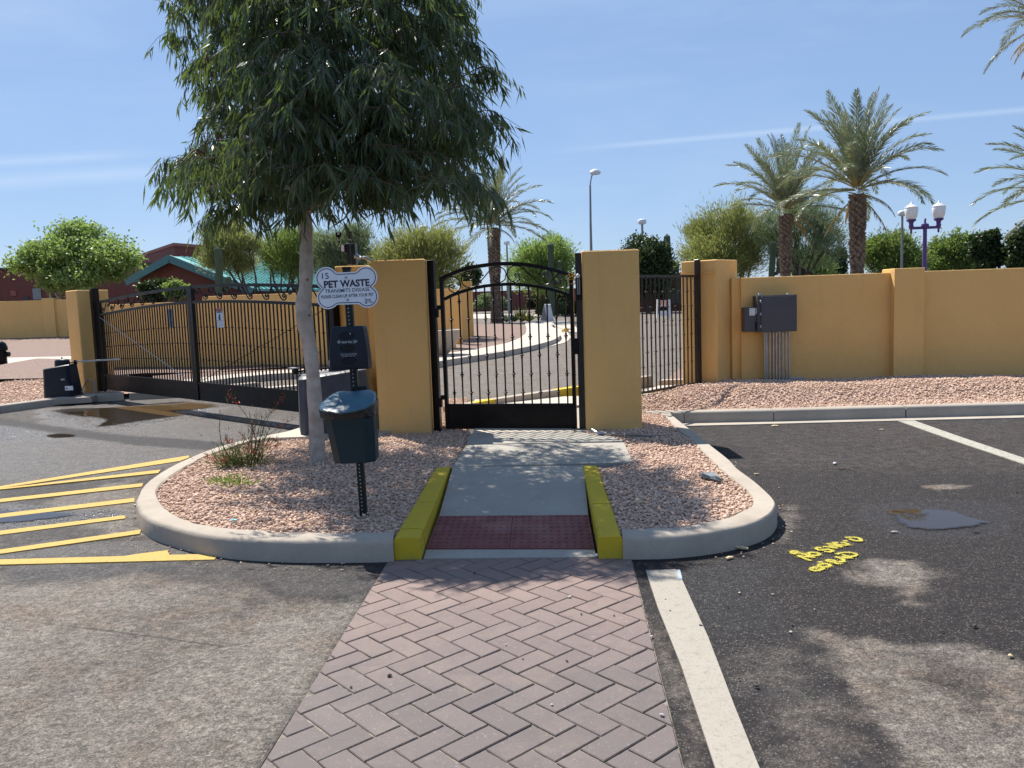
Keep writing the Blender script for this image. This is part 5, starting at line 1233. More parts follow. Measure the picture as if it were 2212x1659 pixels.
a, b = YP(*Zc(835, 450), yc), YP(*Zc(960, 470), yc-.1); MB().tube(cr([a, a.lerp(b, .5)+Vector((0, 0, -.01)), b, b+Vector((.12, 0, -.08))], 5), [.045]+[.03]*4+[.022]*6+[.022]*5, 8).build('siren_horn', 'galvanised', cp, smooth=True)
# ================================================================ INSIDE THE GROUNDS
Zq = ZM(1040, 740, 5.027)
def gts(pts, dz, zm=Zq): return [GT(*zm(x, y), dz) for x, y in pts]
def tz(x, y, dz): return T(x, y)+dz
KO = [(-900, 980), (-300, 905), (60, 860), (290, 820), (600, 770), (1000, 712), (1300, 657), (1550, 602), (1700, 560), (1785, 520), (1812, 490), (1800, 455), (1745, 405), (1690, 370)]
KI = [(-900, 955), (-300, 882), (60, 840), (290, 805), (600, 755), (1000, 698), (1300, 643), (1540, 588), (1680, 548), (1755, 510), (1775, 488), (1765, 458), (1715, 410), (1665, 378)]
ko = resample(cr(gts(KO, .15), 4), 50); ki = resample(cr(gts(KI, .15), 4), 50)
def fixz(P, dz): return [Vector((p.x, p.y, T(p.x, p.y)+dz)) for p in P]
ko, ki = fixz(ko, .15), fixz(ki, .15)
IC = MATS['inner_concrete']
mb = MB(); mb.loft([[(o_.x, o_.y, o_.z-.22), (o_.x, o_.y, o_.z-.01), (o_.x*.985+i_.x*.015, o_.y*.985+i_.y*.015, o_.z), (i_.x, i_.y, i_.z), (i_.x, i_.y, i_.z-.1)] for o_, i_ in zip(ko, ki)], True); mb.build('kerb', IC, kind='structure', smooth=True)
SI = [(-900, 870), (-300, 812), (60, 762), (280, 732), (560, 690), (850, 650), (1130, 590), (1300, 530), (1375, 470), (1390, 410), (1370, 350), (1440, 318), (1700, 308), (1740, 360)]
si = fixz(resample(gts(SI, .15), 50), .148); kk = fixz(ki, .148)
mb = MB(); mb.add([v for v in si]+[v for v in kk], [(50+i, 50+i+1, i+1, i) for i in range(49)]).build('sidewalk', IC, kind='structure')
# gutter apron
AP = [(290, 885), (1000, 785), (1550, 672), (1800, 610), (1900, 580), (1950, 520), (1900, 450), (1860, 420), (1700, 310)]
ap = fixz(resample(gts(AP, .0), 40), .012); kb_ = fixz(resample(ko[20:], 40), .012)
MB().add(ap+kb_, [(i, i+1, 41+i, 40+i) for i in range(39)]).build('gutter', IC, kind='structure')
# gravel bed between sidewalk and walls
gp_ = gts([(-900, 868), (-300, 810), (60, 760), (280, 730), (560, 688), (850, 648), (1130, 588), (1300, 528), (1373, 468), (1388, 408), (1368, 352), (900, 342), (600, 345)], .15)
poly = [(p.x, p.y) for p in gp_]+[(-2.5, 40), (-2.5, 24), (-14, 24), (-14, 18)]
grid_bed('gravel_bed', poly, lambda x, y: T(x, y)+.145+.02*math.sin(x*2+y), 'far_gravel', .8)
# near kerb with painted lengths
NK = [(330, 1392), (640, 1338), (900, 1293), (1200, 1249), (1500, 1204), (1690, 1176), (2000, 1130)]
nk = [G(*Zq(x, y), .17) for x, y in NK]; nk2 = []
for i, p in enumerate(nk):
    d_ = (nk[min(i+1, 6)]-nk[max(i-1, 0)]).normalized(); nk2.append(p-Vector((-d_.y, d_.x, 0))*.15)
nk.append(nk[-1]+(nk[-1]-nk[-2])*3.2); nk2.append(nk2[-1]+(nk2[-1]-nk2[-2])*3.2)
for (a, b, m_) in ((0, 1, KM), (1, 2, YM), (2, 5, KM), (5, 6, YM), (6, 7, KM)):
    A, B_ = nk2[a:b+1], nk[a:b+1]; A = [A[0].lerp(A[1], .02)]+A[1:]; B_ = [B_[0].lerp(B_[1], .02)]+B_[1:]
    MB().loft([[(p.x, p.y, -.05), (p.x, p.y, .165), (p.x+.005, p.y+.005, .172), (q_.x, q_.y, .172), (q_.x, q_.y, -.05)] for p, q_ in zip(A, B_)]).build('kerb', m_, kind='structure')
# ground beyond the barred panel
sheet('sidewalk', [(2.0, 12.5), (9, 12.6), (9, 13.3), (2.4, 13.2)], .09, IC, .1)
pts = [(2.6, 13.6), (9, 13.6), (9, 16.5), (3.2, 15.6)]; grid_bed('gravel_bed', pts, lambda x, y: .13, 'far_gravel', .4)
ribbon('kerb', [(Vector((2.55, 13.6, .15)), Vector((2.45, 13.45, .15))), (Vector((9, 13.6, .15)), Vector((9, 13.45, .15)))], IC, .2)
# far road, walks, walls
def farsheet(name, D4, dz, mat):
    P = [GT(x, y, dz) for x, y in D4]; a = MB().add([(p.x, p.y, T(p.x, p.y)+dz) for p in P], [tuple(range(len(P)))]); return a.build(name, mat, kind='structure')
farsheet('sidewalk', [(900, 689), (1010, 688.5), (1190, 686), (1262, 681), (1262, 676), (1120, 677.5), (900, 679)], .02, IC)
farsheet('sidewalk', [(1172, 693.5), (1225, 693), (1245, 707), (1290, 718), (1290, 723), (1228, 716)], .03, IC)
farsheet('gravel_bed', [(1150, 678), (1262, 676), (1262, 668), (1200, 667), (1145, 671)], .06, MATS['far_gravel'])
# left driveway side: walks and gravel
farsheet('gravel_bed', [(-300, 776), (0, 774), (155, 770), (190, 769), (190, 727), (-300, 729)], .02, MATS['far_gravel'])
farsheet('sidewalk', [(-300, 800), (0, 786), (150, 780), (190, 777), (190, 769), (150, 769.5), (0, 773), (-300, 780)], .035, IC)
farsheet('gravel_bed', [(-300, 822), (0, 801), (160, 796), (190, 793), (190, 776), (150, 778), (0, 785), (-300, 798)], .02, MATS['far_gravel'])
farsheet('sidewalk', [(-300, 850), (0, 829), (80, 818), (140, 809), (190, 806), (190, 793), (0, 800.5), (-300, 812)], .035, IC)
LG = [v2(p+Vector((0, .16, 0))) for p in lk]+[(-7.3, 16.0), (-7.6, 17.4)]+[v2(GT(x, y, .05)) for x, y in ((190, 807), (140, 811), (80, 820), (0, 832), (-300, 852))]
grid_bed('gravel_bed', LG, lambda x, y: T(x, y)+.10, 'gravel_soil', .3)
pebbles('gravel', LG, lambda x, y: T(x, y)+.105, 420, .03, .055, 'gravel_stone', True, excl=[[(-40, 5), (-12.5, 5), (-12.5, 40), (-40, 40)]])
# behind the driveway gate: planting strip and kerb
pts = [v2(GT(x, y, .1)) for x, y in ((420, 822), (480, 812), (560, 803), (735, 793), (735, 783), (640, 786), (420, 806))]
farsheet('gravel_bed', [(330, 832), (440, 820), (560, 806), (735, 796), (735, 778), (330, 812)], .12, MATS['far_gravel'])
def kseg(P, dz, w_, mat=IC):
    P = [GT(x, y, dz) for x, y in P]; P = [Vector((p.x, p.y, T(p.x, p.y)+dz)) for p in P]; Q = []
    for i, p in enumerate(P):
        d_ = (P[min(i+1, len(P)-1)]-P[max(i-1, 0)]); d_.z = 0; d_.normalize(); Q.append(p+Vector((-d_.y, d_.x, 0))*w_)
    MB().loft([[(a.x, a.y, a.z-.2), a, b, (b.x, b.y, b.z-.2)] for a, b in zip(P, Q)]).build('kerb', mat, kind='structure')
kseg([(430, 826), (500, 816), (580, 808), (660, 803), (735, 801)], .14, .9)
kseg([(520, 846), (580, 838), (660, 832), (760, 828)], .06, .3)
# brick walls and buildings
def wall2(name, label, cat, P, z1, mat, th=.4, zb=-.5):
    t = thing(name, label, cat, (P[0].x, P[0].y, 0))
    for a, b in zip(P, P[1:]):
        d_ = Vector((b.x-a.x, b.y-a.y)).normalized(); n_ = Vector((-d_.y, d_.x))*th
        MB().prism(ccw([(a.x, a.y), (b.x, b.y), (b.x+n_.x, b.y+n_.y), (a.x+n_.x, a.y+n_.y)]), zb, z1).build('panel', mat, t)
    return t
RBk = MATS['red_brick']
wall2('brick_wall', 'long low dark red brick wall far beyond the pedestrian gate', 'wall', [YP(850, 660, 84), YP(1262, 655, 84)], YP(1100, 627.5, 84).z, RBk)
t = wall2('brick_wall', 'paler brick screen wall behind the tall saguaro at the right of the gate view', 'wall', [YP(1182, 668, 66), YP(1300, 668, 66)], YP(1220, 634, 66).z, MATS['pale_brick'])
t = thing('brick_building', 'low dark brick building seen through the barred panel beside the right column', 'building', (*YP(1400, 650, 62)[:2], .5))
a, b = YP(1330, 660, 62), YP(1530, 660, 62); zt_ = YP(1430, 597, 62).z
MB().box(((a.x+b.x)/2, 66, zt_/2), (b.x-a.x, 8, zt_), 0).build('wall', RBk, t); MB().box(((a.x+b.x)/2, 66, zt_+.1), (b.x-a.x+.6, 8.6, .25), 0).build('roof', 'bark_dark', t)
a = YP(1410, 640, 62); b = YP(1478, 640, 62)
for (x0, x1, y0, y1) in ((1405, 1440, 620, 642), (1450, 1475, 620, 655)):
    p, q_ = YP(x0, y0, 61.97), YP(x1, y1, 61.97); MB().box(((p.x+q_.x)/2, 61.97, (p.z+q_.z)/2), (q_.x-p.x, .08, p.z-q_.z)).build('window', 'glass_dark', t)
# school buildings at left
t = thing('brick_building', 'low dark brick building at far left with a small red framed window', 'building', (*YP(20, 650, 56)[:2], .8))
a, b = YP(-700, 640, 56), YP(330, 640, 56); zt_ = YP(30, 582, 56).z
MB().box(((a.x+b.x)/2, 61, zt_/2), (b.x-a.x, 10, zt_)).build('wall', RBk, t); MB().box(((a.x+b.x)/2, 61, zt_+.07), (b.x-a.x+.3, 10.3, .14)).build('coping', MATS['bark_dark'], t)
Zm = lambda x, y: (x*.2343, 414.7+y*.2343)
for (x0, y0, x1, y1, m_) in ((97, 912, 150, 958, 'pale_brick'), (107, 922, 140, 948, 'print_red'), (215, 968, 268, 996, 'glass_dark'), (300, 890, 385, 990, 'pole_grey'), (452, 965, 502, 990, 'glass_dark')):
    p, q_ = YP(*Zm(x0, y0), 55.96), YP(*Zm(x1, y1), 55.96); Yo = 55.93 if m_ == 'print_red' else 55.96
    MB().box(((p.x+q_.x)/2, Yo, (p.z+q_.z)/2), (q_.x-p.x, .08, p.z-q_.z)).build('window', m_, t)
t = thing('brick_building', 'tall plain red brick block rising behind the teal gable roof', 'building', (*YP(380, 640, 75)[:2], .8))
p0, p1, p2 = YP(288, 548, 84), YP(376, 531, 70), YP(520, 534, 78)
zt_ = p1.z
MB().prism(ccw([(p0.x, p0.y), (p1.x, p1.y), (p2.x, p2.y), (p0.x+(p2.x-p1.x), p0.y+(p2.y-p1.y))]), 0, zt_).build('wall', RBk, t)
MB().prism(ccw(inset(ccw([(p0.x, p0.y), (p1.x, p1.y), (p2.x, p2.y), (p0.x+(p2.x-p1.x), p0.y+(p2.y-p1.y))]), -.08)), zt_, zt_+.25).build('coping', 'pale_brick', t)
gh = thing('gabled_building', 'dark brick gabled building with ribbed teal metal roof behind the driveway gate', 'building', (*YP(400, 640, 50)[:2], .8))
R0, R1 = YP(380, 554, 48), YP(700, 575.5, 63); R1.z = R0.z; rd = (R1-R0).normalized(); rn = Vector((rd.y, -rd.x, 0))   # toward camera-right
def planehit(x, y, P, n_):
    d_ = ray(x, y); t_ = (P-Vector((0, 0, H))).dot(n_)/d_.dot(n_); return Vector((d_.x*t_, d_.y*t_, H+d_.z*t_))
EL, ER = planehit(302, 596, R0, rd), planehit(520, 609, R0, rd)
ER2 = ER+(ER-R0)*.25; EL2 = EL+(EL-R0)*.2
Lr = (R1-R0).length
def roofplane(E_, nm):
    up_ = Vector((0, 0, .14)); q = [R0-rd*.5, E_-rd*.5, E_-rd*.5-up_, R0-rd*.5-up_]
    MB().loft([q, [v+rd*(Lr+.5) for v in q]]).build(nm, 'teal_roof', gh)
    for k in range(1, int(Lr/.45)):                                        # standing seams
        a_ = R0+rd*(k*.45)+Vector((0, 0, .02)); b_ = E_+rd*(k*.45)+Vector((0, 0, .02)); MB().bar(a_, b_, .05, .07).build('seam', 'teal_roof', gh)
roofplane(ER2, 'roof'); roofplane(EL2, 'roof')
for E_ in (ER2, EL2): MB().bar(R0-rd*.55-Vector((0, 0, .15)), E_-rd*.55-Vector((0, 0, .15)), .12, .42).build('fascia', 'teal_fascia', gh)
inw = Vector((0, 0, .2))
tri = [R0-inw, EL-inw, Vector((EL.x, EL.y, 0)), Vector((ER.x, ER.y, 0)), ER-inw]
MB().loft([[v for v in tri], [v+rd*Lr for v in tri]]).build('wall', RBk, gh)

# ================================================================ VEGETATION
def leafmesh(name, pos, dr, ln, wd, mat, parent, kind=None, flat=None, label=None, cup=.0):
    n = len(pos); dr = dr/np.linalg.norm(dr, axis=1, keepdims=True)
    rv = RNG.normal(0, 1, (n, 3)) if flat is None else flat
    sd = np.cross(dr, rv); sd /= (np.linalg.norm(sd, axis=1, keepdims=True)+1e-9)
    ln = np.broadcast_to(ln, n)[:, None]; wd = np.broadcast_to(wd, n)[:, None]
    V = np.stack([pos, pos+dr*ln*.42+sd*wd*.5, pos+dr*ln, pos+dr*ln*.42-sd*wd*.5], 1)
    t = parent
    if parent is not None:
        while t.parent is not None: t = t.parent
        V = V-np.array(t.location)
    me = bpy.data.meshes.new(name); me.vertices.add(n*4); me.vertices.foreach_set('co', V.reshape(-1)); me.loops.add(n*4); me.loops.foreach_set('vertex_index', np.arange(n*4, dtype=np.int32))
    me.polygons.add(n); me.polygons.foreach_set('loop_start', np.arange(0, n*4, 4, dtype=np.int32)); me.update(calc_edges=True)
    a = me.attributes.new('rnd', 'FLOAT', 'FACE'); a.data.foreach_set('value', RNG.uniform(0, 1, n).astype(np.float32))
    me.materials.append(MATS[mat]); o = bpy.data.objects.new(name, me); C.objects.link(o)
    if parent is not None: o.parent = parent
    if kind: o['kind'] = kind
    return o
# ---- the gum tree on the island
TY = 7.33
gt = thing('gum_tree', 'gum tree with smooth pale trunk and drooping narrow leaves on the gravel island', 'tree', (G(687, 1003, .1).x, TY, .06))
TP = [(688, 1012, 19.5), (687, 1000, 18), (685, 960, 16.5), (682, 900, 16), (679, 850, 15.5), (675, 800, 15), (669, 750, 15.5), (661, 710, 17), (657, 680, 18.5), (656, 655, 16.5), (660, 620, 14.5), (662, 580, 14.5), (661, 530, 14.5), (660, 480, 14), (657, 440, 12), (650, 400, 10), (644, 350, 9), (650, 290, 8), (662, 220, 7.5), (668, 140, 7), (676, 60, 6), (680, -40, 5), (672, -160, 4), (660, -300, 2.5)]
tp = [YP(x, y, TY) for x, y, r_ in TP]; tr_ = [r_*TY/1750 for x, y, r_ in TP]
fp_ = cr([(*p, ) for p in tp], 4)
rad = np.interp(np.linspace(0, len(tr_)-1, len(fp_)), range(len(tr_)), tr_)
rg = random.Random(9)
rad = [r_*(1+.05*math.sin(i*.9)+rg.uniform(-.03, .03)) for i, r_ in enumerate(rad)]
mb = MB(); mb.tube(fp_, rad, 18)
def gb_(pts, r0, r1, n=7): P = cr(pts, 4); mb.tube(P, list(np.linspace(r0, r1, len(P))), n)
brs = [[(662, 452, 7.33), (690, 432, 7.3), (715, 410, 7.25), (740, 380, 7.1), (790, 330, 6.9), (860, 290, 6.6), (940, 270, 6.5)], [(715, 410, 7.25), (760, 395, 7.5), (830, 350, 7.9), (930, 330, 8.2), (1010, 320, 8.2)],
       [(655, 430, 7.33), (620, 400, 7.2), (570, 375, 7.0), (510, 370, 6.8), (440, 350, 6.7)], [(650, 395, 7.33), (610, 350, 7.6), (540, 300, 8.0), (450, 260, 8.3)], [(644, 350, 7.33), (600, 280, 7.0), (520, 210, 6.7), (430, 150, 6.6)],
       [(652, 290, 7.33), (720, 240, 7.0), (800, 180, 6.6), (880, 110, 6.4)], [(665, 210, 7.33), (740, 150, 7.7), (850, 90, 8.2), (960, 40, 8.4)], [(668, 140, 7.33), (600, 60, 7.7), (500, 0, 8.1), (420, -80, 8.2)],
       [(740, 380, 7.1), (800, 385, 6.8), (870, 390, 6.5), (960, 400, 6.4)], [(676, 60, 7.33), (740, -40, 7.0), (830, -140, 6.8), (900, -200, 6.8)], [(680, -40, 7.33), (620, -130, 7.0), (540, -220, 6.9)], [(650, 330, 7.33), (680, 280, 6.8), (700, 240, 6.2), (720, 220, 5.8)], [(655, 300, 7.33), (700, 260, 8.0), (720, 230, 8.7)]]
bpts = [p for p in fp_[60:]]
for B_ in brs:
    P = [YP(x, y, 7.33+abs(Y-7.33)*.8) for x, y, Y in B_]; gb_(P, .034 if B_ is not brs[0] else .062, .007); bpts += cr(P, 4)
mb.build('trunk', 'gum_bark', gt, smooth=True)
sil = [(326, 10), (326, 60), (338, 110), (378, 150), (400, 200), (385, 262), (372, 300), (366, 360), (362, 395), (385, 440), (395, 490), (430, 470), (480, 500), (540, 480), (600, 420), (650, 440), (700, 405), (740, 425), (790, 440), (850, 470), (880, 440), (920, 440), (960, 460), (1002, 492), (1030, 430), (1058, 380), (1068, 330), (1098, 292), (1085, 240), (1062, 200), (1085, 120), (1078, 85), (1030, 72), (1005, 40), (1010, -10), (985, -60), (960, -160), (900, -260), (780, -340), (640, -360), (500, -320), (400, -230), (345, -120)]
sp_ = [YP(x, y, TY) for x, y in sil]; spoly = [(p.x, p.z) for p in sp_]
xs = [p[0] for p in spoly]; zs = [p[1] for p in spoly]
cl_pts = []; silD = np.array(sil, float); tries = 0
while len(cl_pts) < 450 and tries < 90000:
    tries += 1
    px, py = RNG.uniform(325, 1095), RNG.uniform(-360, 480); sd = float(sdpoly(np.array([px]), np.array([py]), sil)[0])
    if sd < (34 if py < 300 else 16): continue
    front = len(cl_pts) % 5 == 0
    if front and not (520 < px < 880): px = RNG.uniform(540, 860)
    Yc = RNG.uniform(6.2, 7.15) if front else RNG.uniform(5.7, 10.3); P_ = YP(px, py, Yc)
    if abs(Yc-TY) > .35+math.sqrt(min(1, sd/170))*2.3+max(0, (700-px)/190)*(1 if Yc > TY else 0): continue
    qx, qy = P_.x+.375*(P_.z-.1), P_.y-.576*(P_.z-.1); qq = qx*.838+qy*.546
    if qy < (4.42 if front else 4.7) or qx > 1.75: continue
    if qq < 2.15 and qy < 6.4 and RNG.random() > (.10 if qy < 5.6 else .35): continue
    if P_.z > 6.3: continue
    c = np.array(tuple(P_))
    if any(np.linalg.norm(c-q_) < .17 for q_ in cl_pts): continue
    cl_pts.append(c)
print('clumps', len(cl_pts), tries)
BP = np.array([tuple(p) for p in bpts]); tw = MB(); Lp, Ld = [], []
cc0 = np.array([(min(xs)+max(xs))/2, TY, 3.8])
for c in cl_pts:
    k = int(np.argmin(((BP-c)**2*[1, 1, 1.6]).sum(1))); a = Vector(BP[k]); b = Vector(c)
    if (a-b).length < 2.2: mid = a.lerp(b, .5)+Vector((0, 0, .12)); tw.tube(cr([a, mid, b], 3), [.012, .011, .010, .009, .007, .006, .005], 4, False)
    out = (c-cc0); out[2] *= .3; out /= (np.linalg.norm(out)+1e-9)
    nt = RNG.integers(5, 8)
    for t_ in range(nt):
        d0 = out*.45+RNG.normal(0, .75, 3); d0[2] = abs(d0[2])*.25+.1; d0 /= np.linalg.norm(d0); L_ = RNG.uniform(.2, .46)
        u = np.linspace(.0, 1, 7)[:, None]; P = c+d0*L_*u+np.array([0, 0, -1])*(u**2)*L_*RNG.uniform(.5, 1.0)
        tw.tube([Vector(p) for p in P[::2]], [.0035, .003, .0025, .002], 3, False)
        m_ = RNG.integers(14, 24); uu = RNG.uniform(.12, 1, m_)[:, None]; pp = c+d0*L_*uu+np.array([0, 0, -1])*(uu**2)*L_*.75
        tg = d0*.45*(1-uu*.5)+np.array([0, 0, -1.15]) ; dd_ = tg+RNG.normal(0, .34, (m_, 3)); Lp.append(pp+RNG.normal(0, .01, (m_, 3))); Ld.append(dd_)
Lp = np.concatenate(Lp); Ld = np.concatenate(Ld); n_ = len(Lp); print('gum leaves', n_)
crown = leafmesh('crown', Lp, Ld, RNG.uniform(.10, .22, n_), RNG.uniform(.012, .025, n_), 'gum_leaf', gt, 'stuff')
tw.build('twig', 'twig_wood', gt, kind='stuff')
kn_ = MB()
for (x, y) in ((664, 604), (649, 651), (668, 681)):
    p = YP(x, y, TY-.062); kn_.lathe(tuple(p), [(.002, -.012), (.010, -.006), (.010, .006), (.002, .010)], 7, 1, .6)
kn_.build('knot', 'palm_boot', gt)

# ---- desert trees
def dtree(name, label, x0, x1, yt, yb, Y, leaf, bark, n=9000, ls=(.10, .05), wisp=0, trunk=None, seed=1, trunks=1, group=None, open_=.0, limb=.10, low=.25, droop=0, vis=None):
    r = np.random.default_rng(seed); rr = random.Random(seed)
    a, b = YP(x0, (yt+yb)/2, Y), YP(x1, (yt+yb)/2, Y); top = YP((x0+x1)/2, yt, Y).z; bot = YP((x0+x1)/2, yb, Y).z
    cx = (a.x+b.x)/2; W = (b.x-a.x)/2; Hh = (top-bot)/2; cz = (top+bot)/2; gz = T(cx, Y); tx = cx if trunk is None else YP(trunk, 640, Y).x
    t = thing(name, label, 'tree', (tx, Y, gz), group)
    nb_ = 9 if W > 1.5 else 5; blobs = []
    for k in range(nb_):
        an = 2*pi*k/nb_+rr.uniform(-.3, .3); q = rr.uniform(.48, .68); blobs.append((cx+W*q*math.cos(an), Y+W*.8*rr.uniform(-.5, .5), cz+Hh*q*math.sin(an)*1.0, W*rr.uniform(.34, .46), Hh*rr.uniform(.36, .5)))
    blobs.append((cx, Y, cz+Hh*.1, W*.5, Hh*.55))
    lm = MB(); gz0 = gz-.2; fork = gz+max(.4, (bot-gz)*(.5 if low else .8))
    for k in range(trunks):
        bx = tx+(k-(trunks-1)/2)*.35; fx = tx+(k-(trunks-1)/2)*W*.35
        lm.tube(cr([(bx, Y, gz0), (bx+.1*rr.uniform(-1, 1), Y, gz+(fork-gz)*.5), (fx, Y, fork)], 4), list(np.linspace(limb*1.15, limb*.8, 9)), 8)
        for bl in blobs[k::trunks]:
            tip = Vector(bl[:3]); f_ = Vector((fx, Y, fork)); mid = f_.lerp(tip, .5)+Vector((rr.uniform(-.3, .3), rr.uniform(-.2, .2), -abs(rr.uniform(.0, .3))))
            P = cr([f_, mid, tip], 5); lm.tube(P, list(np.linspace(limb*.6, limb*.16, len(P))), 6)
            for j in range(4):
                e_ = tip+Vector((rr.uniform(-1, 1)*bl[3], rr.uniform(-1, 1)*bl[3], rr.uniform(-.6, 1)*bl[4]))*.9; s_ = mid.lerp(tip, rr.uniform(.2, .9)); P = cr([s_, s_.lerp(e_, .5)+Vector((0, 0, .1)), e_], 3); lm.tube(P, list(np.linspace(limb*.22, limb*.06, len(P))), 4)
    lm.build('trunk', bark, t, smooth=True)
    ncl = 220+int(W*90); n = int(n*1.8); ps, ds = [], []
    per = max(8, n//ncl)
    wsum = np.array([bl[3]*bl[4] for bl in blobs]); wsum /= wsum.sum()
    for c in range(ncl):
        bl = blobs[r.choice(len(blobs), p=wsum)]; v = r.normal(0, 1, 3); v /= np.linalg.norm(v); q = r.uniform(.35, 1.06)
        ctr = np.array([bl[0]+v[0]*bl[3]*q, bl[1]+v[1]*bl[3]*q, bl[2]+v[2]*bl[4]*q])
        sg = r.uniform(.10, .26)*min(1.2, W/1.8)
        if wisp:
            o_ = np.array([ctr[0]-cx, (ctr[1]-Y)*.6, (ctr[2]-bot)*.9+.3]); o_ /= np.linalg.norm(o_)+1e-9
            d = o_+r.normal(0, .38, (per, 3)); d[:, 2] -= droop; ps.append(ctr+r.normal(0, sg*1.2, (per, 3))); ds.append(d)
        else:
            ps.append(ctr+r.normal(0, sg, (per, 3))*[1, 1, .7]); ds.append(r.normal(0, 1, (per, 3))+[0, 0, -.1])
    ps, ds = np.concatenate(ps), np.concatenate(ds); k = ps[:, 2] > gz+.1; ps, ds = ps[k], ds[k]; m_ = len(ps)
    leafmesh('crown', ps, ds, r.uniform(.6, 1.35, m_)*ls[0]*1.1, r.uniform(.7, 1.3, m_)*ls[1]*1.35, leaf, t, 'stuff')
    return t
dtree('leafy_tree', 'bright green spreading tree with pale forked trunks behind the far left wall', 32, 296, 482, 628, 41, 'bright_leaf', 'bark_pale', 15000, (.15, .085), trunk=135, seed=3, trunks=2, limb=.13)
dtree('leafy_tree', 'low dark green shrub tree against the brick building just right of the far left column', 296, 372, 604, 648, 44, 'dark_leaf', 'bark_dark', 4500, (.13, .07), seed=4, limb=.05)
dtree('leafy_tree', 'small fresh green tree in front of the brick gable above the left gate leaf', 352, 405, 603, 650, 43, 'bright_leaf', 'bark_dark', 3500, (.11, .06), seed=5, limb=.05)
dtree('palo_verde', 'yellow green palo verde with dark limbs in front of the teal roof', 428, 560, 486, 596, 31, 'verde_leaf', 'bark_dark', 13000, (.16, .018), 1, trunk=548, seed=6, limb=.10, droop=.1)
dtree('palo_verde', 'grey green palo verde behind the gum trunk with crooked dark branches', 540, 712, 490, 598, 33, 'mesquite_leaf', 'bark_dark', 11000, (.16, .02), 1, trunk=618, seed=7, limb=.11, trunks=2)
dtree('palo_verde', 'feathery palo verde behind the floodlights and the sign pillar', 680, 828, 488, 640, 32, 'grey_leaf', 'bark_green', 12000, (.18, .02), 1, trunk=700, seed=8, limb=.10)
dtree('palo_verde', 'broad feathery palo verde above the left gate column, with a lamp pole through it', 816, 1004, 496, 640, 30, 'verde_leaf', 'bark_green', 14000, (.18, .02), 1, trunk=900, seed=9, limb=.10)
dtree('mesquite_tree', 'light green mesquite behind the palm, seen above the pedestrian gate arch', 1096, 1250, 514, 640, 60, 'bright_leaf', 'bark_dark', 12000, (.24, .05), 1, trunk=1165, seed=10, limb=.14, droop=.25)
dtree('leafy_tree', 'dark dense tree just right of the right column with two drum lamps above it', 1322, 1466, 512, 640, 58, 'dark_leaf', 'bark_dark', 11000, (.17, .10), trunk=1400, seed=11, limb=.12)
dtree('palo_verde', 'large yellow green palo verde left of the two palms', 1462, 1672, 440, 610, 46, 'verde_leaf', 'bark_dark', 17000, (.24, .028), 1, trunk=1600, seed=12, limb=.14)
dtree('palo_verde', 'wispy grey green palo verde spreading behind the two palms', 1640, 1822, 412, 590, 44, 'grey_leaf', 'bark_dark', 11000, (.24, .022), 1, trunk=1712, seed=13, limb=.15, trunks=2)
dtree('mesquite_tree', 'low light green tree between the trunks of the two right palms', 1700, 1800, 538, 630, 60, 'bright_leaf', 'bark_dark', 6000, (.2, .05), 1, seed=14)
dtree('leafy_tree', 'small dark tree just left of the thicker palm trunk above the wall', 1776, 1834, 535, 630, 66, 'dark_leaf', 'bark_dark', 4000, (.2, .12), seed=15)
dtree('mesquite_tree', 'mesquite with dark forked trunk between the right palm and the twin globe lamp', 1866, 1992, 502, 600, 44, 'mesquite_leaf', 'bark_dark', 11000, (.16, .045), 1, trunk=1925, seed=16, trunks=2, limb=.12, droop=.3)
dtree('mesquite_tree', 'rounded yellow green mesquite right of the twin globe lamp', 2008, 2118, 508, 600, 50, 'mesquite_leaf', 'bark_dark', 10000, (.2, .06), 1, trunk=2065, seed=17, droop=.4)
dtree('leafy_tree', 'very dark dense tree above the wall near the right edge of the photo', 2098, 2172, 492, 600, 46, 'dark_leaf', 'bark_dark', 7000, (.16, .1), seed=18)
dtree('leafy_tree', 'very dark dense tree cut by the right edge of the photo', 2158, 2262, 484, 600, 45, 'dark_leaf', 'bark_dark', 9000, (.16, .1), seed=19)
dtree('leafy_tree', 'small distant dark green tree seen through the scrolls of the pedestrian gate', 984, 1040, 575, 622, 100, 'dark_leaf', 'bark_dark', 3000, (.3, .2), seed=20)
# shrubs
def shrub(name, label, x0, x1, yt, yb, Y, leaf, n=2500, ls=(.10, .06), cat='shrub', seed=1, wisp=0):
    r = np.random.default_rng(seed); a, b = YP(x0, yb, Y), YP(x1, yb, Y); top = YP((x0+x1)/2, yt, Y).z; bot = YP((x0+x1)/2, yb, Y).z; cx = (a.x+b.x)/2; W = (b.x-a.x)/2; Hh = top-bot
    t = thing(name, label, cat, (cx, Y, bot)); m_ = n; v = r.normal(0, 1, (m_, 3)); v /= np.linalg.norm(v, axis=1, keepdims=True); v[:, 2] = abs(v[:, 2]); q = r.uniform(.75, 1.05, (m_, 1))*(1+.12*np.sin(v[:, :1]*9+v[:, 1:2]*7))
    ps = v*q*[W, min(W, 1.5), Hh]+[cx, Y, bot]
    leafmesh('foliage', ps, v+r.normal(0, .6, (m_, 3)), ls[0], ls[1], leaf, t, 'stuff')
    st_ = MB()
    for k in range(7): st_.tube([(cx, Y, bot-.05), (cx+r.uniform(-.6, .6)*W, Y+r.uniform(-.3, .3), bot+Hh*.7)], [.03, .01], 4)
    st_.build('stem', 'bark_dark', t); return t
shrub('hedge', 'clipped grey green hedge before the far brick wall left of the palm trunk', 1025, 1092, 637, 665, 74, 'grey_leaf', 6000, (.2, .12), 'hedge', 21)
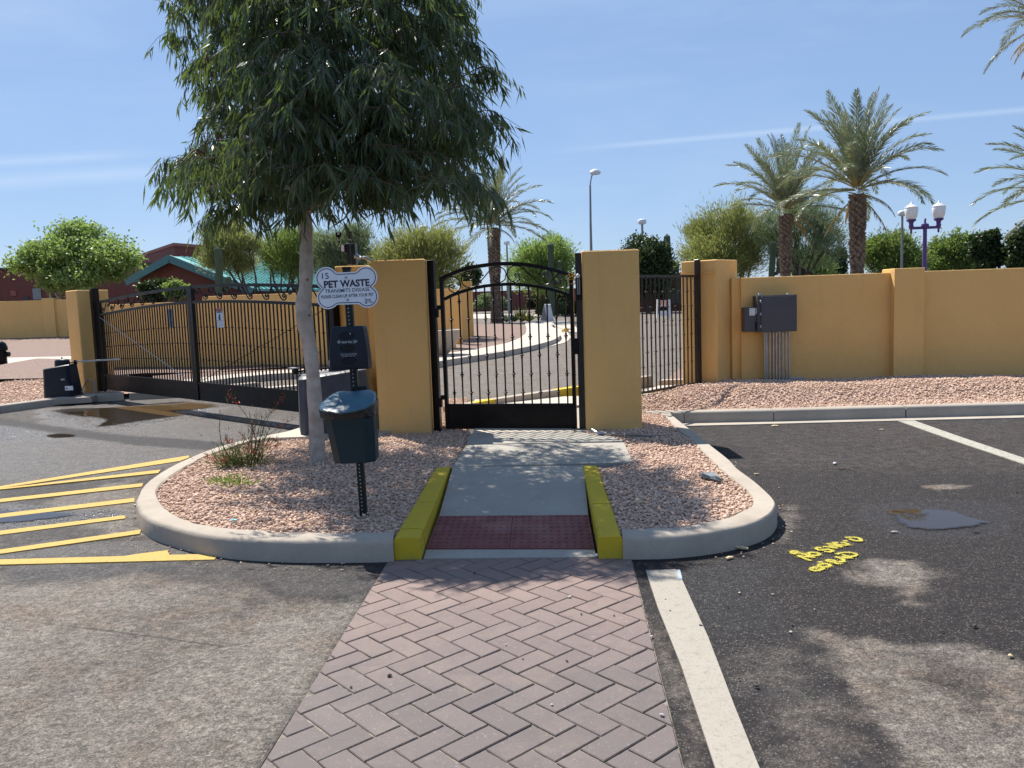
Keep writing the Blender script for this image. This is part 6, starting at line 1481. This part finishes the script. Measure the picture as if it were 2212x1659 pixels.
shrub('shrub', 'small dark shrub before the far brick wall right of the palm trunk', 1140, 1160, 640, 664, 72, 'dark_leaf', 2500, (.2, .12), seed=22)
shrub('shrub', 'dark shrub between the far brick wall and the white folding sign', 1166, 1226, 604, 660, 64, 'dark_leaf', 6000, (.2, .12), seed=23)
shrub('shrub', 'brown olive shrub just left of the white folding sign', 1160, 1200, 648, 676, 58, 'shrub_leaf', 3500, (.16, .08), seed=24)
shrub('shrub', 'low grey shrub right of the white folding sign', 1196, 1232, 656, 680, 58, 'grey_leaf', 2500, (.16, .06), seed=25)
shrub('shrub', 'dark low shrub at the right end of the gate view', 1224, 1262, 655, 678, 57, 'dark_leaf', 2500, (.16, .08), seed=26)
def aloe(label, x, y, leaf, h=.45, n=34, seed=1, dz=.12):
    r = np.random.default_rng(seed); p = GT(x, y, dz); t = thing('aloe_plant', label, 'plant', tuple(p)); a = r.uniform(0, 2*pi, n); e = r.uniform(.5, 1.45, n)
    d = np.stack([np.cos(a)*np.cos(e), np.sin(a)*np.cos(e), np.sin(e)], 1); leafmesh('leaf_blade', np.array([tuple(p)])+d*.02, d, r.uniform(.6, 1.1, n)*h, .07, leaf, t); return t
aloe('yellow green aloe at the foot of the palm, nearest its trunk', 1127, 696, 'aloe_leaf', .95, 60, 1); aloe('yellow green aloe between the taller aloe and the sidewalk', 1143, 696, 'aloe_leaf', .65, 50, 2); aloe('dark spiky aloe touching the right side of the palm foot', 1094, 697, 'grey_leaf', .6, 40, 3); aloe('dark spiky plant just left of the tallest yellow aloe', 1112, 696, 'grey_leaf', .75, 40, 4)
# ---- saguaros
def saguaro(label, x, yt, w_, Y, arms=(), yb=None):
    p = YP(x, 640, Y); gz = T(p.x, Y); top = YP(x, yt, Y).z; R_ = w_*Y/1750/2; t = thing('saguaro', label, 'cactus', (p.x, Y, gz))
    def ribbed(P, R_, nr=13):
        P = [Vector(q) for q in P]; rings = []; up = Vector((1, 0, 0)); n = len(P)
        for i, q in enumerate(P):
            tg = (P[min(i+1, n-1)]-P[max(i-1, 0)]).normalized(); u = (up-tg*up.dot(tg)); u = u.normalized() if u.length > .1 else Vector((0, 1, 0)); s_ = tg.cross(u)
            e = (n-1-i)*(P[-1]-P[-2]).length; k = math.sqrt(max(.02, 1-max(0, 1-e/(R_*1.2))**2)) if e < R_*1.2 else 1
            k *= (.85+.15*min(1, i/3)); rings.append([q+(u*math.cos(a)+s_*math.sin(a))*R_*k*(1 if j % 2 else .84) for j, a in [(j, 2*pi*j/(nr*2)) for j in range(nr*2)]])
        return rings
    n = 30; MB().loft(ribbed([(p.x+.03*math.sin(k*.3), Y, gz+(top-gz)*k/n) for k in range(n+1)], R_)).build('stem', 'cactus_skin', t)
    for (side, ya, yt2, rr_, out) in arms:
        za, zt2 = YP(x, ya, Y).z, YP(x, yt2, Y).z; o_ = out*Y/1750
        P = cr([(p.x, Y, za), (p.x+side*o_*.7, Y, za-.02), (p.x+side*o_, Y, za+.3), (p.x+side*o_, Y, zt2)], 6); P2_ = P[:13]+[P[12].lerp(P[-1], k/10) for k in range(1, 11)]
        MB().loft(ribbed(P2_, rr_*Y/1750)).build('arm', 'cactus_skin', t)
saguaro('tall saguaro with short raised arms seen above the right half of the gate arch', 1192, 523, 13, 57, ((1, 610, 562, 5, 19), (-1, 600, 583, 4, 11)))
saguaro('saguaro with one low arm standing just right of the right column', 1442, 505, 14, 61, ((1, 628, 562, 5.5, 20),))
saguaro('short saguaro left of the trunk of the smaller palm', 1668, 520, 13, 40, ((1, 590, 556, 4, 14),))
saguaro('saguaro with a raised arm standing behind the middle of the driveway gate', 476, 530, 16, 27, ((1, 622, 597, 7, 20),))
saguaro('thin distant saguaro rising behind the middle of the pedestrian gate arch', 1101, 572, 11, 70)

# ---- palms
FR = {}
def frondmesh(key, L, elev, sag, old=False, seed=1, nl=74):
    r = np.random.default_rng(seed); n = 18; P = []; x = z = 0.; e = elev
    for k in range(n+1):
        P.append(Vector((x, 0, z))); x += math.cos(e)*L/n; z += math.sin(e)*L/n; e -= sag/n*(.4+1.2*k/n)
    mb = MB().tube(P, list(np.linspace(.035, .006, n+1)), 5); nv0 = len(mb.v); nf0 = len(mb.f)
    pa = np.array([tuple(p) for p in P]); ps, ds = [], []
    for i in range(nl*2):
        u = .10+.9*((i//2)+r.uniform(0, .6))/nl; side = 1 if i % 2 else -1; k = min(n-1, int(u*n)); f = u*n-k; p = pa[k]*(1-f)+pa[min(k+1, n)]*f; tg = pa[k+1]-pa[k]; tg /= np.linalg.norm(tg)
        up_ = np.array([-tg[2], 0, tg[0]]); ll = .62*math.sin(pi*min(1, (u*.86+.12)))**.6*L/3.6
        d = tg*r.uniform(.75, 1.05)+np.array([0, side, 0])*r.uniform(.55, .9)*(1-.45*u)+up_*r.uniform(-.05, .45)+np.array([0, 0, -.10 if not old else -.9]); d /= np.linalg.norm(d)
        sd = np.cross(d, up_+r.normal(0, .5, 3)); sd /= np.linalg.norm(sd); ll *= r.uniform(.85, 1.1); w_ = .032
        tip = p+d*ll+np.array([0, 0, -.10*ll]); mb.add([p, p+d*ll*.4+sd*w_*.5, tip, p+d*ll*.4-sd*w_*.5], [(0, 1, 2, 3)])
    me = bpy.data.meshes.new('frond'); me.from_pydata([tuple(v) for v in mb.v], [], mb.f); me.materials.append(MATS['palm_rib']); me.materials.append(MATS['palm_old' if old else 'palm_leaf'])
    mi = np.ones(len(mb.f), dtype=np.int32); mi[:nf0] = 0; me.polygons.foreach_set('material_index', mi)
    a = me.attributes.new('rnd', 'FLOAT', 'FACE'); a.data.foreach_set('value', r.uniform(0, 1, len(mb.f)).astype(np.float32)); FR[key] = me
ELV = [(1.45, .35), (1.25, .7), (1.05, 1.0), (.8, 1.2), (.5, 1.25), (.2, 1.1), (-.15, .8)]
for i, (e_, s_) in enumerate(ELV):
    for v_ in (0, 1): frondmesh((i, v_), 3.6, e_, s_*(1+.15*v_), False, i*2+v_+30)
frondmesh('old', 2.6, -.7, .5, True, 77, 40); frondmesh('old2', 2.2, -.2, 1.2, True, 78, 40)
def palm(label, x, yb, ytt, w_, Y, scale=1., seed=1, n=46, boots=1, old=3, counts=(7, 8, 9, 9, 8, 6, 3), lean=0):
    rr = random.Random(seed); p = YP(x, yb, Y); top = YP(x, ytt, Y); gz = T(p.x, Y); R_ = w_*Y/1750/2
    t = thing('date_palm', label, 'palm tree', (p.x, Y, gz)); h_ = top.z-gz
    X_ = lambda z: p.x+lean*max(0, (z-gz)/h_)**1.5
    prof = []; nr = int(h_/.11)
    mb = MB(); rings = []
    for k in range(nr+1):
        z = gz-.1+(h_+.1)*k/nr; f = k/nr; r_ = R_*(1.25-.3*min(1, f*6))*(1 if f < .55 else 1+.18*math.sin((f-.55)/.45*pi))*(1+(.07 if k % 2 else -.04)); rings.append([(X_(z)+r_*math.cos(a)*(1+.03*math.sin(a*5+k)), Y+r_*math.sin(a), z) for a in [2*pi*j/14 for j in range(14)]])
    mb.loft(rings); mb.build('trunk', 'palm_boot', t)
    bm_ = MB(); nb_ = int(h_/.075)
    for k in range(nb_):
        f = k/nb_; z = gz+.1+h_*.97*f
        for j in range(7):
            a = k*2.399+j*2*pi/7+rr.uniform(-.12, .12); r_ = R_*(1.0 if f < .5 else 1.12)*(1.22-.25*min(1, f*6)); up_ = .13 if f > .45 else .05; out = (.055+.09*max(0, f-.45)) if f > .45 else .03
            if rr.random() < (.15 if f > .45 else .1): continue
            c = Vector((X_(z)+r_*.93*math.cos(a), Y+r_*.93*math.sin(a), z)); o_ = Vector((math.cos(a), math.sin(a), 0)); s_ = Vector((-math.sin(a), math.cos(a), 0)); w2 = R_*.26
            bm_.add([c-s_*w2, c+s_*w2, c+o_*out+s_*w2*.55+Vector((0, 0, up_)), c+o_*out-s_*w2*.55+Vector((0, 0, up_)), c+s_*w2*.6+Vector((0, 0, up_*1.1)), c-s_*w2*.6+Vector((0, 0, up_*1.1))], [(0, 1, 2, 3), (3, 2, 4, 5), (0, 3, 5), (1, 4, 2)])
    bm_.build('boot', 'palm_boot_cut', t, kind='stuff')
    tl_ = Vector((X_(top.z), Y, top.z))-t.location; q = 0
    for i, c_ in enumerate(counts):
        for k in range(c_):
            a = q*2.39996+rr.uniform(-.2, .2); q += 1; o = bpy.data.objects.new('frond', FR[(i, rr.randint(0, 1))]); C.objects.link(o); o.parent = t
            o.location = tl_+Vector((math.cos(a)*R_*.5, math.sin(a)*R_*.5, .15+.05*(6-i))); o.rotation_euler = (rr.uniform(-.25, .25), rr.uniform(-.12, .12), a); s_ = scale*rr.uniform(.86, 1.08); o.scale = (s_, s_, s_)
    for k in range(old):
        a = rr.uniform(0, 2*pi); o = bpy.data.objects.new('dry_frond', FR['old' if k % 2 else 'old2']); C.objects.link(o); o.parent = t; o.location = tl_+Vector((0, 0, .0)); o.rotation_euler = (0, 0, a); o.scale = (scale*.8,)*3
        o['label'] = 'dry brown hanging frond'
    return t
PG = 'date palms beyond the walls'
palm('date palm rising behind the pedestrian gate, its crown partly behind the gum leaves', 1073, 696, 492, 23, 48.5, 1.0, 1, old=2)
palm('smaller date palm of the pair above the right wall, left of the taller one', 1697, 640, 462, 22, 38, .95, 2, old=3, counts=(7, 8, 8, 8, 7, 4, 1))
palm('taller thick trunked date palm of the pair above the right wall', 1851, 640, 420, 28, 30, .93, 3, old=4, counts=(9, 9, 9, 8, 7, 4, 1))
palm('date palm mostly outside the right edge, only its left fronds visible at mid height', 2318, 640, 442, 33, 30, 1.0, 4, old=2)
palm('date palm cut by the top right corner with orange dry fronds hanging', 2290, 640, 66, 70, 17.5, .50, 5, old=18, counts=(4, 5, 5, 5, 4, 3, 3), lean=-.42)
# ---- red yucca bush on the island
Zy = ZM(500, 960, 5.925)
yc_ = G(*Zy(640, 1240), .12)
yk = thing('flowering_shrub', 'wiry green shrub with small red flowers on the left of the gravel island', 'shrub', tuple(yc_))
r = np.random.default_rng(5); n_ = 1500
v = r.normal(0, 1, (n_, 3)); v[:, 2] = abs(v[:, 2]); bx = G(*Zy(490, 1240), .12)
ps = np.array(tuple(bx))+v*[.13, .10, .13]*r.uniform(.3, 1.0, (n_, 1))*.9; leafmesh('foliage', ps, v*[1, 1, 1.6]+r.normal(0, .4, (n_, 3)), r.uniform(.03, .07, n_), .006, 'shrub_leaf', yk, 'stuff')
n_ = 700; v = r.normal(0, 1, (n_, 3)); v[:, 2] = abs(v[:, 2]); bx2 = G(*Zy(860, 1210), .12)
leafmesh('foliage', np.array(tuple(bx2))+v*[.10, .08, .22]*r.uniform(.3, 1.0, (n_, 1)), v*[.8, .8, 2]+r.normal(0, .3, (n_, 3)), r.uniform(.04, .09, n_), .005, 'shrub_leaf', yk, 'stuff')
stems = [[(700, 1240), (560, 880), (440, 700), (310, 800)][:0] + [(500, 1180), (330, 900), (290, 640), (300, 370)], [(760, 1200), (820, 850), (740, 560), (560, 300), (420, 140)], [(800, 1200), (840, 800), (900, 600), (1080, 380), (1280, 130)], [(800, 1200), (900, 800), (1000, 520), (1150, 320)],
         [(820, 1200), (930, 840), (1120, 680), (1420, 490)], [(780, 1530), (800, 1150), (850, 900), (760, 660), (700, 620)], [(720, 1520), (650, 1350)], [(840, 1500), (800, 1280)], [(760, 1520), (780, 1280)], [(600, 1180), (400, 1120), (230, 1150), (90, 1050)], [(640, 1200), (560, 950), (430, 880), (370, 800)],
         [(820, 1180), (980, 900), (1060, 800), (1180, 900)], [(760, 1180), (770, 800), (780, 570)], [(850, 1190), (900, 960), (1010, 700), (1040, 680)], [(700, 1180), (720, 900), (560, 690)], [(740, 1220), (860, 900), (900, 700), (910, 470)], [(740, 1220), (700, 1000), (830, 600), (800, 450)]]
sm_ = MB(); fl_p, fl_d = [], []
for i, s_ in enumerate(stems):
    Yc = yc_.y+(-.35 if s_[0][1] > 1400 else 0); P = []
    for k, (x, y) in enumerate(s_):
        P.append(YP(*Zy(x, y), Yc+(k*.04*((i % 3)-1))))
    Q = cr(P, 5); sm_.tube(Q, list(np.linspace(.0042, .0018, len(Q))), 4)
    if i in (1, 2, 4, 9, 10, 11, 12, 14):
        for k in range(26):
            c_ = Q[-1].lerp(Q[max(0, len(Q)-6)], r.uniform(0, 1)); fl_p.append(tuple(c_+Vector(r.normal(0, .014, 3)))); fl_d.append(r.normal(0, 1, 3)+[0, 0, .2])
    for k in range(14 if i not in (0, 5) else 6):
        c_ = Q[int(r.uniform(.3, 1)*(len(Q)-1))]; d_ = Vector((r.normal(0, .5), r.normal(0, .5), 1)).normalized()*r.uniform(.03, .09); sm_.tube([c_, c_+d_], [.0014, .0008], 3, False)
for (x, y) in ((490, 880), (470, 860), (740, 950), (710, 980), (790, 1030), (1140, 930), (1000, 900), (350, 1120), (380, 1140), (240, 1120)):
    for k in range(14): fl_p.append(tuple(YP(*Zy(x, y), yc_.y-.05)+Vector(r.normal(0, .014, 3)))); fl_d.append(r.normal(0, 1, 3))
sm_.build('stem', 'shrub_leaf', yk); leafmesh('flower', np.array(fl_p), np.array(fl_d), .020, .009, 'red_flower', yk, 'stuff')
r2 = np.random.default_rng(8)
for (lab, x, y, n_, sx) in (('small green weed below the barred panel', 1437, 852, 160, .12), ('low grey green weed clump in front of the flowering shrub', 520, 1050, 140, .1), ('low green weed on the gravel left of the wiry stems', 485, 1045, 110, .1)):
    p = G(x, y, .12) if x != 1437 else G(x, y, .15); t = thing('weed', lab, 'weed', tuple(p)); v = r2.normal(0, 1, (n_, 3)); v[:, 2] = abs(v[:, 2])*.5
    leafmesh('foliage', np.array(tuple(p))+v*[sx*.7, sx*.5, .05], v+[0, 0, .6], .04, .012, 'mesquite_leaf', t, 'stuff')

# ================================================================ STREET FURNITURE FAR OFF
def drumlamp(label, x, yt, Y, w_=18, single=True, tilt=0):
    p = YP(x, 640, Y); top = YP(x, yt, Y).z; gz = T(p.x, Y); s_ = Y/1750; t = thing('drum_lamp', label, 'street lamp', (p.x, Y, gz), 'drum lamps beyond the walls')
    R_ = w_*s_/2; MB().tube([(p.x, Y, gz-.1), (p.x, Y, top-R_*1.0)], [w_*.17*s_, w_*.13*s_], 8).build('pole', 'pole_grey', t, smooth=True)
    MB().lathe((p.x, Y, top), [(R_*.55, -R_*1.15), (R_*.9, -R_*1.0), (R_, -R_*.75), (R_, -R_*.2), (R_*.85, -.02*R_), (R_*.4, .12*R_)], 16).build('head', 'print_white', t, smooth=True)
drumlamp('drum lamp on a pale pole rising from the feathery tree above the left gate column', 921, 488, 30, 16); drumlamp('drum lamp on a dark pole right of the palm behind the gate', 1098.5, 521, 44, 13); drumlamp('taller drum lamp above the dark tree right of the right column', 1390, 474, 72, 18); drumlamp('lower small drum lamp half hidden in the dark tree', 1402, 512, 75, 13)
drumlamp('drum lamp left of the purple twin globe lamp', 1947, 456, 34, 18); drumlamp('small far drum lamp between the two right palms, low in the foliage', 1753, 555, 80, 8)
t = thing('street_lamp', 'tall thin street lamp with a curved arm above the right column', 'street lamp', (*YP(1277, 640, 50)[:2], .4)); Yq = 50
Zt = ZM(1060, 360, 2.765); P = [YP(*Zt(x, y), Yq) for x, y in ((1157, 1200), (1156, 740), (1152, 550), (1149, 285))]; MB().tube(P, [.10, .085, .07, .055], 8).build('pole', 'pole_grey', t, smooth=True)
P = cr([YP(*Zt(x, y), Yq) for x, y in ((1149, 285), (1156, 235), (1165, 210), (1172, 203))], 4); MB().tube(P, .04, 6).build('arm', 'pole_grey', t, smooth=True)
c_ = YP(*Zt(1184, 196), Yq); MB().lathe((c_.x, c_.y, c_.z), [(.05, -.16), (.24, -.12), (.30, 0), (.24, .12), (.08, .19)], 12, 1.15, .8).build('head', 'print_white', t, smooth=True)
# purple twin globe lamp
Zg = ZM(1740, 200, 2.6976); Yq = 22.; PMt = 'purple_metal'
t = thing('twin_globe_lamp', 'purple lamp post with two white acorn globes above the right wall', 'street lamp', (YP(*Zg(1543, 1290), Yq).x, Yq, .1))
def g_(x, y): return YP(*Zg(x, y), Yq)
sc_ = .864/2.6976*Yq/1750
MB().tube([g_(1541, 2100), g_(1541, 1290), g_(1545, 990)], [.06, .055, .05], 14).build('pole', PMt, t, smooth=True)
c_ = g_(1545, 985); MB().lathe(tuple(c_), [(0.0106, -0.0636), (0.0901, -0.0530), (0.1007, 0.0000), (0.0901, 0.0530), (0.0318, 0.0742), (0.0212, 0.1484), (0.0371, 0.1696), (0.0106, 0.2120)], 14).build('finial', PMt, t, smooth=True)
MB().bar(g_(1450, 1000), g_(1645, 992), .06, .07).build('arm', PMt, t)
for (x, y) in ((1452, 940), (1637, 932)):
    c_ = g_(x, y); MB().lathe(tuple(c_), [(0.0053, -0.3816), (0.0265, -0.3604), (0.0265, -0.2650), (0.0530, -0.2226), (0.0689, -0.1802), (0.0530, -0.1484), (0.0636, -0.0742), (0.1060, -0.0530), (0.1272, -0.0265), (0.1166, 0.0000)], 16).build('bracket', PMt, t, smooth=True)
    gl = MB().lathe(tuple(c_), [(0.1060, 0.0000), (0.1378, 0.0530), (0.1590, 0.1484), (0.1723, 0.2438), (0.1590, 0.3074), (0.1431, 0.3286), (0.1166, 0.3604), (0.0530, 0.3922), (0.0265, 0.4240), (0.0159, 0.4558), (0.0027, 0.4664)], 20).build('globe', 'globe_white', t, smooth=True)
    MB().lathe(tuple(c_), [(0.1617, 0.2994), (0.1723, 0.3074), (0.1723, 0.3180), (0.1590, 0.3260)], 20).build('band', 'globe_white', gl)
# things on or just behind the right wall
Zw = ZM(1740, 200, 2.6976)
a, b = YP(*Zw(700, 1270), 13.), YP(*Zw(727, 1320), 13.); t = thing('wall_bracket', 'small black post and arm just showing above the right wall', 'post', (a.x, 13, 1.5))
MB().box(((a.x+b.x)/2, 13, (a.z+.3)/2), (b.x-a.x, .1, a.z-.3)).build('post', 'black_metal', t); MB().tube(cr([YP(*Zw(x, y), 13.) for x, y in ((725, 1308), (750, 1300), (775, 1303), (785, 1330))], 4), .028, 6).build('arm', 'black_metal', t, smooth=True)
# planter, folding sign, barricade
c_ = Vector((YP(945, 745, 21.5).x, 21.5, .22)); t = thing('planter_bowl', 'wide round concrete planter bowl behind the left gate post', 'planter', tuple(c_))
MB().lathe(tuple(c_), [(.22, 0), (.30, .05), (.45, .22), (.55, .42), (.62, .62), (.64, .66), (.60, .67), (.57, .60), (.3, .55)], 32).build('bowl', 'planter_concrete', t, smooth=True); MB().lathe((c_.x, c_.y, c_.z), [(.02, .60), (.56, .60), (.56, .605), (.02, .607)], 24).build('soil', 'stone_dark', t)
Zf = ZM(1260, 720, 11.06); Yf_ = 49.5
t = thing('folding_sign', 'white folding pavement sign standing at the corner of the inner sidewalk', 'sign', (*YP(*Zf(1200, 890), Yf_)[:2], .5))
def ff(x, y, Y=Yf_): return YP(*Zf(x, y), Y)
q = [ff(1115, 480), ff(1290, 470), ff(1380, 890), ff(1200, 900)]; MB().loft([q, [v+Vector((.0, .06, 0)) for v in q]]).build('board', 'white_plastic', t)
q = [ff(1095, 490, Yf_+.15), ff(1130, 478, Yf_+.15), ff(1185, 900, Yf_+.1), ff(1010, 900, Yf_+.3)]; MB().loft([q, [v+Vector((.03, .05, 0)) for v in q]]).build('board', 'pole_grey', t); MB().tube([ff(1120, 478), ff(1290, 478)], .07, 8).build('handle', 'white_plastic', t, smooth=True)
Yb = 38.; t = thing('barricade', 'white folding barricade with orange striped top panel seen through the barred panel', 'barricade', (*YP(*Z5(370, 740), Yb)[:2], .4))
def fb_(x, y): return YP(*Z5(x, y), Yb)
for x0, x1 in ((316, 330), (420, 412)): MB().bar(fb_(x0, 560), fb_(x0-(4 if x0 < 350 else -4), 735), .16, .05).build('leg', 'white_plastic', t)
a, b = fb_(332, 570), fb_(412, 625); MB().box(((a.x+b.x)/2, Yb-.03, (a.z+b.z)/2), (b.x-a.x, .04, a.z-b.z)).build('panel', 'white_plastic', t)
for k in range(3):
    q = [fb_(334+k*28, 622)+Vector((0, -.06, 0)), fb_(348+k*28, 622)+Vector((0, -.06, 0)), fb_(362+k*26-6, 572)+Vector((0, -.06, 0)), fb_(346+k*26-6, 572)+Vector((0, -.06, 0))]; MB().add(q, [(0, 1, 2, 3)]).build('stripe', 'print_orange', t)
a, b = fb_(330, 668), fb_(415, 715); MB().box(((a.x+b.x)/2, Yb-.02, (a.z+b.z)/2), (b.x-a.x, .04, a.z-b.z)).build('panel', 'white_plastic', t)
# dark object at the far left edge
c_ = GT(3, 788, .05); t = thing('hydrant', 'dark rounded valve stub cut by the left edge of the photo', 'hydrant', tuple(c_)); MB().lathe(tuple(c_), [(.16, -.1), (.16, .40), (.20, .42), (.20, .50), (.16, .62), (.08, .68), (.03, .70)], 14).build('body', 'black_metal', t, smooth=True); MB().tube([c_+Vector((-.26, 0, .30)), c_+Vector((.26, 0, .30))], .07, 10).build('outlet', 'black_metal', t, smooth=True)

# ================================================================ LITTER
def tiny(name, label, cat, x, y, z, size, mat, sq=(1, .7, .5), rz=0, group=None):
    p = G(x, y, z); rr = random.Random(int(x*7+y)); V = ICO_V*np.array([[rr.uniform(.75, 1.2)] for _ in range(12)])*np.array(sq)*size/2
    ca_, sa_ = math.cos(rz), math.sin(rz); vs = [(p.x+v_[0]*ca_-v_[1]*sa_, p.y+v_[0]*sa_+v_[1]*ca_, p.z+v_[2]+size*sq[2]*.4) for v_ in V]
    return tag(MB().add(vs, [tuple(f_) for f_ in ICO_F]).build(name, mat, at=(p.x, p.y, p.z)), label, cat, group)
SG = 'loose stones on the pavement'
Z3 = ZM(640, 1380, 2.011); Z9 = ZM(1560, 1380, 2.212)
for i, (zx, zy, s_, m_, lab, zm) in enumerate([(672, 625, .026, 'stone_dark', 'black pebble on the bricks left of the path centre, largest there', Z3), (478, 682, .014, 'stone_dark', 'tiny black pebble on the bricks near the left edge of the path', Z3), (745, 343, .012, 'stone_dark', 'tiny dark pebble in a brick joint in the upper left of the path', Z3), (1100, 110, .02, 'stone_dark', 'dark pebble on the reddish bricks near the ramp', Z3), (1578, 228, .022, 'stone_light', 'pale pebble on the upper right bricks', Z3),
    (1635, 315, .014, 'stone_dark', 'dark pebble right of the pale pebble on the bricks', Z3), (1800, 322, .014, 'stone_dark', 'small dark pebble on the bricks close to the right asphalt edge', Z3), (1256, 468, .013, 'stone_light', 'tiny pale pebble in a joint at the middle of the path', Z3), (1342, 540, .011, 'stone_dark', 'tiny black pebble just right of the path middle', Z3), (1563, 550, .016, 'stone_dark', 'dark pebble in a joint right of the path middle', Z3), (1990, 428, .02, 'stone_light', 'pale pebble in the asphalt gap beside the white stripe', Z3),
    (1488, 770, .013, 'stone_light', 'tiny pale pebble in the lower middle brick joint', Z3), (2040, 825, .022, 'stone_light', 'white pebble at the right rim of the path near the bottom', Z3), (230, 264, .012, 'stone_dark', 'dark grit near the top of the white stripe', Z9), (256, 328, .014, 'stone_dark', 'dark pebble on the white stripe below its top', Z9), (425, 410, .02, 'stone_dark', 'brown pebble on the right border of the white stripe', Z9), (575, 305, .014, 'stone_dark', 'small pebble on the dark asphalt right of the white stripe', Z9),
    (640, 228, .018, 'dead_leaf', 'rusty chip on the dark asphalt below the fallen leaf', Z9), (822, 236, .016, 'stone_light', 'grey pebble at the border of the fresh dark asphalt', Z9), (1055, 320, .014, 'stone_light', 'white speck of stone in the middle of the right asphalt', Z9), (930, 405, .018, 'stone_dark', 'dark pebble above the tan dusty patch edge', Z9), (922, 445, .018, 'stone_light', 'pale pebble just below the dark pebble at the tan patch edge', Z9), (1940, 415, .03, 'stone_dark', 'brown lump of stone near the right edge of the photo', Z9),
    (2135, 578, .026, 'dead_leaf', 'orange chip on the tan asphalt at the right edge', Z9), (1760, 440, .018, 'stone_dark', 'dark pebble left of the brown stone lump', Z9), (732, 745, .024, 'stone_dark', 'dark pebble by the damp spot right of the white stripe', Z9), (636, 703, .016, 'stone_dark', 'little pebble left of the damp spot', Z9)]):
    tiny('pebble', lab, 'pebble', *zm(zx, zy), .002, s_, m_, rz=i, group=SG)
Z1 = ZM(300, 1040, 2.572)
for i, (zx, zy, s_, m_, lab) in enumerate([(672, 862, .05, 'stone_light', 'pale grey stone on the asphalt beside the arrow tip, against the kerb'), (540, 858, .07, 'dead_leaf', 'curled cream husk on the asphalt beside the left kerb'), (455, 865, .05, 'dead_leaf', 'small cream husk left of the curled one'), (97, 575, .05, 'stone_light', 'white chip at the leftmost bend of the kerb'), (115, 650, .06, 'dead_leaf', 'cream leaf scrap below the kerb bend'), (152, 725, .05, 'dead_leaf', 'cream scrap between the two nearest hatch lines and the kerb')]):
    tiny('litter_chip', lab, 'litter', *Z1(zx, zy), .002, s_, m_, (1, .4, .25), rz=i*.7)
Z4b = ZM(1600, 1000, 2.304)
for (zx, zy, s_, m_, lab, rz) in [(585, 858, .10, 'dead_leaf', 'dry curved leaf on the asphalt right of the island nose', -.7), (515, 912, .07, 'dead_leaf', 'short dry leaf nearer the white stripe', .4), (1120, 368, .08, 'sign_white', 'white scrap standing on the asphalt in the parking bay', 1.), (672, 428, .06, 'dead_leaf', 'dry leaf beside the right island kerb', 0), (1465, 762, .05, 'stone_light', 'pale stone below the right puddle', 0), (1935, 762, .05, 'stone_dark', 'brown stone below right of the puddle', 0), (775, 152, .10, 'dead_leaf', 'dry leaf in the gutter by the long kerb', 0), (1390, 172, .06, 'dead_leaf', 'dry leaf on the asphalt close to the gutter', 0), (2170, 532, .04, 'stone_dark', 'dark pebble at the right edge above the puddle', 0)]:
    tiny('litter_chip', lab, 'litter', *Z4b(zx, zy), .002, s_, m_, (1, .35, .2), rz)
t = thing('fallen_twig', 'thin brown twig lying on the asphalt in the parking bay', 'twig', tuple(G(*Z4b(1200, 390), 0)))
mb = MB(); 
for P in ([(1140, 392), (1200, 388), (1270, 385)], [(1190, 388), (1235, 402)], [(1150, 398), (1180, 388)]): mb.tube([G(*Z4b(x, y), .008) for x, y in P], .004, 4)
mb.build('stick', 'twig_wood', t)
tiny('litter_chip', 'turquoise scrap on the gravel near the front of the left island', 'litter', 505, 1124, .125, .055, 'chalk_blue', (1.2, .5, .15), 0)
MATS_T = pmat('turquoise', (.02, .45, .6), rough=.5); bpy.data.objects['litter_chip.015' if 'litter_chip.015' in bpy.data.objects else 'litter_chip'].data.materials[0] = MATS_T
Z2 = ZM(960, 1040, 2.127)
mb = MB(); r = random.Random(4)
P = [G(*Z2(x, y), .14) for x, y in ((1675, 318), (1710, 314), (1745, 318), (1790, 335), (1800, 345), (1760, 340), (1730, 332), (1690, 326))]
mb.loft([P, [p+Vector((r.uniform(-.01, .01), r.uniform(-.01, .01), r.uniform(.01, .035))) for p in P]]); tag(mb.build('rag', 'rag_grey'), 'crumpled grey and black rag on the gravel of the right island', 'rag')
for i, (x, y, rz, lb_) in enumerate(((470, 1085, .3, 'dry leaf on the left island gravel in front of the weeds'), (520, 1075, 2., 'dry leaf on the gravel just right of the weeds'), (640, 1132, .4, 'dry leaf near the front kerb, right of the turquoise scrap'), (760, 1136, .2, 'dry leaf by the kerb close to the foot of the green sign post'), (1420, 1075, .2, 'dry leaf in the middle of the right island gravel'), (590, 1000, .5, 'dry leaf between the flowering shrub and the tree trunk'), (1370, 1090, .3, 'dry leaf on the right island gravel beside the yellow kerb'))):
    p = G(x, y, .13); L_ = .11; d_ = Vector((math.cos(rz), math.sin(rz), .1)); s_ = Vector((-math.sin(rz), math.cos(rz), 0))
    o = MB().add([p, p+d_*L_*.45+s_*.01+Vector((0, 0, .008)), p+d_*L_, p+d_*L_*.45-s_*.01+Vector((0, 0, .008))], [(0, 1, 2), (0, 2, 3)]).build('fallen_leaf', 'dead_leaf', at=tuple(p)); tag(o, lb_, 'leaf', 'fallen gum leaves on the gravel')
